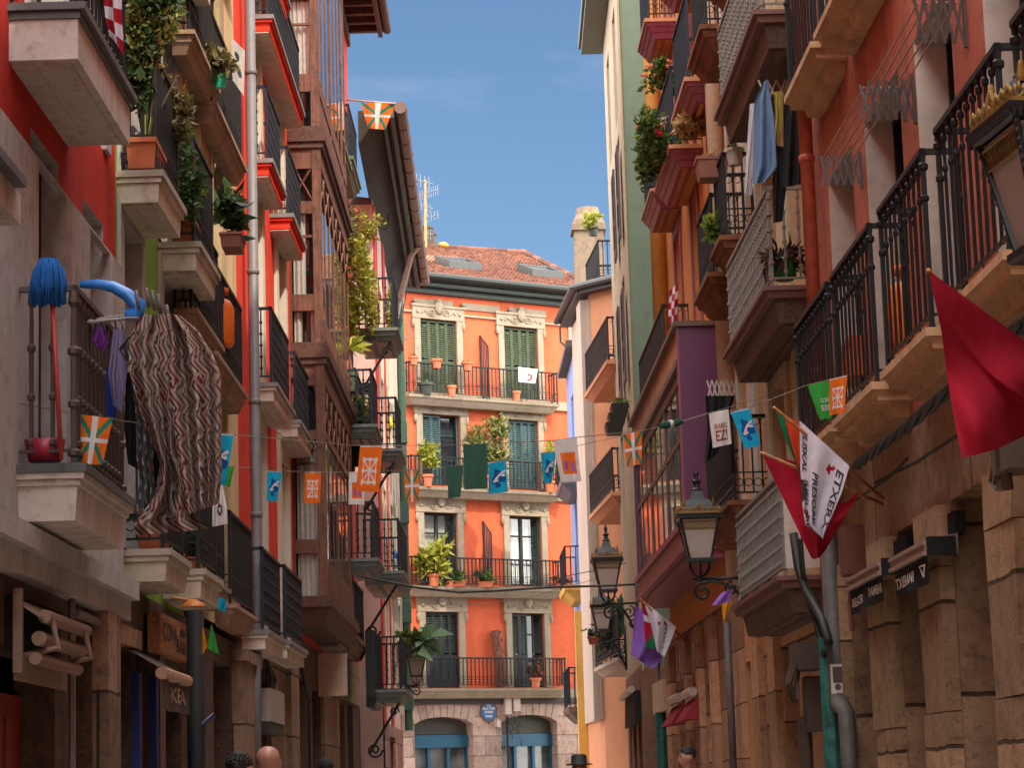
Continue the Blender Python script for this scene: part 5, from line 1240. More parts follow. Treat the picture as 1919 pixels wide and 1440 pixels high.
def f_nav(a, b):
    x, y = (a-.5)/.3, (b-.55)/.27
    if b < .03: return 2
    if abs(x) > 1.12 or abs(y) > 1.12: return 0
    if max(abs(x), abs(y)) < 1.0:
        for (ax, ay, bx, by) in ((-1, -1, 1, 1), (-1, 1, 1, -1), (0, -1, 0, 1), (-1, 0, 1, 0)):
            if sd(x, y, ax*.9, ay*.9, bx*.9, by*.9) < .075: return 1
    m = max(abs(x), abs(y))
    if .84 < m < 1.0: return 1
    for i in (-1, 0, 1):
        for j in (-1, 0, 1):
            if (i or j) and .08 < math.hypot(x-i*.92, y-j*.92) < .2: return 1
    return 0
fb = lambda n, c, t=.3: fabric(n, c, t)
C_or, C_gr, C_wh, C_cy, C_bl, C_rd = fb('bunting_orange', (.80, .17, .02)), fb('bunting_green', (.02, .23, .15)), fb('bunting_white', (.72, .68, .68)), fb('bunting_cyan', (.015, .38, .62)), fb('bunting_blue', (.012, .09, .30)), fb('flag_red', (.36, .011, .028), .12)
C_lg, C_pu, C_br, C_gn, C_fw = fb('bunting_leaf_green', (.05, .36, .06)), fb('flag_purple', (.26, .12, .46), .2), fb('print_brown', (.28, .07, .05), .2), fb('flag_green', (.01, .17, .06), .2), fb('flag_white', (.66, .62, .70), .2)
C_bk = plain('print_black', (.03, .03, .04), .8, bm=0); C_gd = fb('bunting_dark_green', (.05, .14, .105), .5); C_ye = fb('bunting_yellow', (.72, .33, .02))
GA, GB = 'pennants on the near cord', 'pennants on the far cord'
def Ya(u): return 13.6+3.0*u/1600
def penn(q, design, label, Y=None, group=GA, ph=0.0, amp=.012, extra=None):
    (TL, TR, BR, BL) = q; Y = Ya(TL[0]) if Y is None else Y
    D = dict(basque=([C_or, C_gr, C_wh], f_basque), map=([C_cy, C_bl, C_wh], f_map), nav=([C_or, C_wh, C_wh], f_nav), white=([C_wh, C_br], None), green=([C_lg, C_wh], None), dgreen=([C_gd, C_br], None), orange=([C_ye], None), purple=([C_pu], None), blue=([C_cy], None),
             print=([C_wh, C_or, C_pu], lambda a, b: (1 if .2 < a < .86 and .32 < b < .82 and not (abs(a-.4) < .07 and .5 < b < .72) and not (abs(a-.68) < .07 and .55 < b < .76) else (2 if .2 < a < .86 and .32 < b < .82 else 0))))
    mats, col = D[design]
    cloth('pennant', [TL, BL], [TR, BR], Y, mats, label, 'pennant', group, 34, 44, col, amp, 1.2, ph, extra=extra)
penn(((147, 777), (212, 784), (192, 872), (143, 868)), 'basque', 'orange pennant with green and white crosses before the dark balcony railing')
penn(((384, 811), (438, 815), (422, 910), (392, 908)), 'map', 'large cyan pennant with blue map and white arrows by the zigzag blanket', ph=1)
penn(((426, 876), (439, 873), (431, 914), (420, 910)), 'green', 'small leaf green pennant half hidden behind the large cyan pennant', 16.5)
penn(((675, 836), (717, 836), (710, 923), (667, 921)), 'nav', 'large orange pennant with chain emblem hanging near the potted plants', ph=2)
penn(((868, 834), (912, 832), (914, 916), (870, 918)), 'dgreen', 'large dark green pennant in front of the open blue green shutter', ph=.5)
penn(((1036, 826), (1081, 820), (1089, 903), (1051, 904)), 'print', 'large pale pennant with orange square print at the orange facade edge', ph=1.5)
penn(((1168, 815), (1203, 808), (1203, 870), (1175, 876)), 'basque', 'orange pennant with green and white crosses before the cream house front', ph=.8)
def ez(mb, fn):
    mb.mi = 1
    put_text(mb, 'ERABILI', lambda x, y: normal_off(fn, .2+.64*x, .50-.15*y, .004)); put_text(mb, 'EZ!', lambda x, y: normal_off(fn, .24+.58*x, .86-.32*y, .004))
penn(((1328, 775), (1365, 767), (1371, 832), (1336, 840)), 'white', 'white pennant printed ERABILI EZ! in front of the purple bay', ph=.3, extra=ez)
penn(((1369, 773), (1404, 765), (1426, 834), (1396, 842)), 'map', 'cyan pennant with blue map beside the white printed pennant', ph=2.2)
def egr(mb, fn):
    mb.mi = 1
    put_text(mb, 'GORA', lambda x, y: normal_off(fn, .40+.5*x, .56-.13*y, .004)); put_text(mb, 'ERE', lambda x, y: normal_off(fn, .36+.56*x, .78-.16*y, .004))
penn(((1513, 722), (1556, 713), (1560, 784), (1536, 787)), 'green', 'sea green pennant with white lettering at the stone balcony', ph=1, extra=egr)
penn(((1554, 712), (1587, 704), (1583, 774), (1555, 779)), 'nav', 'orange pennant with chain emblem at the stone balcony', 16.4, ph=2.6)
r_ = MB(); P0, P1 = YP(1237, 799, Ya(1237)), YP(1278, 791, Ya(1278)); r_.tube([lerp(P0, P1, t) for t in (0, .25, .5, .75, 1)], .02, 8, rr=[.018, .026, .022, .027, .016]); r_.mi = 1; r_.tube([lerp(P0, P1, .4), lerp(P0, P1, .55)], .028, 8)
tag(r_.build('pennant', [C_gd, C_wh], None, True), 'rolled up pennant twisted round the cord before the bay window', 'pennant', GA)
YB = 22.0
for q, d, lab, ph in ((((500, 883), (529, 884), (519, 941), (500, 940)), 'map', 'small cyan pennant with blue map in front of the scarlet wall', 0), (((571, 885), (602, 885), (600, 943), (570, 943)), 'nav', 'small orange pennant with chain emblem in front of the timber bay', 1),
        (((654, 885), (682, 886), (683, 946), (653, 946)), 'print', 'small pale pennant with square print behind the large orange one', 2), (((757, 882), (786, 880), (785, 941), (760, 942)), 'basque', 'small orange pennant with green and white crosses left of the iron balcony', 3),
        (((838, 875), (868, 873), (863, 932), (840, 935)), 'dgreen', 'small dark green pennant beside the large dark green pennant', 4), (((915, 868), (948, 862), (952, 922), (916, 927)), 'map', 'small cyan pennant with blue map under the oleander', 5), (((1013, 850), (1043, 845), (1034, 905), (1020, 907)), 'map', 'small cyan pennant with blue map before the potted flowers', 6)):
    penn(q, d, lab, YB, GB, ph)
penn(((676, 192), (741, 193), (722, 243), (690, 240)), 'basque', 'orange pennant with crosses flying above the grey eave', ae-.5, None, 1, .05)
for q, d, lab in ((((395, 1172), (397, 1172), (412, 1228), (388, 1216)), 'green', 'green pointed pennant hanging beside the black pipe'), (((379, 1177), (381, 1177), (389, 1212), (378, 1230)), 'orange', 'yellow pointed pennant half hidden by the black pipe'), (((411, 1118), (424, 1126), (423, 1150), (406, 1140)), 'blue', 'cyan pennant scrap tied under the pale balcony slab')):
    penn(q, d, lab, 18.6, 'loose pennants tied by the black pipe', 1, .02)
for q, d, lab in ((((1352, 1112), (1373, 1104), (1366, 1133), (1333, 1136)), 'purple', 'purple pennant scrap under the grey balcony'), (((1353, 1132), (1372, 1127), (1368, 1138), (1355, 1169)), 'orange', 'yellow pointed pennant below the purple scrap')): penn(q, d, lab, 21.5, 'loose pennants under the grey balcony', 1, .02)
penn(((-6, 765), (6, 768), (19, 782), (-4, 796)), 'green', 'pale pennant corner at the edge by the balcony with mop', 13.6, GA)
def cord(name, pts, Yf, r, mat, label, cat='cord', k=5, sag=0):
    m = MB(); P = []
    for (p, q) in zip(pts, pts[1:]):
        for i in range(6):
            t = i/6; u, v = lerp(p[0], q[0], t), lerp(p[1], q[1], t)+sag*4*t*(1-t); P.append(YP(u, v, Yf(u)))
    P.append(YP(*pts[-1], Yf(pts[-1][0]))); m.tube(P, r, k); return tag(m.build(name, mat, None, True), label, cat)
cord('bunting_cord', [(-40, 742), (0, 750), (147, 777), (384, 811), (438, 815), (660, 835), (717, 836), (868, 834), (912, 832), (1036, 826), (1081, 820), (1203, 808), (1278, 791), (1328, 775), (1404, 765), (1513, 722), (1587, 704), (1612, 694)], Ya, .0028, M['cord'], 'pale cord with large pennants strung across the near street')
cord('bunting_cord', [(446, 876), (530, 884), (602, 885), (683, 886), (757, 882), (838, 875), (930, 865), (1043, 845), (1240, 800), (1420, 748), (1480, 730)], lambda u: YB, .0028, M['cord'], 'pale cord with small pennants strung across the street further on')
cord('power_cable', [(668, 1079), (690, 1084), (775, 1101), (860, 1111), (930, 1108), (1040, 1101), (1125, 1099), (1190, 1096)], lambda u: 36, .018, M['cable'], 'thick black cable sagging across the street before the orange house', 'cable')
cord('power_cable', [(1062, 1080), (1120, 1069), (1200, 1050)], lambda u: 45, .008, M['cable'], 'thin black wire running to the lamps from the orange house', 'cable')
cord('power_cable', [(745, 1125), (905, 1133), (1000, 1118), (1120, 1085)], lambda u: 46, .006, M['cord'], 'pale thin wire crossing below the second floor balcony', 'cable')
cord('power_cable', [(766, 510), (760, 560), (752, 600)], lambda u: 50, .012, M['cord'], 'loose pale wire dangling from the end of the grey eave', 'cable')
# large flags on poles by the stone house
def pole(tip, base, r, mat, label, k=8):
    m = MB(); m.tube([base, tip], r, k, rr=[r, r*.75]); return tag(m.build('flagpole', mat, None, True), label, 'flagpole')
m_pole = wood('varnished_pole', (.40, .17, .06), 0, .4, .2)
T0, Bp = YP(1739, 506, 10.2), F7.P(11.9, .02, YP(1995, 700, 11.0).z)
pole(T0, Bp, .014, m_pole, 'pole of the largest red flag, fixed to the stone house')
def big(a, b):
    top = (lerp(1739, 1990, a), lerp(506, 690, a)); bot = edge([(1802, 857), (1830, 853), (1870, 842), (1919, 818), (1985, 770)], a)
    l = edge([(1739, 506), (1764, 620), (1780, 740), (1802, 857)], b); u = lerp(top[0], bot[0], b); v = lerp(top[1], bot[1], b)
    u += (l[0]-lerp(1739, 1802, b))*(1-a); v += (l[1]-lerp(506, 857, b))*(1-a)
    y = 10.2+.9*a+.17*math.sin(5.6*a+3.2*b+.4)*b+.08*math.sin(11*a-5*b)*b+.04*math.sin(3+9*(b+a*.6))-.13*math.exp(-((b-.18-.75*a)/.05)**2)*a+.1*math.exp(-((b-.30-.62*a)/.06)**2)*a; return YP(u, v, y)
m = MB(); sheet(m, big, 60, 60, lambda a, b: 1 if abs(a-.93) < .14 and abs(b-.5-.3*(a-.93)) < .12 else 0); tag(m.build('flag', [C_rd, C_fw], None, True, rec=False), 'largest crimson flag draped from a pole before the stone balcony', 'flag')
b1 = F7.P(F7.a(1655, 935, .05), .05, F7.z(1655, 935, .05)); b2 = b1+Vector((0, .05, -.03))
t1 = YP(1450, 764, b1.y-.75); t2 = YP(1426, 849, b1.y-.55)
pole(t1, b1, .014, m_pole, 'upper wooden pole of the crossed pair carrying the white lettered flag'); pole(t2, b2, .014, m_pole, 'lower wooden pole of the crossed pair carrying the red flag')
def along(t, b, k): return lerp(t, b, k)
yc = b1.y-.5
def redf(a, b):
    top = edge([(1428, 851), (1500, 868), (1540, 925), (1580, 945), (1614, 918)], a); bot = edge([(1520, 1046), (1527, 1049), (1536, 1045), (1545, 1036)], a); mid = edge([(1440, 890), (1470, 960), (1500, 1010), (1527, 1049)], b)
    u, v = lerp(top[0], bot[0], b), lerp(top[1], bot[1], b); return YP(u, v, yc+.1+.07*math.sin(6*a+3*b)*(1-b*.6)+.05*math.sin(9*a*b+1))
m = MB(); sheet(m, redf, 40, 40); tag(m.build('flag', C_rd, None, True, rec=False), 'red flag hanging in a triangle behind the white lettered flag', 'flag')
cloth('flag', [(1452, 766), (1470, 820), (1492, 870), (1502, 905)], [(1502, 796), (1502, 830), (1503, 880), (1505, 907)], yc+.02, [C_gn, fb('flag_vermilion', (.62, .06, .02), .2), C_rd], 'folded green and vermilion flag beside the white lettered flag', 'flag', None, 24, 30, lambda a, b: 0 if a < .36-.05*b else (2 if b > .75 else 1), .02, 1.5)
def eflag(mb, fn):
    mb.mi = 1
    def T(s, x0, x1, y0, y1): put_text(mb, s, lambda x, y: normal_off(fn, lerp(x0, x1, y), lerp(y0, y1, x), .006))
    T('ETXERA', .80, .95, .14, .86); T('PRESOAK', .30, .42, .34, .84); T('EUSKAL', .05, .17, .05, .40); T('IHESLARIAK', .10, .22, .45, .97)
def ecol(a, b):
    if math.hypot((a-.03)/.13, (b-.55)/.09) < 1: return 1
    if sd(a, b, .62, .22, .74, .16) < .022 or sd(a, b, .62, .22, .65, .17) < .02 or sd(a, b, .62, .22, .67, .24) < .02: return 2
    if sd(a, b, .04, .72, .22, .76) < .02: return 2
    return 0
cloth('flag', [(1498, 788), (1500, 880), (1504, 950), (1509, 984), (1541, 1008)], [(1592, 874), (1577, 925), (1560, 965), (1541, 1012)], yc-.06, [C_fw, C_bk, C_rd], 'white flag lettered ETXERA in black with red arrows, near the stone wall', 'flag', None, 44, 54, ecol, .035, 1.7, .6, extra=eflag)
# flag group further on, under the purple bay
pw = RF.P(RF.a(1288, 1206, .05), .05, RF.z(1288, 1206, .05)); yd = pw.y-.5
pole(YP(1200, 1124, yd-.3), pw, .018, m_pole, 'wooden pole holding the purple and white flags under the bay')
cloth('flag', [(1190, 1135), (1187, 1180), (1182, 1228)], [(1236, 1162), (1244, 1210), (1240, 1240), (1222, 1254)], yd+.15, [C_pu], 'purple flag hanging under the purple bay', 'flag', None, 24, 24, None, .07, 1.6)
cloth('flag', [(1202, 1121), (1206, 1160), (1210, 1214)], [(1214, 1132), (1232, 1180), (1236, 1220)], yd-.02, [C_rd, C_gn, C_fw], 'red green and white cross flag between the purple and white flags', 'flag', None, 20, 30, lambda a, b: 2 if .32 < b < .47 else (1 if sd(a, b, .15, 1.0, .95, .72) < .13 else 0), .03, 1)
cloth('flag', [(1206, 1127), (1220, 1170), (1230, 1220)], [(1267, 1176), (1258, 1200), (1245, 1232)], yd-.1, [C_fw, C_bk, C_rd], 'smaller white flag lettered ETXERA hanging under the purple bay', 'flag', None, 30, 36, lambda a, b: 2 if sd(a, b, .42, .3, .48, .22) < .03 else 0, .04, 1.4, 1, extra=lambda mb, fn: (setattr(mb, 'mi', 1), put_text(mb, 'ETXERA', lambda x, y: normal_off(fn, .62+.13*y, .12+.74*x, .006))))
cloth('banner', [(193, -12), (197, 30), (206, 68), (213, 72)], [(228, -12), (229, 40), (231, 73), (233, 106)], 14.6, [C_rd, C_fw], 'red and white checked banner hanging from the top balcony of the red house', 'banner', None, 24, 40, lambda a, b: (int(a*2)+int(b*4)) % 2, .03, 1.2)
cloth('banner', [(1255, 545), (1252, 575), (1254, 606)], [(1271, 530), (1270, 565), (1268, 604)], 29.6, [C_rd, C_fw], 'red and white checked banner tied above the purple bay', 'banner', None, 20, 30, lambda a, b: (int(a*3)+int(b*5)) % 2, .03, 1.2)
yE = lambda u: EF.P(EF.a(u, 700, .45), .47, 0).y
cloth('banner', [(971, 688), (972, 716)], [(1008, 692), (1003, 719)], yE(971), [C_wh, C_br], 'white cloth banner with a small print tied to the top balcony of the orange house', 'banner', None, 24, 24, lambda a, b: 1 if .10 < math.hypot((a-.58)/1, (b-.62)/1.2) < .2 and a > .5 else 0, .025, 1.5, 0, yE(1008))
cloth('banner', [(404, 908), (398, 950), (398, 988)], [(417, 909), (425, 950), (427, 982)], 16.9, [C_wh, C_bk], 'white banner with a small black print hanging on a green house balcony', 'banner', None, 24, 30, lambda a, b: 1 if .08 < math.hypot(a-.5, (b-.62)*1.2) < .17 else 0, .02, 2)
cloth('banner', [(434, 70), (436, 150)], [(459, 95), (457, 180)], 22.6, [fb('banner_grey', (.55, .52, .5), .3), C_bk], 'pale grey banner with black figures on the upper cream balcony', 'banner', None, 24, 40, lambda a, b: 1 if (math.hypot((a-.4)/.2, (b-.3)/.08) < 1 or math.hypot((a-.6)/.2, (b-.62)/.1) < 1) else 0, .01, 1)
# laundry and things on the first balcony
def zig():
    m, nt, b = _new('zigzag_knit'); uv = nd(nt, 'ShaderNodeTexCoord'); s = nd(nt, 'ShaderNodeSeparateXYZ'); L(nt, uv.outputs['UV'], s.inputs[0])
    wob = noise(nt, uv.outputs['UV'], 4, 3); 
    def mth(op, x, y):
        n = nd(nt, 'ShaderNodeMath', operation=op)
        for i, v in enumerate((x, y)):
            if hasattr(v, 'node'): L(nt, v, n.inputs[i])
            else: n.inputs[i].default_value = v
        return n.outputs[0]
    t = mth('PINGPONG', mth('ADD', mth('MULTIPLY', s.outputs[1], 7.5), mth('MULTIPLY', wob, 1.0)), .5)
    q = mth('FRACT', mth('ADD', mth('ADD', mth('MULTIPLY', s.outputs[0], 1.8), mth('MULTIPLY', t, .55)), mth('MULTIPLY', wob, .5)), 0)
    cr = ramp(nt, q, [(0, (.27, .2, .17)), (.1, (.07, .04, .037)), (.17, (.24, .15, .125)), (.26, (.36, .32, .29)), (.36, (.03, .03, .032)), (.43, (.31, .23, .19)), (.52, (.15, .02, .025)), (.6, (.32, .27, .24)), (.7, (.13, .075, .06)), (.8, (.30, .25, .22)), (.88, (.05, .055, .05)), (.94, (.22, .13, .11))])
    cr.node.color_ramp.interpolation = 'CONSTANT'
    L(nt, cr, b.inputs['Base Color']); b.inputs['Roughness'].default_value = .95; b.inputs['Specular IOR Level'].default_value = .1
    bump(nt, b, q, .4, .01); return m
m_zig = zig()
GL = 'laundry on the near balcony'
def cl(nm, Lp, Rp, Y, mat, lab, g=GL, cat='laundry', **k): return cloth(nm, Lp, Rp, Y, mat if isinstance(mat, list) else [mat], lab, cat, g, **k)
ZB = dict(cat='blanket', nu=44, nv=70, uv=True)
cl('zigzag_blanket', [(266, 590), (246, 618), (243, 645), (241, 690), (262, 770), (288, 835), (300, 870), (290, 930), (250, 985), (256, 1004)], [(322, 590), (334, 650), (330, 700), (338, 760), (330, 850), (356, 900), (362, 960), (392, 992)], 13.9, m_zig, 'zigzag striped brown and white blanket hanging from the airer in front of the grey dress', amp=.09, waves=2.2, ph=.5, **ZB)
cl('zigzag_blanket', [(308, 586), (318, 640), (312, 700), (322, 780), (332, 850), (350, 965)], [(338, 592), (370, 618), (398, 662), (413, 700), (416, 780), (414, 830), (416, 880), (410, 945)], 13.75, m_zig, 'zigzag striped blanket half spread towards the grey drainpipe', amp=.08, waves=2.6, ph=2, **ZB)
m_pat = fabric('grey_patterned_cloth', (.07, .075, .085), .1); m_lil = fabric('lilac_cloth', (.23, .2, .34), .2); m_blk2 = fabric('black_cloth', (.014, .013, .014), .05)
ptn = lambda a, b: 1 if math.sin(a*19+math.sin(b*30)*1.5)*math.sin(b*47) > .55 else (2 if math.sin(a*11+2)*math.sin(b*23+1) > .86 else 0)
cl('patterned_dress', [(240, 632), (222, 655), (246, 700), (254, 780), (256, 860), (262, 900), (250, 960)], [(252, 630), (258, 690), (280, 740), (290, 830), (287, 870), (290, 920), (292, 985)], 14.1, [m_pat, fabric('grey_print', (.3, .29, .3), .1), C_br], 'grey dress with pale and red print hanging behind the blanket', nu=26, nv=60, col=ptn, amp=.03, waves=1.5)
cl('lilac_shirt', [(212, 612), (203, 700), (212, 760)], [(236, 618), (238, 700), (228, 774)], 14.25, m_lil, 'lilac shirt hanging between balcony railing and dress', amp=.025)
cl('blue_cloth', [(199, 690), (199, 780)], [(214, 690), (218, 783)], 14.4, fabric('royal_blue_cloth', (.03, .07, .36), .2), 'royal blue cloth hanging behind the lilac shirt', amp=.015)
cl('purple_top', [(180, 612), (170, 640), (184, 652)], [(192, 610), (205, 640), (190, 662)], 14.0, fabric('violet_cloth', (.17, .04, .26), .2), 'small violet top pegged on the ring airer', amp=.02)
cl('black_trousers', [(236, 700), (232, 800), (240, 870)], [(262, 690), (275, 800), (262, 882)], 14.3, m_blk2, 'black trousers hanging behind the grey dress', amp=.03)
cl('black_trousers', [(262, 770), (276, 860), (272, 930)], [(292, 780), (304, 860), (290, 935)], 14.2, m_blk2, 'second black garment between the dress and the blanket', amp=.03)
ar = MB(); ar.tube([YP(166, 604, 13.75), YP(200, 601, 13.85), YP(240, 597, 13.95), YP(262, 598, 14.2)], .011, 6); ar.tube([YP(166, 604, 13.75), YP(172, 600, 14.3), YP(240, 592, 14.5)], .01, 6)
for (u, v) in ((172, 615), (182, 612), (192, 612), (204, 610), (214, 611), (226, 612)): ar.tube([YP(u, v-14, 13.9), YP(u+4, v+6, 13.95)], .006, 4)
for (u, v) in ((255, 545), (274, 540), (285, 545), (296, 552), (312, 572)): ar.tube([YP(u, v, 14.0), YP(u+6, v+36, 14.05)], .012, 5)
tag(ar.build('clothes_airer', plain('grey_airer_plastic', (.2, .19, .19), .5), None, True), 'grey ring airer with pegs fixed to the near balcony railing', 'clothes airer')
ms = MB(); ms.tube([YP(98, 566, 13.45), YP(115, 862, 13.45)], .013, 7)
mt = thing('mop', YP(115, 862, 13.45), 'blue string mop with red handle upright on the near balcony', 'mop')
ms.build('handle', plain('red_handle', (.34, .03, .025), .5), mt, True)
mh = MB(); rr_ = random.Random(3)
for i in range(260):
    a = rr_.uniform(0, 6.28); r0 = rr_.uniform(0, .05); r1 = rr_.uniform(.05, .105); t = YP(90, 486, 13.45); d = Vector((math.cos(a), math.sin(a)*.7, 0)); l_ = rr_.uniform(.16, .27)
    mh.tube([t+d*r0, t+d*(r1*.8)+Vector((0, 0, -.06)), t+d*r1+Vector((0, 0, -.15)), t+d*(r1*rr_.uniform(.7, 1))+Vector((rr_.gauss(0, .008), 0, -l_))], .0065, 4)
mh.blob(tuple(YP(90, 505, 13.45)), (.06, .05, .05), 10, 6); mh.build('mop_head', fabric('blue_mop_cloth', (.02, .12, .40), .1), mt, True)
sl = MB()
P = [YP(u, v, 14.2) for u, v in ((150, 533), (185, 533), (212, 538), (238, 552), (262, 575), (256, 592), (235, 590))]
sl.tube(P, .03, 8, rr=[.022, .03, .035, .04, .05, .05, .035]); tag(sl.build('plastic_hose_arm', plain('blue_plastic', (.03, .20, .62), .35, spec=.5, bm=0), None, True), 'curved bright blue plastic arm above the airer', 'plastic arm')
bk = MB(); q_ = YP(84, 866, 13.72); bk.lathe(tuple(q_), [(.09, 0), (.118, .12), (.108, .12), (.08, .02)], 14); tag(bk.build('bucket', plain('crimson_plastic', (.3, .012, .04), .4, bm=0), None, True), 'crimson bucket on the near balcony floor behind the railing', 'bucket')
# laundry of the peach house
GP = 'laundry on the peach house'
m_den = fabric('denim', (.13, .21, .34), .1)
cl('white_shirt', [(1405, 195), (1398, 300), (1396, 362)], [(1424, 190), (1420, 290), (1409, 366)], 19.6, fb('white_shirt_cloth', (.62, .58, .62), .25), 'white shirt hanging at the outer end of the folding airer', GP, amp=.03)
cl('denim_jacket', [(1431, 152), (1414, 190), (1412, 260), (1411, 344)], [(1439, 150), (1450, 220), (1456, 315), (1434, 342)], 19.45, m_den, 'faded denim jacket hanging from the folding airer', GP, amp=.04, waves=1.8)
cl('yellow_top', [(1450, 172), (1453, 220), (1450, 268)], [(1466, 170), (1468, 225), (1460, 275)], 19.55, fabric('olive_yellow_cloth', (.36, .29, .07), .2), 'olive yellow top hanging beside the denim jacket', GP, amp=.03)
cl('black_trousers', [(1470, 184), (1468, 260), (1466, 352)], [(1503, 184), (1504, 270), (1503, 345)], 19.5, fabric('black_trouser_cloth', (.02, .019, .021), .05), 'black trousers hanging nearest to the terracotta pipe', GP, amp=.03, waves=2)
cl('black_trousers', [(1452, 272), (1448, 340), (1449, 418)], [(1468, 275), (1475, 340), (1466, 415)], 19.6, fabric('black_trouser_cloth', (.02, .019, .021), .05), 'long black garment hanging below the yellow top', GP, amp=.02)
cl('black_clothes', [(1322, 742), (1326, 800), (1320, 870)], [(1376, 742), (1362, 800), (1345, 850)], 23.6, m_blk2, 'black clothes hanging from the folding airer by the purple bay', None, amp=.05, waves=3)
cl('black_clothes', [(1366, 820), (1369, 890)], [(1374, 820), (1381, 886)], 23.4, m_blk2, 'black garment hanging alone between the black and grey railings', None, amp=.02)
def accordion(fac, a, z, n0, n1, h, k, w=.008, mb=None):
    mb = mb or MB(fac); st_ = (n1-n0)/k
    for i in range(k):
        for (z0, z1_) in ((z-h/2, z+h/2), (z+h/2, z-h/2)):
            mb.hexa(((a, n0+st_*i-w, z0), (a+.006, n0+st_*i-w, z0), (a+.006, n0+st_*i+w, z0), (a, n0+st_*i+w, z0)), ((a+.007, n0+st_*(i+1)-w, z1_), (a+.013, n0+st_*(i+1)-w, z1_), (a+.013, n0+st_*(i+1)+w, z1_), (a+.007, n0+st_*(i+1)+w, z1_)))
    return mb
def airer(fac, uf, vf, un, vn, n1, k, h, mat, label, rods=5):
    t = thing('folding_airer', fac.P(*[fac.a(uf, vf)], 0, fac.z(uf, vf)), label, 'clothes airer', 'folding airers on the walls')
    af, z = fac.pix(uf, vf); an = fac.a(un, vn) if un else None
    m = MB(fac); accordion(fac, af, z, .02, n1, h, k, mb=m); m.box(af-.01, af+.02, 0, .02, z-h*.6, z+h*.6)
    m.build('scissor_bracket', mat, t)
    if an: m = MB(fac); accordion(fac, an, z, .02, n1, h, k, mb=m); m.box(an-.01, an+.02, 0, .02, z-h*.6, z+h*.6); m.build('scissor_bracket', mat, t)
    if an:
        m = MB(fac)
        for i in range(rods): n = .02+(n1-.02)*(i+.6)/rods; m.tube([(af, n, z+h*.42), (an, n, z+h*.42)], .006, 5)
        m.build('rod', plain('pale_rod', (.42, .3, .25), .5), t)
    return t
m_acc = plain('brown_scissor_metal', (.06, .035, .03), .5); m_accw = plain('white_scissor_metal', (.48, .44, .4), .5); m_accg = plain('grey_scissor_metal', (.085, .08, .08), .5)
airer(F7, 1616, 318, 1700, 205, .29, 5, .22, m_accg, 'grey folding airer on the terracotta wall, lower one beside the drainpipe')
airer(F7, 1716, 185, 1812, 40, .29, 5, .26, m_acc, 'brown folding airer on the terracotta wall, higher one near the lamp')
airer(RF, 1494, 168, None, None, .34, 4, .2, m_accw, 'white folding airer carrying the denim jacket')
airer(RF, 1384, 728, None, None, .34, 6, .2, m_accw, 'white folding airer carrying black clothes by the purple bay')
m = MB(); m.tube([YP(650, 187, ae-.4), YP(742, 194, ae-.5)], .018, 6); tag(m.build('flagpole', plain('pale_rod', (.42, .3, .25), .5), None, True), 'thin horizontal pole holding the highest orange pennant above the eave', 'flagpole')
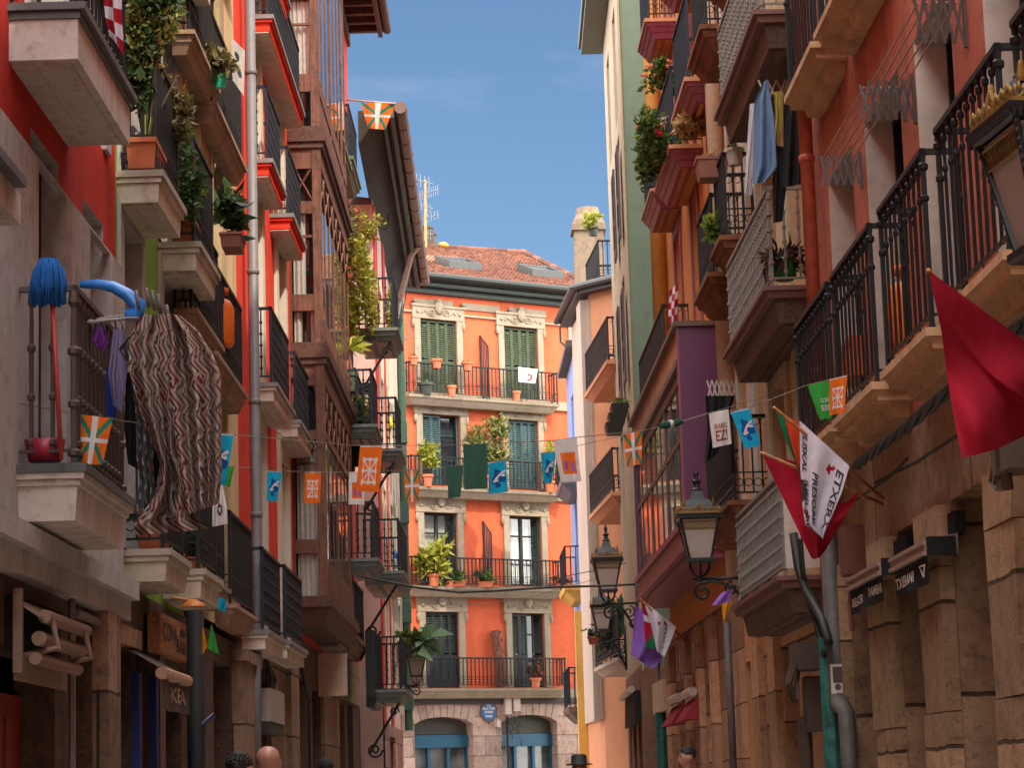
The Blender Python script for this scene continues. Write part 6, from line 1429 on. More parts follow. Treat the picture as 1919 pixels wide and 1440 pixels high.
# ================================================================== STREET LAMPS
def street_lamp(c, k, yaw, wallpt, label, hi=True):
    """lantern with its bottom plate centred at c, k = scale, on a bracket to wallpt"""
    t = thing('street_lamp', wallpt, label, 'street lamp', 'wall lanterns along the street'); cy, sy = math.cos(yaw), math.sin(yaw)
    class Rot:
        def P(s, a, n, z): return Vector((c[0]+(a*cy-n*sy)*k, c[1]+(a*sy+n*cy)*k, c[2]+z*k))
    f = Rot(); b0, b1, H = .105, .185, .40
    m = MB(f)
    m.frust((0, 0, 0), [(b0+.02, -.03), (b0+.03, -.02), (b0+.03, .005), (b0+.012, .012)]); m.frust((0, 0, 0), [(b1+.005, H-.005), (b1+.03, H+.01), (b1+.034, H+.045), (b1+.012, H+.055)])
    for x in (-1, 1):
        for y in (-1, 1):
            m.tube([f.P(x*b0, y*b0, .0), f.P(x*b1, y*b1, H)], .013*k, 5)
            for i in range(14 if hi else 0): q = (i+.5)/14; m.blob((x*lerp(b0, b1, q)*1.05, y*lerp(b0, b1, q)*1.05, H*q), .009, 5, 3)
    if hi:
        for i in range(22):
            for (sx, sy2) in ((1, 0), (0, 1)):
                for sg in (-1, 1):
                    p = -b1-.02+(2*b1+.04)*i/21; m.box((p-.005 if sx else sg*(b1+.036)-.004), (p+.005 if sx else sg*(b1+.036)+.004), (sg*(b1+.036)-.004 if sx else p-.005), (sg*(b1+.036)+.004 if sx else p+.005), H-.005, H+.02)
    m.frust((0, 0, 0), [(b1-.005, H+.056), (b1-.035, H+.13), (b1-.075, H+.19), (.075, H+.195), (.062, H+.23), (.045, H+.29)])
    m.lathe((0, 0, H+.29), [(.05, 0), (.06, .01), (.03, .04), (.028, .07), (.045, .085), (.045, .1), (.02, .115), (.018, .15), (.03, .17), (.02, .2), (.004, .235)], 10)
    m.tube([f.P(-b0*.9, 0, -.02), f.P(-b0*.9, 0, -.08), f.P(-.05, 0, -.15), f.P(0, 0, -.17)], .013*k, 6); m.tube([f.P(b0*.9, 0, -.02), f.P(b0*.9, 0, -.08), f.P(.05, 0, -.15), f.P(0, 0, -.17)], .013*k, 6)
    m.tube([f.P(0, -b0*.9, -.02), f.P(0, -b0*.9, -.08), f.P(0, -.05, -.15), f.P(0, 0, -.17)], .013*k, 6); m.lathe((0, 0, -.22), [(.012, 0), (.03, .02), (.02, .06)], 8)
    m.build('lantern_frame', plain('lamp_black_paint', (.008, .0095, .012), .4, spec=.4), t)
    g = MB(f)
    for (x, y) in ((1, 0), (-1, 0), (0, 1), (0, -1)):
        def q(s, z, o=0): w = lerp(b0, b1, z/H)-.004-o; return (x*w+(y*s*w), y*w+(x*s*w), z)
        g.quad(q(-1, .01), q(1, .01), q(1, H-.01), q(-1, H-.01))
    g.build('lantern_glass', M['lamp_glass'], t, rec=False)
    cr = MB(f)
    for (x, y) in ((1, 0), (-1, 0), (0, 1), (0, -1)):
        w = b1+.022
        for s in range(7 if hi else 5):
            nn_ = 7 if hi else 5; p = -w+2*w*(s+.5)/nn_; mid = s == nn_//2
            cx, cyy = (x*w if x else p, y*w if y else p); hgt = .075 if mid else .045
            for j in (-2, -1, 0, 1, 2) if hi else (0,):
                dx, dy = (0, j*.016) if x else (j*.016, 0); cr.blob((cx+dx*.9, cyy+dy*.9, H+.055+hgt*(1-abs(j)*.2)), (.0065, .0065, hgt*.34), 5, 4)
        for s in range((8 if hi else 0)):
            p = -w+2*w*(s+.5)/8; cr.ring((x*w if x else p, y*w if y else p, H+.08), .016, .004, 'nz' if x else 'az', 10, kk=4)
        a0, a1 = (x*w-.006, x*w+.006) if x else (-w, w); n0, n1 = (y*w-.006, y*w+.006) if y else (-w, w)
        cr.box(a0, a1, n0, n1, H+.046, H+.062)
        def q(s, z, o=.006): w2 = lerp(b0, b1, z/H)+o; return (x*w2+y*s*w2*.9, y*w2+x*s*w2*.9, z)
        for zz in (H-.10, H-.03): cr.tube([f.P(*q(-1, zz)), f.P(*q(1, zz))], .006*k, 4)
        for i in range(11 if hi else 0):
            s0 = -1+2*i/11; cr.tube([f.P(*q(s0, H-.10)), f.P(*q(s0+2/11, H-.03))], .0035*k, 3); cr.tube([f.P(*q(s0+2/11, H-.10)), f.P(*q(s0, H-.03))], .0035*k, 3)
    for x in (-1, 1):
        for y in (-1, 1): cr.lathe((x*(b1-.04), y*(b1-.04), H+.13), [(.014, 0), (.016, .015), (.01, .06), (.004, .075)], 7)
    cr.build('gilt_crown', M['gold'], t)
    w = Vector(wallpt); e = Vector(c)+Vector((0, 0, -.19*k)); d = w-e; d.z = 0; ln = d.length; d.normalize()
    def B(x, z): return e+d*x+Vector((0, 0, z))
    br = MB(); br.tube([B(-.08*k, -.0), B(ln, 0)], .016*k, 6); br.tube([B(ln, .25*k), B(ln, -.55*k)], .02*k, 6)
    def S(x, z, r, tn, ph, sg): return [B(x+r*(1-.8*i/18)*math.cos(ph+sg*tn*6.283*i/18), z+r*(1-.8*i/18)*math.sin(ph+sg*tn*6.283*i/18)) for i in range(19)]
    s1 = S(.02*k, -.13*k, .1*k, 1.3, 1.2, 1); br.tube(s1[::-1]+[B(lerp(.12*k, ln, i/8), -.02*k-.5*k*(i/8)**1.7) for i in range(9)], .016*k, 6)
    br.tube(S(ln*.45, -.1*k, .07*k, 1.3, 1.5, 1), .012*k, 5); br.tube(S(ln*.7, -.12*k, .09*k, 1.4, 1.4, -1), .012*k, 5); br.tube(S(ln*.85, -.3*k, .08*k, 1.2, 0, 1), .012*k, 5)
    br.build('bracket', plain('lamp_black_paint', (.016, .019, .024), .35), t, True)
    return t
def lampR(u, v, Y, k, fac, label, yaw=0, hi=True):
    c = YP(u, v, Y); a = (c-fac.o).dot(fac.t); return street_lamp(tuple(c), k, yaw, tuple(fac.P(a, .02, c.z-.2*k)), label, hi)
lampR(1985, 466, 7.3, .92, F7, 'large black and gilt wall lantern cut by the frame beside the stone balcony', .12)
lampR(1311, 1050, 24.3, 1.0, RF, 'black and gilt wall lantern in front of the purple bay', .0)
lampR(1139, 1107, 41.2, 1.2, G4, 'higher of two lanterns side by side before the salmon house')
lampR(1129, 1181, 46, 1.03, G4, 'lower and more distant lantern behind the other, above a hanging pot', hi=False)
c = YP(781, 1268, 48.5); street_lamp(tuple(c), .95, 0, tuple(L6F.P(48.5, .02, c.z-.2)), 'lantern under the flower boxes at the pink corner house', False)
fl = MB(RF); a_ = RF.a(1919, 545, .5); fl.lathe((a_-1.2, .55, RF.z(1919, 545, .5)+.06), [(.03, 0), (.06, .02), (.075, .06), (.05, .11), (.02, .13)], 12); fl.tube([(a_-1.2, .55, RF.z(1919, 545, .5)+.19), (a_-1.2, .3, RF.z(1919, 545, .5)+.3), (a_-1.2, .0, RF.z(1919, 545, .5)+.3)], .02, 6)
tag(fl.build('floodlight', M['iron'], None, True), 'small black spotlight under the stone balcony by the large lantern', 'floodlight')
# ================================================================== PLANTS
def clumpY(u, v, Y): return YP(u, v, Y)
def plantpx(u, v, Y, r, h, mat, label, group, lr, n, size, seed, at=None, **k):
    c = at if at is not None else YP(u, v, Y); return potted(tuple(c), r, h, mat, label, group, lr, n, size, seed=seed, **k)
GB1 = 'plants on the green house balconies'
tp = M['terracotta']
plantpx(298, 300, 18.1, 0, .22, tp, 'big flowering geranium bush filling the upper pale balcony', GB1, (.33, .6, .5), 4600, 0.033, 1, box=(.11, .3), at=LF.P(17.8, .15, RB[2]+.02), up=1.5, lm=leaf('geranium_leaves', (.12, .17, .04), (.32, .25, .08)), flowers=[(M['fl_red'], 5, .035)], stems=14)
plantpx(250, 130, 17.5, 0, .0, tp, 'dark glossy shrub beside the big geranium, close to the checked banner', GB1, (.14, .2, .42), 882, 0.04, 2, up=0, lm=M['leaf_dark'], stems=5)
plantpx(330, 215, 18.6, 0, 0, tp, 'olive leaved plant trailing through the upper railing', GB1, (.12, .25, .3), 882, 0.033, 3, up=0, lm=M['leaf_olive'], hang=1)
plantpx(382, 425, 20.3, 0, .2, tp, 'tall shrub growing over the lower pale balcony railing', GB1, (.17, .45, .42), 1890, 0.028, 4, box=(.1, .25), at=LF.P(20.0, .15, RC[2]+.02), up=1.2, lm=M['leaf'], flowers=[(M['fl_pink'], 3, .02)], stems=12)
plantpx(360, 330, 19.6, 0, 0, tp, 'dark foliage between the two pale plant balconies', GB1, (.1, .25, .35), 798, 0.033, 5, up=0, lm=M['leaf_dark'])
plantpx(436, 470, 22.4, 0, .13, M['pot_brown'], 'brown window box with long drooping leaves on the cream house', GB1, (.09, .3, .2), 336, 0.073, 6, box=(.1, .22), up=1.0, lm=M['leaf_dark'], hang=.7)
plantpx(272, 1022, 17.9, 0, .14, tp, 'plants in a terracotta trough on the lowest pale balcony', GB1, (.16, .3, .13), 798, 0.026, 7, box=(.09, .28), at=LF.P(18.2, .13, RD[2]+.02), up=1, lm=M['leaf_dark'])
plantpx(372, 1060, 20.1, 0, .1, tp, 'dark plants behind the lower ornate railing', GB1, (.1, .3, .22), 630, 0.03, 8, up=1, box=(.08, .2), at=LF.P(20.2, .13, RE[2]+.02), lm=M['leaf_dark'])
plantpx(300, 1, 17.6, 0, 0, tp, 'foliage spilling from the topmost pale balcony', GB1, (.2, .4, .18), 882, 0.033, 9, up=0, lm=M['leaf_dark'], flowers=[(M['fl_red'], 3, .035)])
plantpx(412, 165, 21.6, .07, .12, plain('jade_pot', (.03, .35, .2), .3), 'jade green pot with yellowing plant on the cream balcony', GB1, (.1, .2, .16), 252, 0.046, 10, lm=M['leaf_olive'])
GV = 'hanging plants by the timber bay'
plantpx(668, 520, 38.2, 0, 0, tp, 'cascade of lime green creeper hanging beside the timber bay', GV, (.26, 1.1, 1.0), 4200, 0.05, 11, up=0, lm=M['leaf_lime'], hang=.8, flowers=[(M['fl_red'], 6, .03)], stems=16)
plantpx(660, 440, 38.4, 0, 0, tp, 'top of the creeper climbing the red and ivory wall', GV, (.16, .8, .5), 1260, 0.046, 12, up=0, lm=M['leaf_olive'], flowers=[(M['fl_pink'], 8, .03)])
plantpx(695, 425, 40, 0, 0, tp, 'thin lime shoots reaching out under the grey eave', GV, (.17, .5, .2), 336, 0.04, 13, up=0, lm=M['leaf_lime'], stems=10)
plantpx(722, 585, 47.2, 0, 0, tp, 'lime creeper on the highest bracket balcony', GV, (.2, .3, .5), 693, 0.04, 14, up=0, lm=M['leaf_lime'])
c_ = YP(657, 735, 37.0)
yt = thing('potted_plant', tuple(c_), 'spiky dragon tree with bare stem in a dark pot beside the bay', 'potted plant', GV); m = MB(); pot(m, tuple(c_), .12, .3); m.build('pot', M['pot_green'], yt); m = MB(); tp_ = YP(654, 655, 37.0); m.tube([tuple(c_+Vector((0, 0, .25))), tuple(lerp(c_, tp_, .5)+Vector((.03, 0, 0))), tuple(tp_)], .022, 6); m.build('stem', plain('pink_stem', (.36, .2, .15), .8), yt)
m = MB(); rr_ = random.Random(5)
for i in range(34):
    a = rr_.uniform(0, 6.28); e = rr_.uniform(-.2, 1.1); d = Vector((math.cos(a)*math.cos(e), math.sin(a)*math.cos(e), math.sin(e))); s = Vector((-d.y, d.x, 0)).normalized()*.016; b = len(m.v); l = rr_.uniform(.25, .42); m.v += [tp_-s, tp_+s, tp_+d*l*.6+s+Vector((0, 0, .02)), tp_+d*l+Vector((0, 0, -.08))]; m.face((b, b+1, b+2, b+3))
m.build('foliage', M['leaf_lime'], yt, rec=False)
for i, (u, v, Y, lab, f) in enumerate(((663, 765, 37.6, 'largest dark green pot in the row beside the timber bay', 1), (678, 785, 38.4, 'dark pot with an orange flower beside the timber bay', 2), (688, 805, 39.4, 'dark pot with a yellow leaved plant near the pink wall', 0))):
    plantpx(u, v+16, Y, .11, .2, M['pot_green'], lab, 'potted plants by the timber bay', (.12, .15, .16), 252, 0.04, 20+i, lm=(M['leaf_olive'], M['leaf'], M['leaf_lime'])[f], flowers=[(M['fl_pink'], 2, .03)] if f else None)
plantpx(662, 830, 37.4, 0, 0, tp, 'dark ferny leaves hanging below the row of pots', GV, (.14, .5, .42), 882, 0.059, 24, up=0, lm=M['leaf_dark'], hang=1, elong=3)
# orange house balconies
def onE(fl_, u, n=.36): a0, a1, z, n1 = EBAL[fl_]; return EF.P(EF.a(u, 700, n), n, z)
def potE(fl_, u, r, h, lab, lr, n, sz, seed, mat=None, dz=0, **k): c = onE(fl_, u); return potted((c.x, c.y, c.z+dz), r, h, mat or tp, lab, 'pots on the orange house balconies', lr, n, sz, seed=seed, **k)
hr = EF.z(900, 682, .42)-EBAL[4][2]
potE(4, 775, .12, .22, 'terracotta pot on the top railing at its end', (.1, .1, .05), 42, 0.033, 31, dz=hr-.16, up=.4)
potE(4, 818, .14, .23, 'terracotta pot on the top railing before the shutter', (.1, .1, .04), 33, 0.033, 32, dz=hr-.2, up=.4)
potE(4, 876, .14, .22, 'terracotta pot on the top railing beside the bare wall', (.1, .1, .04), 25, 0.033, 33, dz=hr-.2, up=.4)
potE(4, 845, .12, .28, 'terracotta pot standing on the top balcony floor', (.1, .1, .05), 29, 0.033, 34, up=.4)
potE(4, 966, .11, .26, 'terracotta pot on the top balcony floor under the white banner', (.08, .08, .04), 21, 0.033, 35, up=.4)
potE(4, 797, .18, .3, 'dark round planter on the top balcony floor', (.12, .12, .06), 63, 0.033, 36, mat=M['pot_dark'])
potE(3, 912, .2, .35, 'tall flowering oleander on the third floor balcony', (.55, .28, .62), 1890, 0.05, 37, up=1.35, lm=leaf('oleander_leaves', (.12, .15, .04), (.26, .24, .07)), flowers=[(M['fl_pink'], 10, .03)], elong=3, stems=24)
potE(3, 796, .14, .3, 'bright green fern at the end of the third floor balcony', (.26, .2, .3), 630, 0.053, 38, up=1.6, lm=M['leaf_lime'], elong=2.6)
potE(3, 1022, .14, .3, 'bright green climber beside the blue green shutter', (.18, .18, .45), 630, 0.046, 39, up=1.3, lm=M['leaf_lime'])
potE(3, 1036, 0, .2, 'pink flowers in a box at the third floor corner', (.3, .12, .12), 252, 0.033, 40, box=(.28, .1), flowers=[(M['fl_red'], 14, .03)], lm=M['leaf_dark'])
potE(2, 803, .16, .3, 'large spiky green plant on the second floor balcony', (.32, .22, .42), 882, 0.086, 41, up=.9, lm=M['leaf_lime'], elong=3)
potE(2, 840, 0, .14, 'low green plants in a trough on the second floor balcony', (.3, .12, .14), 546, 0.04, 42, box=(.3, .1), lm=M['leaf'])
potE(2, 896, 0, .14, 'round green plant in a trough in the middle of the second floor balcony', (.28, .14, .2), 630, 0.04, 43, box=(.24, .1), lm=M['leaf'])
potE(2, 1040, 0, .14, 'dark red plants in a trough at the second floor corner', (.35, .12, .14), 378, 0.04, 44, box=(.34, .1), lm=leaf('red_leaves', (.13, .03, .02), (.16, .07, .03)))
potE(1, 985, .14, .25, 'reddish shrub in front of the half open black shutter', (.2, .15, .3), 378, 0.04, 45, lm=leaf('red_leaves', (.13, .03, .02), (.16, .07, .03)))
c = onE(1, 925, .2); m = MB(); m.tube([c, c+Vector((-.02, 0, .5)), c+Vector((-.09, .02, 1.0)), c+Vector((-.13, 0, 1.45))], .13, 12, rr=[.16, .13, .12, .10])
for i in range(40): z = i/40*1.5; a = i*2.4; p = c+Vector((-.12*z/1.5+.12*math.cos(a), .12*math.sin(a), z*.95)); m.blob(tuple(p), (.03, .03, .05), 5, 3)
tag(m.build('palm_trunk', plain('fibrous_bark', (.15, .06, .04), .95, var=.5), None, False), 'rough brown palm stump standing on the first floor balcony', 'palm trunk')
# orange house with purple balconies and neighbours
GQ = 'plants on the purple balconies'
plantpx(1245, 145, 30.5, 0, .1, tp, 'geranium with pink flowers hanging by the higher purple balcony', GQ, (.30, .4, .22), 1092, 0.04, 51, up=-.5, lm=M['leaf'], flowers=[(M['fl_pink'], 7, .04)])
plantpx(1236, 235, 29.5, 0, .1, tp, 'big geranium with red and white blooms trailing from a purple balcony', GQ, (.28, .6, .36), 2100, 0.046, 52, up=-.7, lm=M['leaf'], flowers=[(M['fl_white'], 6, .05), (M['fl_red'], 4, .05), (M['fl_pink'], 4, .05)], hang=.5)
plantpx(1216, 300, 30.5, 0, .1, tp, 'long green trail of leaves below the red and white geranium', GQ, (.15, .4, .42), 1008, 0.046, 53, up=-.2, lm=M['leaf'], hang=1)
plantpx(1290, 240, 27.6, 0, .05, tp, 'withered brown plant clinging to a purple balcony', GQ, (.17, .3, .16), 357, 0.053, 54, up=.3, lm=M['leaf_dry'])
plantpx(1335, 338, 24.2, 0, .22, M['pot_brown'], 'brown planter hanging on the black railing by the beige pipe', None, (.1, .12, .05), 29, 0.033, 55, box=(.16, .16), lm=M['leaf_dry'])
plantpx(1377, 310, 23.6, .09, .17, plain('white_pot', (.55, .5, .47), .5), 'small white pot hooked on the black railing', None, (.05, .05, .05), 21, 0.026, 56)
plantpx(1342, 425, 24.2, 0, 0, tp, 'bright vine leaves growing through the rusty balcony railing', None, (.14, .2, .2), 147, 0.073, 57, up=0, lm=leaf('vine_leaves', (.12, .2, .03), (.26, .3, .05)), elong=1.2)
plantpx(1470, 527, 20.55, 0, 0, tp, 'dark red leaved plant in a green glass pot on the grey balcony', None, (.18, .12, .1), 189, 0.04, 58, up=2.1, lm=leaf('maroon_leaves', (.06, .02, .02), (.1, .05, .03)), elong=3)
gp_ = MB(); cg = YP(1471, 527, 20.6); gp_.lathe(tuple(cg), [(.07, 0), (.1, .03), (.11, .12), (.085, .2), (.075, .215)], 16); tag(gp_.build('glass_pot', plain('bottle_green_glass', (.01, .13, .03), .12, spec=.7, bm=0), None, True), 'bottle green glass pot on the grey balcony floor', 'pot')
plantpx(1112, 442, 52, .12, .2, M['pot_dark'], 'leafy plant behind the railing of the roof terrace by the chimney', None, (.2, .3, .2), 546, 0.046, 60, lm=M['leaf_lime'], up=.9)
plantpx(1158, 1238, 47.4, .12, .2, M['pot_dark'], 'dark palm leaves on the lowest salmon house balcony behind the lanterns', None, (.3, .3, .6), 420, 0.08, 61, lm=M['leaf_dark'], up=1.1, elong=3)
plantpx(1112, 1209, 43, .1, .14, plain('red_hanging_pot', (.35, .08, .06), .5), 'hanging red pot with small violet flowers below the lower lantern', None, (.13, .1, .08), 126, 0.033, 62, flowers=[(fb('violet_petals', (.2, .08, .3), .2), 8, .025)], lm=M['leaf_dark'])
rk = MB(); 
for i, (u, v) in enumerate(((1161, 770), (1156, 787), (1151, 805))): c = YP(u, v, 40.2); rk.hexa(*[tuple((c.x+x*.15*s, c.y+y*.3*s, c.z+dz) for x, y in ((-1, -1), (1, -1), (1, 1), (-1, 1))) for s, dz in ((.8, -.08), (1, .08))])
tr = thing('plant_rack', YP(1156, 812, 40.2), 'stacked black planters on the cream house front', 'planter'); rk.build('planter', M['pot_dark'], tr); m = MB(); clump(m, tuple(YP(1160, 757, 40.2)), (.14, .25, .05), 60, .05, random.Random(4)); m.build('foliage', M['leaf'], tr, rec=False)
for i, (u, v, lab, fm) in enumerate(((768, 1222, 'geranium box with red buds above the lantern at the pink corner', 1), (797, 1222, 'broad pale green leaf plant above the lantern at the pink corner', 0))):
    plantpx(u, v+6, 47.9, 0, .16, M['pot_dark'], lab, 'flower boxes at the pink corner house', (.2, .15, .16) if fm else (.16, .12, .14), 260 if fm else 26, .07 if fm else .26, 70+i, box=(.18, .12), lm=M['leaf'] if fm else leaf('sage_leaves', (.10, .19, .09), (.15, .24, .13)), flowers=[(M['fl_red'], 6, .03)] if fm else None, elong=1.3 if not fm else 1.8)
plantpx(722, 1222, 47.5, 0, .15, M['pot_dark'], 'red flowering plant in a dark box beside the scroll bracket', 'flower boxes at the pink corner house', (.1, .1, .36), 189, 0.053, 73, box=(.2, .1), lm=M['leaf'], flowers=[(M['fl_red'], 12, .03)])
# chair on the lowest bracket balcony
c = YP(733, 1289, 48.0); t = thing('wicker_chair', tuple(c), 'pale round backed chair behind the lowest balcony railing at the pink corner', 'chair')
m = MB(); m.lathe((c.x, c.y, c.z+.4), [(.22, 0), (.24, .04), (.2, .05)], 12); m.build('seat', plain('wicker', (.4, .3, .24), .8), t); m = MB(); m.blob((c.x, c.y+.2, c.z+.66), (.25, .03, .26), 14, 8); m.build('backrest', plain('wicker', (.4, .3, .24), .8), t, True)
for x in (-.16, .16):
    for y in (-.16, .16): m = MB(); m.tube([(c.x+x, c.y+y, c.z), (c.x+x, c.y+y, c.z+.41)], .015, 5); m.build('leg', plain('wicker', (.4, .3, .24), .8), t)
for u, lab in ((716, 'blue water bottles at the inner end of the corner balcony'), (741, 'blue water bottles at the outer end of the corner balcony')):
    m = MB(); c = YP(u, 1066, 48.0)
    for i in range(3):
        for j in range(2): m.mi = 0; m.lathe((c.x+.08*i, c.y+.1*j, c.z), [(.038, 0), (.04, .12), (.038, .2)], 8); m.mi = 1; m.lathe((c.x+.08*i, c.y+.1*j, c.z+.2), [(.041, 0), (.043, .09), (.015, .15), (.015, .17)], 8)
    tag(m.build('water_bottles', [plain('clear_plastic', (.45, .5, .55), .2), plain('blue_plastic', (.03, .20, .62), .35)], None, True), lab, 'bottles')
m = MB(); c = YP(730, 803, 47.9); m.lathe(tuple(c), [(.06, 0), (.08, .1), (.04, .2), (.05, .22)], 10); tag(m.build('watering_can', plain('neon_yellow_plastic', (.6, .62, .03), .4), None, True), 'neon yellow can on the second bracket balcony', 'can')
m = MB(); c = YP(687, 737, 41.6); m.lathe(tuple(c), [(.09, 0), (.12, .16), (.11, .17)], 10); tag(m.build('hanging_pot', plain('turquoise_plastic', (.02, .42, .3), .4), None, True), 'turquoise pot hung on the dark railing by the pink wall', 'pot')
# gas bottles and crates behind railings
for u, v, Y, lab, mat, s in ((422, 650, 22.8, 'orange gas bottle behind the dark cream house railing', 'orange_gas_paint', 1), (1655, 660, 15.6, 'orange gas bottle behind the stone house railing', 'orange_gas_paint', 1.1)):
    m = MB(); c = YP(u, v, Y); c.x += -.05 if u < 900 else .18; m.lathe(tuple(c), [(.12*s, 0), (.14*s, .03), (.14*s, .36), (.1*s, .44), (.04, .47), (.04, .5), (.09*s, .51), (.09*s, .56)], 14); tag(m.build('gas_bottle', plain(mat, (.68, .14, .015), .45), None, True), lab, 'gas bottle')
m = MB(); c = YP(1578, 716, 17.4); c.x += .15; m.box(c.x-.12, c.x+.12, c.y-.3, c.y+.3, c.z, c.z+.28); m.box(c.x-.13, c.x+.13, c.y-.31, c.y+.31, c.z+.24, c.z+.281); tag(m.build('crate', plain('orange_crate', (.6, .12, .03), .5), None), 'orange crate behind the railing near the green pennant', 'crate')
# ================================================================== antenna, signs, boxes
c = YP(797, 470, 65.5); t = thing('roof_antenna', tuple(c), 'yellow antenna mast with aerials on the tiled roof', 'antenna')
m = MB(); top = YP(797, 337, 65.5); m.tube([tuple(c+Vector((0, 0, -.4))), tuple(top)], .06, 8, rr=[.05, .03]); m.build('mast', plain('mast_yellow', (.30, .19, .05), .5), t)
for i, (f, n, ln) in enumerate(((.97, 5, .7), (.8, 9, .55), (.62, 7, .5), (.45, 6, .5), (.25, 8, .6))):
    m = MB(); p = lerp(c, top, f); d = Vector((.7 if i % 2 else -.7, -.5, .1)); m.tube([p-d*.3, p+d*.5], .015, 4)
    for j in range(n): q = p+d*(.5-.8*j/n); m.tube([q+Vector((0, 0, -ln*.25)), q+Vector((0, 0, ln*.25))], .009, 3)
    m.build('aerial', plain('aerial_grey', (.16, .17, .18), .4), t)
m = MB()
for u, v, h in ((789, 466, .55), (803, 464, .5), (809, 466, .35)): q = YP(u, v, 66); m.lathe(tuple(q), [(.13, 0), (.13, h), (.16, h+.02), (.16, h+.08)], 10)
tag(m.build('chimney_pots', plain('dark_flue', (.06, .045, .04), .7), None), 'dark flue pots at the foot of the roof antenna', 'chimney')
m = MB(); q = YP(830, 467, 66); m.lathe(tuple(q), [(.02, -.3), (.02, 0), (.15, .03), (.17, .12), (.1, .18)], 12); tag(m.build('satellite_dish', plain('amber_plastic', (.45, .2, .02), .4), None, True), 'small amber dish on the roof ridge', 'satellite dish')
# street name plaque
a, z = EF.pix(916, 1334, .05); m = MB(EF); m.mi = 0
def oct_(mb, r, n0, n1, mi): mb.mi = mi; mb.tube([EF.P(a, n0, z), EF.P(a, n1, z)], r, 8)
oct_(m, .27, .032, .05, 0)
for s in (-1, 1): m.mi = 0; m.poly([(a-.12, .049, z+s*.2), (a+.12, .049, z+s*.2), (a, .049, z+s*.33)])
oct_(m, .235, .051, .056, 1); m.mi = 2
for tx, y0, h, w in (('CALLE', .12, .05, .13), ('DE LA TORRE', .035, .065, .36), ('DORRE', -.05, .06, .24), ('KALEA', -.15, .055, .2)): put_text(m, tx, lambda x, y: EF.P(a-w/2+w*x, .0575, z+y0+h*y))
tag(m.build('street_sign', [plain('plaque_brown', (.13, .05, .025), .5), plain('plaque_blue', (.012, .10, .27), .35), M['white_plastic']], None, rec=False), 'blue octagonal street name plaque between the arches', 'street sign')
m = MB(EF)
for u, v, w, h in ((950, 1325, .09, .2), (966, 1322, .1, .16), (932, 1357, .05, .09)): a, z = EF.pix(u, v, .1); m.mi = 0; m.box(a-w, a+w, .031, .18, z-h, z+h)
a, z = EF.pix(950, 1345, .1); m.mi = 1; m.tube([EF.P(a, .1, z), EF.P(a, .1, 0.1)], .03, 6); rr_ = random.Random(2)
for i in range(14): x = a+rr_.uniform(-.2, .35); zz = z+rr_.uniform(-.6, .1); m.tube([(x, .12, zz), (x+rr_.uniform(-.12, .12), .16, zz-.1), (x+rr_.uniform(-.1, .1), .13, zz-.22)], .012, 4)
tag(m.build('junction_box', [plain('grey_box_paint', (.42, .34, .29), .5), M['cable']], None), 'pale junction boxes with loose wires above the teal shop arch', 'electrical box')
# timber shop sign
a0, a1 = LF.a(299, 1200, .12), LF.a(351, 1200, .12); zt, zb_ = LF.z(299, 1147, .12), LF.z(299, 1222, .12); m = MB(LF); m.mi = 0; m.box(a0, a1, .03, .12, zb_, zt); m.mi = 1
for tx, x0, x1, y0, y1 in (('COVA', .12, .62, .32, .82), ('BAR', .58, .95, .16, .5)): put_text(m, tx, lambda x, y: LF.P(lerp(a0, a1, lerp(x0, x1, x)), .123, lerp(zb_, zt, lerp(y0, y1, y))))
m.mi = 1; m.box(lerp(a0, a1, .72), lerp(a0, a1, .88), .121, .126, lerp(zb_, zt, .6), lerp(zb_, zt, .78))
m.mi = 2; c_a = lerp(a0, a1, .75); m.lathe((c_a, .22, zt+.12), [(.1, 0), (.09, .02), (.02, .06)], 12); m.tube([(c_a, .22, zt+.17), (c_a, .05, zt+.2)], .012, 5)
tag(m.build('shop_sign', [wood('orange_timber', (.34, .15, .06), 1, .6, .5), plain('burnt_lettering', (.03, .02, .015), .7), plain('copper_shade', (.55, .2, .05), .4)], None, rec=False), 'square timber shop sign with dark letters above the small awning', 'shop sign')
a0, a1 = LF.a(303, 1290, .3), LF.a(351, 1290, .3); zt, zb_ = LF.z(303, 1262, .3), LF.z(303, 1330, .3); m = MB(LF); m.mi = 0; m.tube([(a0, .3, zt), (a1, .3, zt)], .045, 10); m.mi = 1; fn = lambda x, y: LF.P(lerp(a0+.05, a1-.05, x), .3+.02*math.sin(x*14), lerp(zb_, zt, y)); sheet(m, fn, 20, 4); m.quad((a0, .3, zt+.03), (a1, .3, zt+.03), (a1, .02, zt+.2), (a0, .02, zt+.2)); m.mi = 2; put_text(m, 'TXIKERRA', lambda x, y: normal_off(fn, .1+.82*x, .26+.42*y, .006))
tag(m.build('awning', [plain('copper_roller', (.40, .22, .14), .45), fabric('grey_awning_cloth', (.12, .09, .085), .1), plain('beige_lettering', (.45, .33, .27), .7)], None, rec=False), 'small grey awning with beige lettering under the timber sign', 'awning')
m = MB(LF); a, z = LF.pix(367, 1300, .28); m.tube([LF.P(a, .28, 0), LF.P(a, .28, LF.z(366, 1145, .28))], .07, 12)
m.mi = 1; p = LF.P(a, .3, LF.z(366, 1370, .28)); m.tube([p+Vector((-.05, -.05, -.3)), p+Vector((-.03, -.05, .0)), p+Vector((.12, 0, .12))], .02, 6)
tag(m.build('black_post', [plain('black_post_paint', (.018, .018, .019), .65, spec=.2), plain('navy_handle', (.02, .02, .1), .4)], None, True), 'stout black pipe standing in front of the roller shutter', 'post')
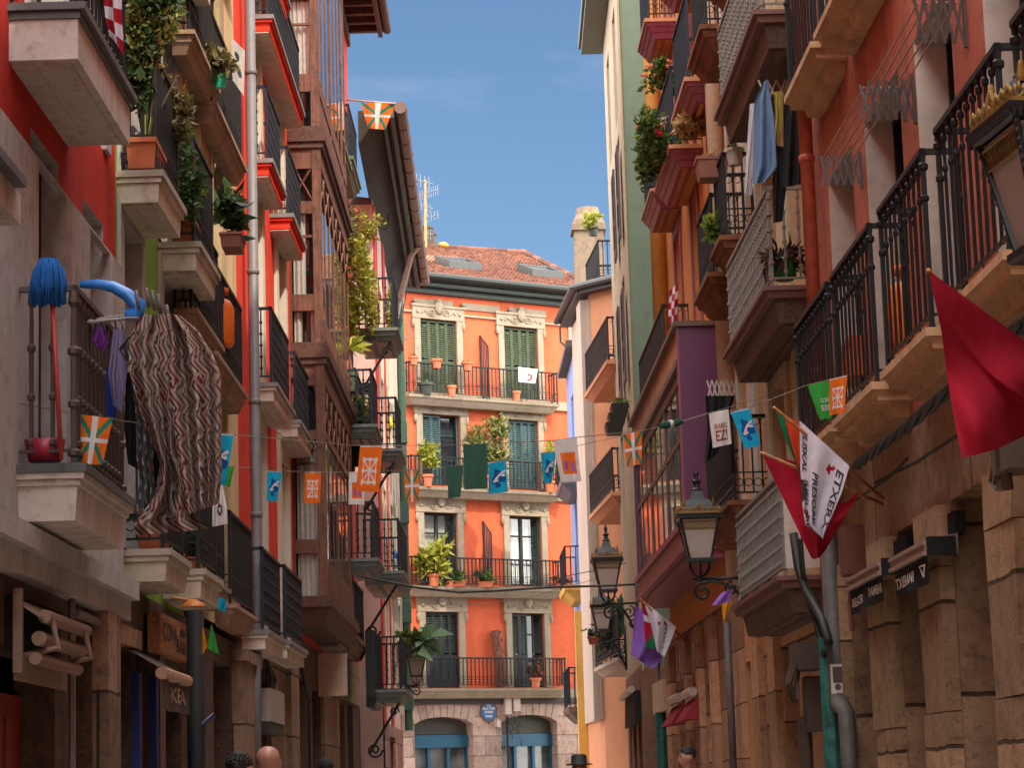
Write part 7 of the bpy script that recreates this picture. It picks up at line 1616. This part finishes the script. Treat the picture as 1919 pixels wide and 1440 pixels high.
m = MB(LF); a0, a1 = LF.a(506, 1320, .18), LF.a(533, 1320, .18); m.box(a0, a1, .02, .18, LF.z(506, 1352, .18), LF.z(506, 1290, .18)); m.box((a0+a1)/2-.006, (a0+a1)/2+.006, .181, .186, LF.z(506, 1352, .18), LF.z(506, 1290, .18)); m.mi = 1; m.box(a0, a1, .02, .17, LF.z(506, 1375, .18), LF.z(506, 1353, .18))
for i in range(5): m.tube([(lerp(a0, a1, .2+.15*i), .08, LF.z(506, 1290, .18)), (lerp(a0, a1, .1+.2*i), .1, LF.z(506, 1262, .18)), (lerp(a0, a1, .5), .06, LF.z(506, 1225, .18))], .018, 5)
tag(m.build('meter_box', [plain('pale_grey_cabinet', (.34, .30, .28), .5, var=.12), plain('dark_conduit', (.03, .026, .025), .6)], None), 'pale grey meter cabinet with cables beside the scarlet house pipe', 'electrical box')
m = MB(LF); c = LF.P(LF.a(557, 1290, .15), .18, LF.z(557, 1300, .15)); m.frust((c.x, c.y, c.z), [(.11, 0), (.07, .16), (.02, .2)]); m.mi = 1; c2 = c+Vector((.1, .1, -.1)); m.tube([c2+Vector((0, 0, -1.0)), c2, c2+Vector((-.08, 0, .4)), c2+Vector((-.2, 0, .75))], .02, 6)
tag(m.build('wall_lamp', [plain('copper_lamp_shade', (.38, .2, .12), .5), M['iron']], None), 'small copper wall lamp beside the meter cabinet', 'wall lamp')
m = MB(LF); a0, a1 = LF.a(634, 1270, .3), LF.a(640, 1270, .3); m.box(a0, a0+.12, .02, .42, LF.z(640, 1300, .4), LF.z(640, 1220, .4)); tag(m.build('projecting_sign', plain('cream_sign', (.5, .36, .28), .5), None), 'cream projecting sign panel beside the buff stone panels', 'sign')
# right side boxes and pipes
m = MB(RF); a0, a1 = RF.a(1246, 1310, .12), RF.a(1225, 1310, .12); m.box(a0, a1, .02, .14, RF.z(1235, 1337, .12), RF.z(1235, 1278, .12)); m.mi = 1; a = (a0+a1)/2; m.tube([(a, .1, RF.z(1235, 1278, .12)), (a+.1, .1, RF.z(1235, 1250, .12)), (a, .06, RF.z(1235, 1225, .12))], .02, 5); m.mi = 2; m.tube([(a, .1, 0), (a, .1, RF.z(1235, 1337, .12))], .09, 10)
tag(m.build('meter_box', [plain('cream_cabinet', (.50, .38, .24), .5, var=.15), M['cable'], plain('teal_sticker_pipe', (.02, .12, .11), .5, var=.7)], None), 'cream meter cabinet above a stickered green pipe across the street', 'electrical box')
m = MB(RF)
def RP(u, v, n): return F7.P(F7.a(u, v, n), n, F7.z(u, v, n))
m.tube([RP(1487, 1000, .3), RP(1496, 1065, .28), RP(1512, 1110, .25), RP(1540, 1160, .2), RP(1553, 1205, .2)], .036, 8); m.tube([RP(1500, 1010, .3), RP(1506, 1090, .26), RP(1530, 1170, .2), RP(1545, 1230, .2)], .022, 6)
tag(m.build('conduit', M['cable'], None, True), 'thick black conduit running down beside the grey balcony', 'cable')
m = MB(F7)
P = [RP(1990, 560, .2), RP(1919, 605, .2), RP(1850, 665, .2), RP(1775, 735, .2), RP(1700, 800, .2), RP(1640, 845, .2), RP(1606, 872, .15)]
for j in range(4):
    Q2 = []
    for i in range(len(P)*6-5):
        t = i/6; k = min(int(t), len(P)-2); p = lerp(P[k], P[k+1], t-k); th = i*.8+j*1.57; Q2.append(p+Vector((.022*math.cos(th), 0, .022*math.sin(th))))
    m.tube(Q2, .017, 5)
tag(m.build('cable_bundle', M['cable'], None, True), 'twisted bundle of dark cables under the stone balconies', 'cable')
m = MB(F7); m.tube([RP(1919, 770, .12), RP(1800, 812, .12), RP(1720, 865, .12), RP(1640, 905, .12)], .012, 5); m.tube([RP(1700, 860, .13), RP(1660, 900, .13), RP(1600, 940, .13)], .01, 5); tag(m.build('cable', M['cable'], None), 'single thin wire across the rough stone lintel', 'cable')
m = MB(F7)
for (u, v, w, h) in ((1884, 858, .1, .08), (1895, 845, .14, .1)): a, z = F7.pix(u, v, .2); m.box(a-w, a+w, .1, .25, z-h, z+h)
for i in range(6): m.tube([RP(1860+6*i, 872, .2), RP(1856+8*i, 905+6*(i % 3), .2), RP(1868+5*i, 918, .2), RP(1890, 880, .2)], .01, 5)
tag(m.build('junction_box', [plain('dark_box', (.1, .07, .055), .6)], None), 'dark junction box with looped wires below the largest red flag', 'electrical box')
m = MB(F7); a, z = F7.pix(1590, 1040, .1); m.box(a-.15, a+.15, .0, .14, z-.15, z+.2); m.tube([(a, .07, z-.15), (a+.05, .1, z-.35), (a, .1, z-.55)], .02, 5); tag(m.build('junction_box', plain('rust_box', (.15, .05, .035), .6), None), 'rust red junction box beside the first black awning', 'electrical box')
m = MB(F7); a, z = F7.pix(1498, 1235, .15); m.box(a-.25, a+.25, .0, .2, z-.1, z+.12); m.box(a-.1, a+.15, .0, .12, z-.6, z-.15)
for i in range(5): m.tube([(a-.2+.1*i, .18, z), (a-.15+.08*i, .25, z-.2), (a-.1+.06*i, .2, z-.35), (a, .16, z-.1)], .012, 5)
m.tube([(a+.1, .12, 0), (a+.1, .12, z-.5)], .06, 8); tag(m.build('junction_box', plain('dark_brown_box', (.07, .045, .035), .6), None), 'dark brown wiring boxes above a black pipe under the grey balcony', 'electrical box')
st = MB(F7); a = F7.a(1573, 1266, .21); z = F7.z(1573, 1266, .21); st.box(aQ-.09, aQ-.0865, .07, .17, z-.11, z+.11); st.mi = 1; st.box(aQ-.092, aQ-.0905, .085, .155, z-.03, z+.09); st.blob((aQ-.091, .12, z-.06), (.002, .025, .025), 8, 4); tag(st.build('sticker', [M['white_plastic'], plain('sticker_print', (.12, .08, .1), .6)], None), 'white sticker with a dark figure on the grey drainpipe', 'sticker')
# ================================================================== PEOPLE
m_skin = plain('warm_skin', (.40, .195, .14), .36, var=.12, bm=.05)
def person(x, y, top, yaw, label, shirt, trous, hair=None, hat=None, skin=None, z0=0):
    k = (top-z0)/1.76; cy, sy = math.cos(yaw), math.sin(yaw)
    class Fr:
        def P(s, a, n, z): return Vector((x+(a*cy-n*sy)*k, y+(a*sy+n*cy)*k, z0+z*k))
    f = Fr(); t = thing('person', (x, y, z0), label, 'person')
    b = MB(f)
    for s in (-1, 1):
        b.tube([f.P(s*.09, 0, .93), f.P(s*.1, .01, .5), f.P(s*.1, -.01, .07)], .08, 10, rr=[.095*k, .06*k, .042*k]); b.blob((s*.1, .06, .045), (.045, .12, .045), 10, 6)
        b.tube([f.P(s*.19, 0, 1.40), f.P(s*.235, -.02, 1.12), f.P(s*.24, .06, .86)], .05, 9, rr=[.055*k, .043*k, .03*k]); b.blob((s*.245, .08, .80), (.022, .04, .05), 8, 5)
        for i in range(4): b.tube([f.P(s*.245, .055+.02*i, .78), f.P(s*.24, .06+.022*i, .72), f.P(s*.225, .065+.022*i, .69-.006*abs(i-1.5))], .009*k, 5)
        b.tube([f.P(s*.235, .1, .82), f.P(s*.22, .125, .77), f.P(s*.215, .125, .74)], .01*k, 5); b.blob((s*.083, 0, 1.64), (.014, .026, .034), 8, 5)
    b.tube([f.P(0, 0, .88), f.P(0, 0, 1.0), f.P(0, .01, 1.2), f.P(0, 0, 1.38), f.P(0, -.01, 1.46)], .15, 14, rr=[.14*k, .13*k, .145*k, .15*k, .06*k]); b.blob((0, 0, 1.37), (.2, .09, .075), 12, 6)
    b.tube([f.P(0, -.01, 1.40), f.P(0, .0, 1.56)], .055*k, 10); b.blob((0, .0, 1.655), (.082, .1, .108), 20, 14); b.blob((0, -.014, 1.682), (.086, .098, .085), 20, 12); b.blob((0, .03, 1.60), (.058, .07, .065), 12, 8)
    b.tube([f.P(0, .092, 1.66), f.P(0, .118, 1.62), f.P(0, .095, 1.612)], .014*k, 6)
    o = b.build('body', skin or m_skin, t, True); r = o.modifiers.new('remesh', 'REMESH'); r.mode = 'VOXEL'; r.voxel_size = .011*k; r.use_smooth_shade = True
    sm_ = o.modifiers.new('smooth', 'SMOOTH'); sm_.iterations = 4; sm_.factor = .5
    c = MB(f)
    c.tube([f.P(0, 0, .84), f.P(0, 0, 1.0), f.P(0, .01, 1.2), f.P(0, 0, 1.38), f.P(0, -.01, 1.47)], .15, 16, rr=[.165*k, .15*k, .16*k, .165*k, .075*k], cap=False); c.blob((0, 0, 1.37), (.215, .105, .088), 14, 7)
    for s in (-1, 1): c.tube([f.P(s*.18, 0, 1.42), f.P(s*.235, -.02, 1.12), f.P(s*.24, .05, .9)], .06, 10, rr=[.07*k, .056*k, .043*k])
    c.build('jacket', shirt, t, True); c = MB(f)
    for s in (-1, 1): c.tube([f.P(s*.085, 0, .96), f.P(s*.1, .01, .5), f.P(s*.1, -.01, .09)], .09, 10, rr=[.11*k, .075*k, .06*k]); c.blob((s*.1, .06, .04), (.05, .13, .05), 10, 5)
    c.build('trousers', trous, t, True)
    c = MB(f)
    for s in (-1, 1): c.blob((s*.03, .091, 1.665), (.012, .008, .007), 8, 5); c.tube([f.P(s*.015, .1, 1.69), f.P(s*.045, .09, 1.692)], .005*k, 4)
    c.tube([f.P(-.025, .092, 1.575), f.P(0, .097, 1.573), f.P(.025, .092, 1.575)], .006*k, 4); c.build('face_features', plain('dark_features', (.07, .025, .02), .6), t)
    if hair:
        c = MB(f); c.blob((0, -.016, 1.69), (.086, .102, .098), 16, 10); rr2 = random.Random(8)
        for i in range(220): a = rr2.uniform(0, 6.28); e = rr2.uniform(.1, 1.5); c.blob((.082*math.cos(a)*math.cos(e), -.02+.098*math.sin(a)*math.cos(e), 1.69+.094*math.sin(e)), (.014, .014, .009), 5, 3)
        c.build('hair', hair, t, True)
    if hat:
        c = MB(f); c.lathe((0, 0, 1.70), [(.16, -.012), (.165, 0), (.1, .012), (.095, .1), (.07, .12), (.01, .125)], 18); c.build('hat', hat, t, True)
    return t
m_hair = plain('black_hair', (.012, .01, .01), .5, spec=.5); m_jk = fabric('dark_jacket', (.03, .03, .035), 0); m_jn = fabric('navy_trousers', (.02, .025, .05), 0); m_tan = fabric('tan_jacket', (.22, .15, .1), 0)
def ppl(u, v, Y, *a, **k): c = YP(u, v, Y); return person(c.x, Y, c.z, *a, **k)
ppl(502, 1401, 18.2, 0, 'bald person seen from behind in the street by the scarlet house pipe', m_tan, m_jn)
ppl(451, 1417, 17.4, -.5, 'dark haired person standing beside the bald person', m_jk, m_jn, m_hair)
ppl(610, 1427, 29, 0, 'dark haired person in the street below the timber bay', m_jk, m_jn, m_hair)
ppl(1085, 1424, 32, 2.9, 'person in a dark brimmed hat in front of the stone arches', m_jk, m_jn, m_hair, plain('black_hat', (.02, .02, .022), .6))
ppl(1286, 1404, 29, 1.9, 'dark haired person in black beside the rose stone piers', m_jk, m_jk, m_hair, z0=.18)
sb_ = MB(RF); sb_.box(28.2, 29.8, .02, .6, .0045, .175); tag(sb_.build('doorstep', stone('worn_doorstep', (.3, .2, .15), 1, .3, .01), None), 'worn stone doorstep under the dark haired person in black', 'doorstep')
# ------------------------------------------------------------------ light
SUN = Vector((.355, -.567, .743)).normalized()
sd = bpy.data.lights.new('sun', 'SUN'); sd.energy = 2.0; sd.angle = math.radians(.5); sd.color = (1.0, .86, .68)
so = bpy.data.objects.new('sun', sd); COL.objects.link(so); so.rotation_euler = SUN.to_track_quat('Z', 'Y').to_euler(); so.location = (10, -10, 40)
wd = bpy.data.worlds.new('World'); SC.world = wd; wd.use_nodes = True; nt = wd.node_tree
sk = nt.nodes.new('ShaderNodeTexSky'); sk.sky_type = 'NISHITA'; sk.sun_disc = False
sk.sun_elevation = math.asin(SUN.z); sk.sun_rotation = math.atan2(SUN.x, SUN.y); sk.air_density = 1.0; sk.dust_density = .6; sk.ozone_density = 1.0; sk.altitude = 20
bg = nt.nodes['Background']; bg.inputs[1].default_value = .15
tcx = nt.nodes.new('ShaderNodeTexCoord'); mp = nt.nodes.new('ShaderNodeMapping'); mp.inputs['Scale'].default_value = (1.2, 1.2, 5); L(nt, tcx.outputs['Generated'], mp.inputs[0])
cn = noise(nt, mp.outputs[0], 2.3, 8, .62)
cf = ramp(nt, cn, [(.44, (0, 0, 0)), (.8, (.55, .55, .55))])
blue = mixc(nt, 1.0, sk.outputs[0], (.235, .285, .325), 'MULTIPLY')
clear = mixc(nt, cf, blue, (2.3, 2.5, 2.7))                    # the clear north sky with faint streaks
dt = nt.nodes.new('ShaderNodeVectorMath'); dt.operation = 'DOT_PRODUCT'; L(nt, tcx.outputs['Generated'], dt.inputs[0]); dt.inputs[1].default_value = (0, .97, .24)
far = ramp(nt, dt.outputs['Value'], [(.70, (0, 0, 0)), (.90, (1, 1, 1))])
fill_veil = mixc(nt, .8, sk.outputs[0], (20, 19.5, 18.9))          # bright veil added outside the view, unseen, as fill light
L(nt, mixc(nt, far, fill_veil, clear), bg.inputs[0])
SC.view_settings.view_transform = 'Standard'; SC.view_settings.look = 'None'; SC.view_settings.gamma = 1; SC.view_settings.exposure = 1.38
SC.cycles.max_bounces = 6; SC.cycles.diffuse_bounces = 5; SC.cycles.transparent_max_bounces = 12; SC.cycles.use_denoising = True
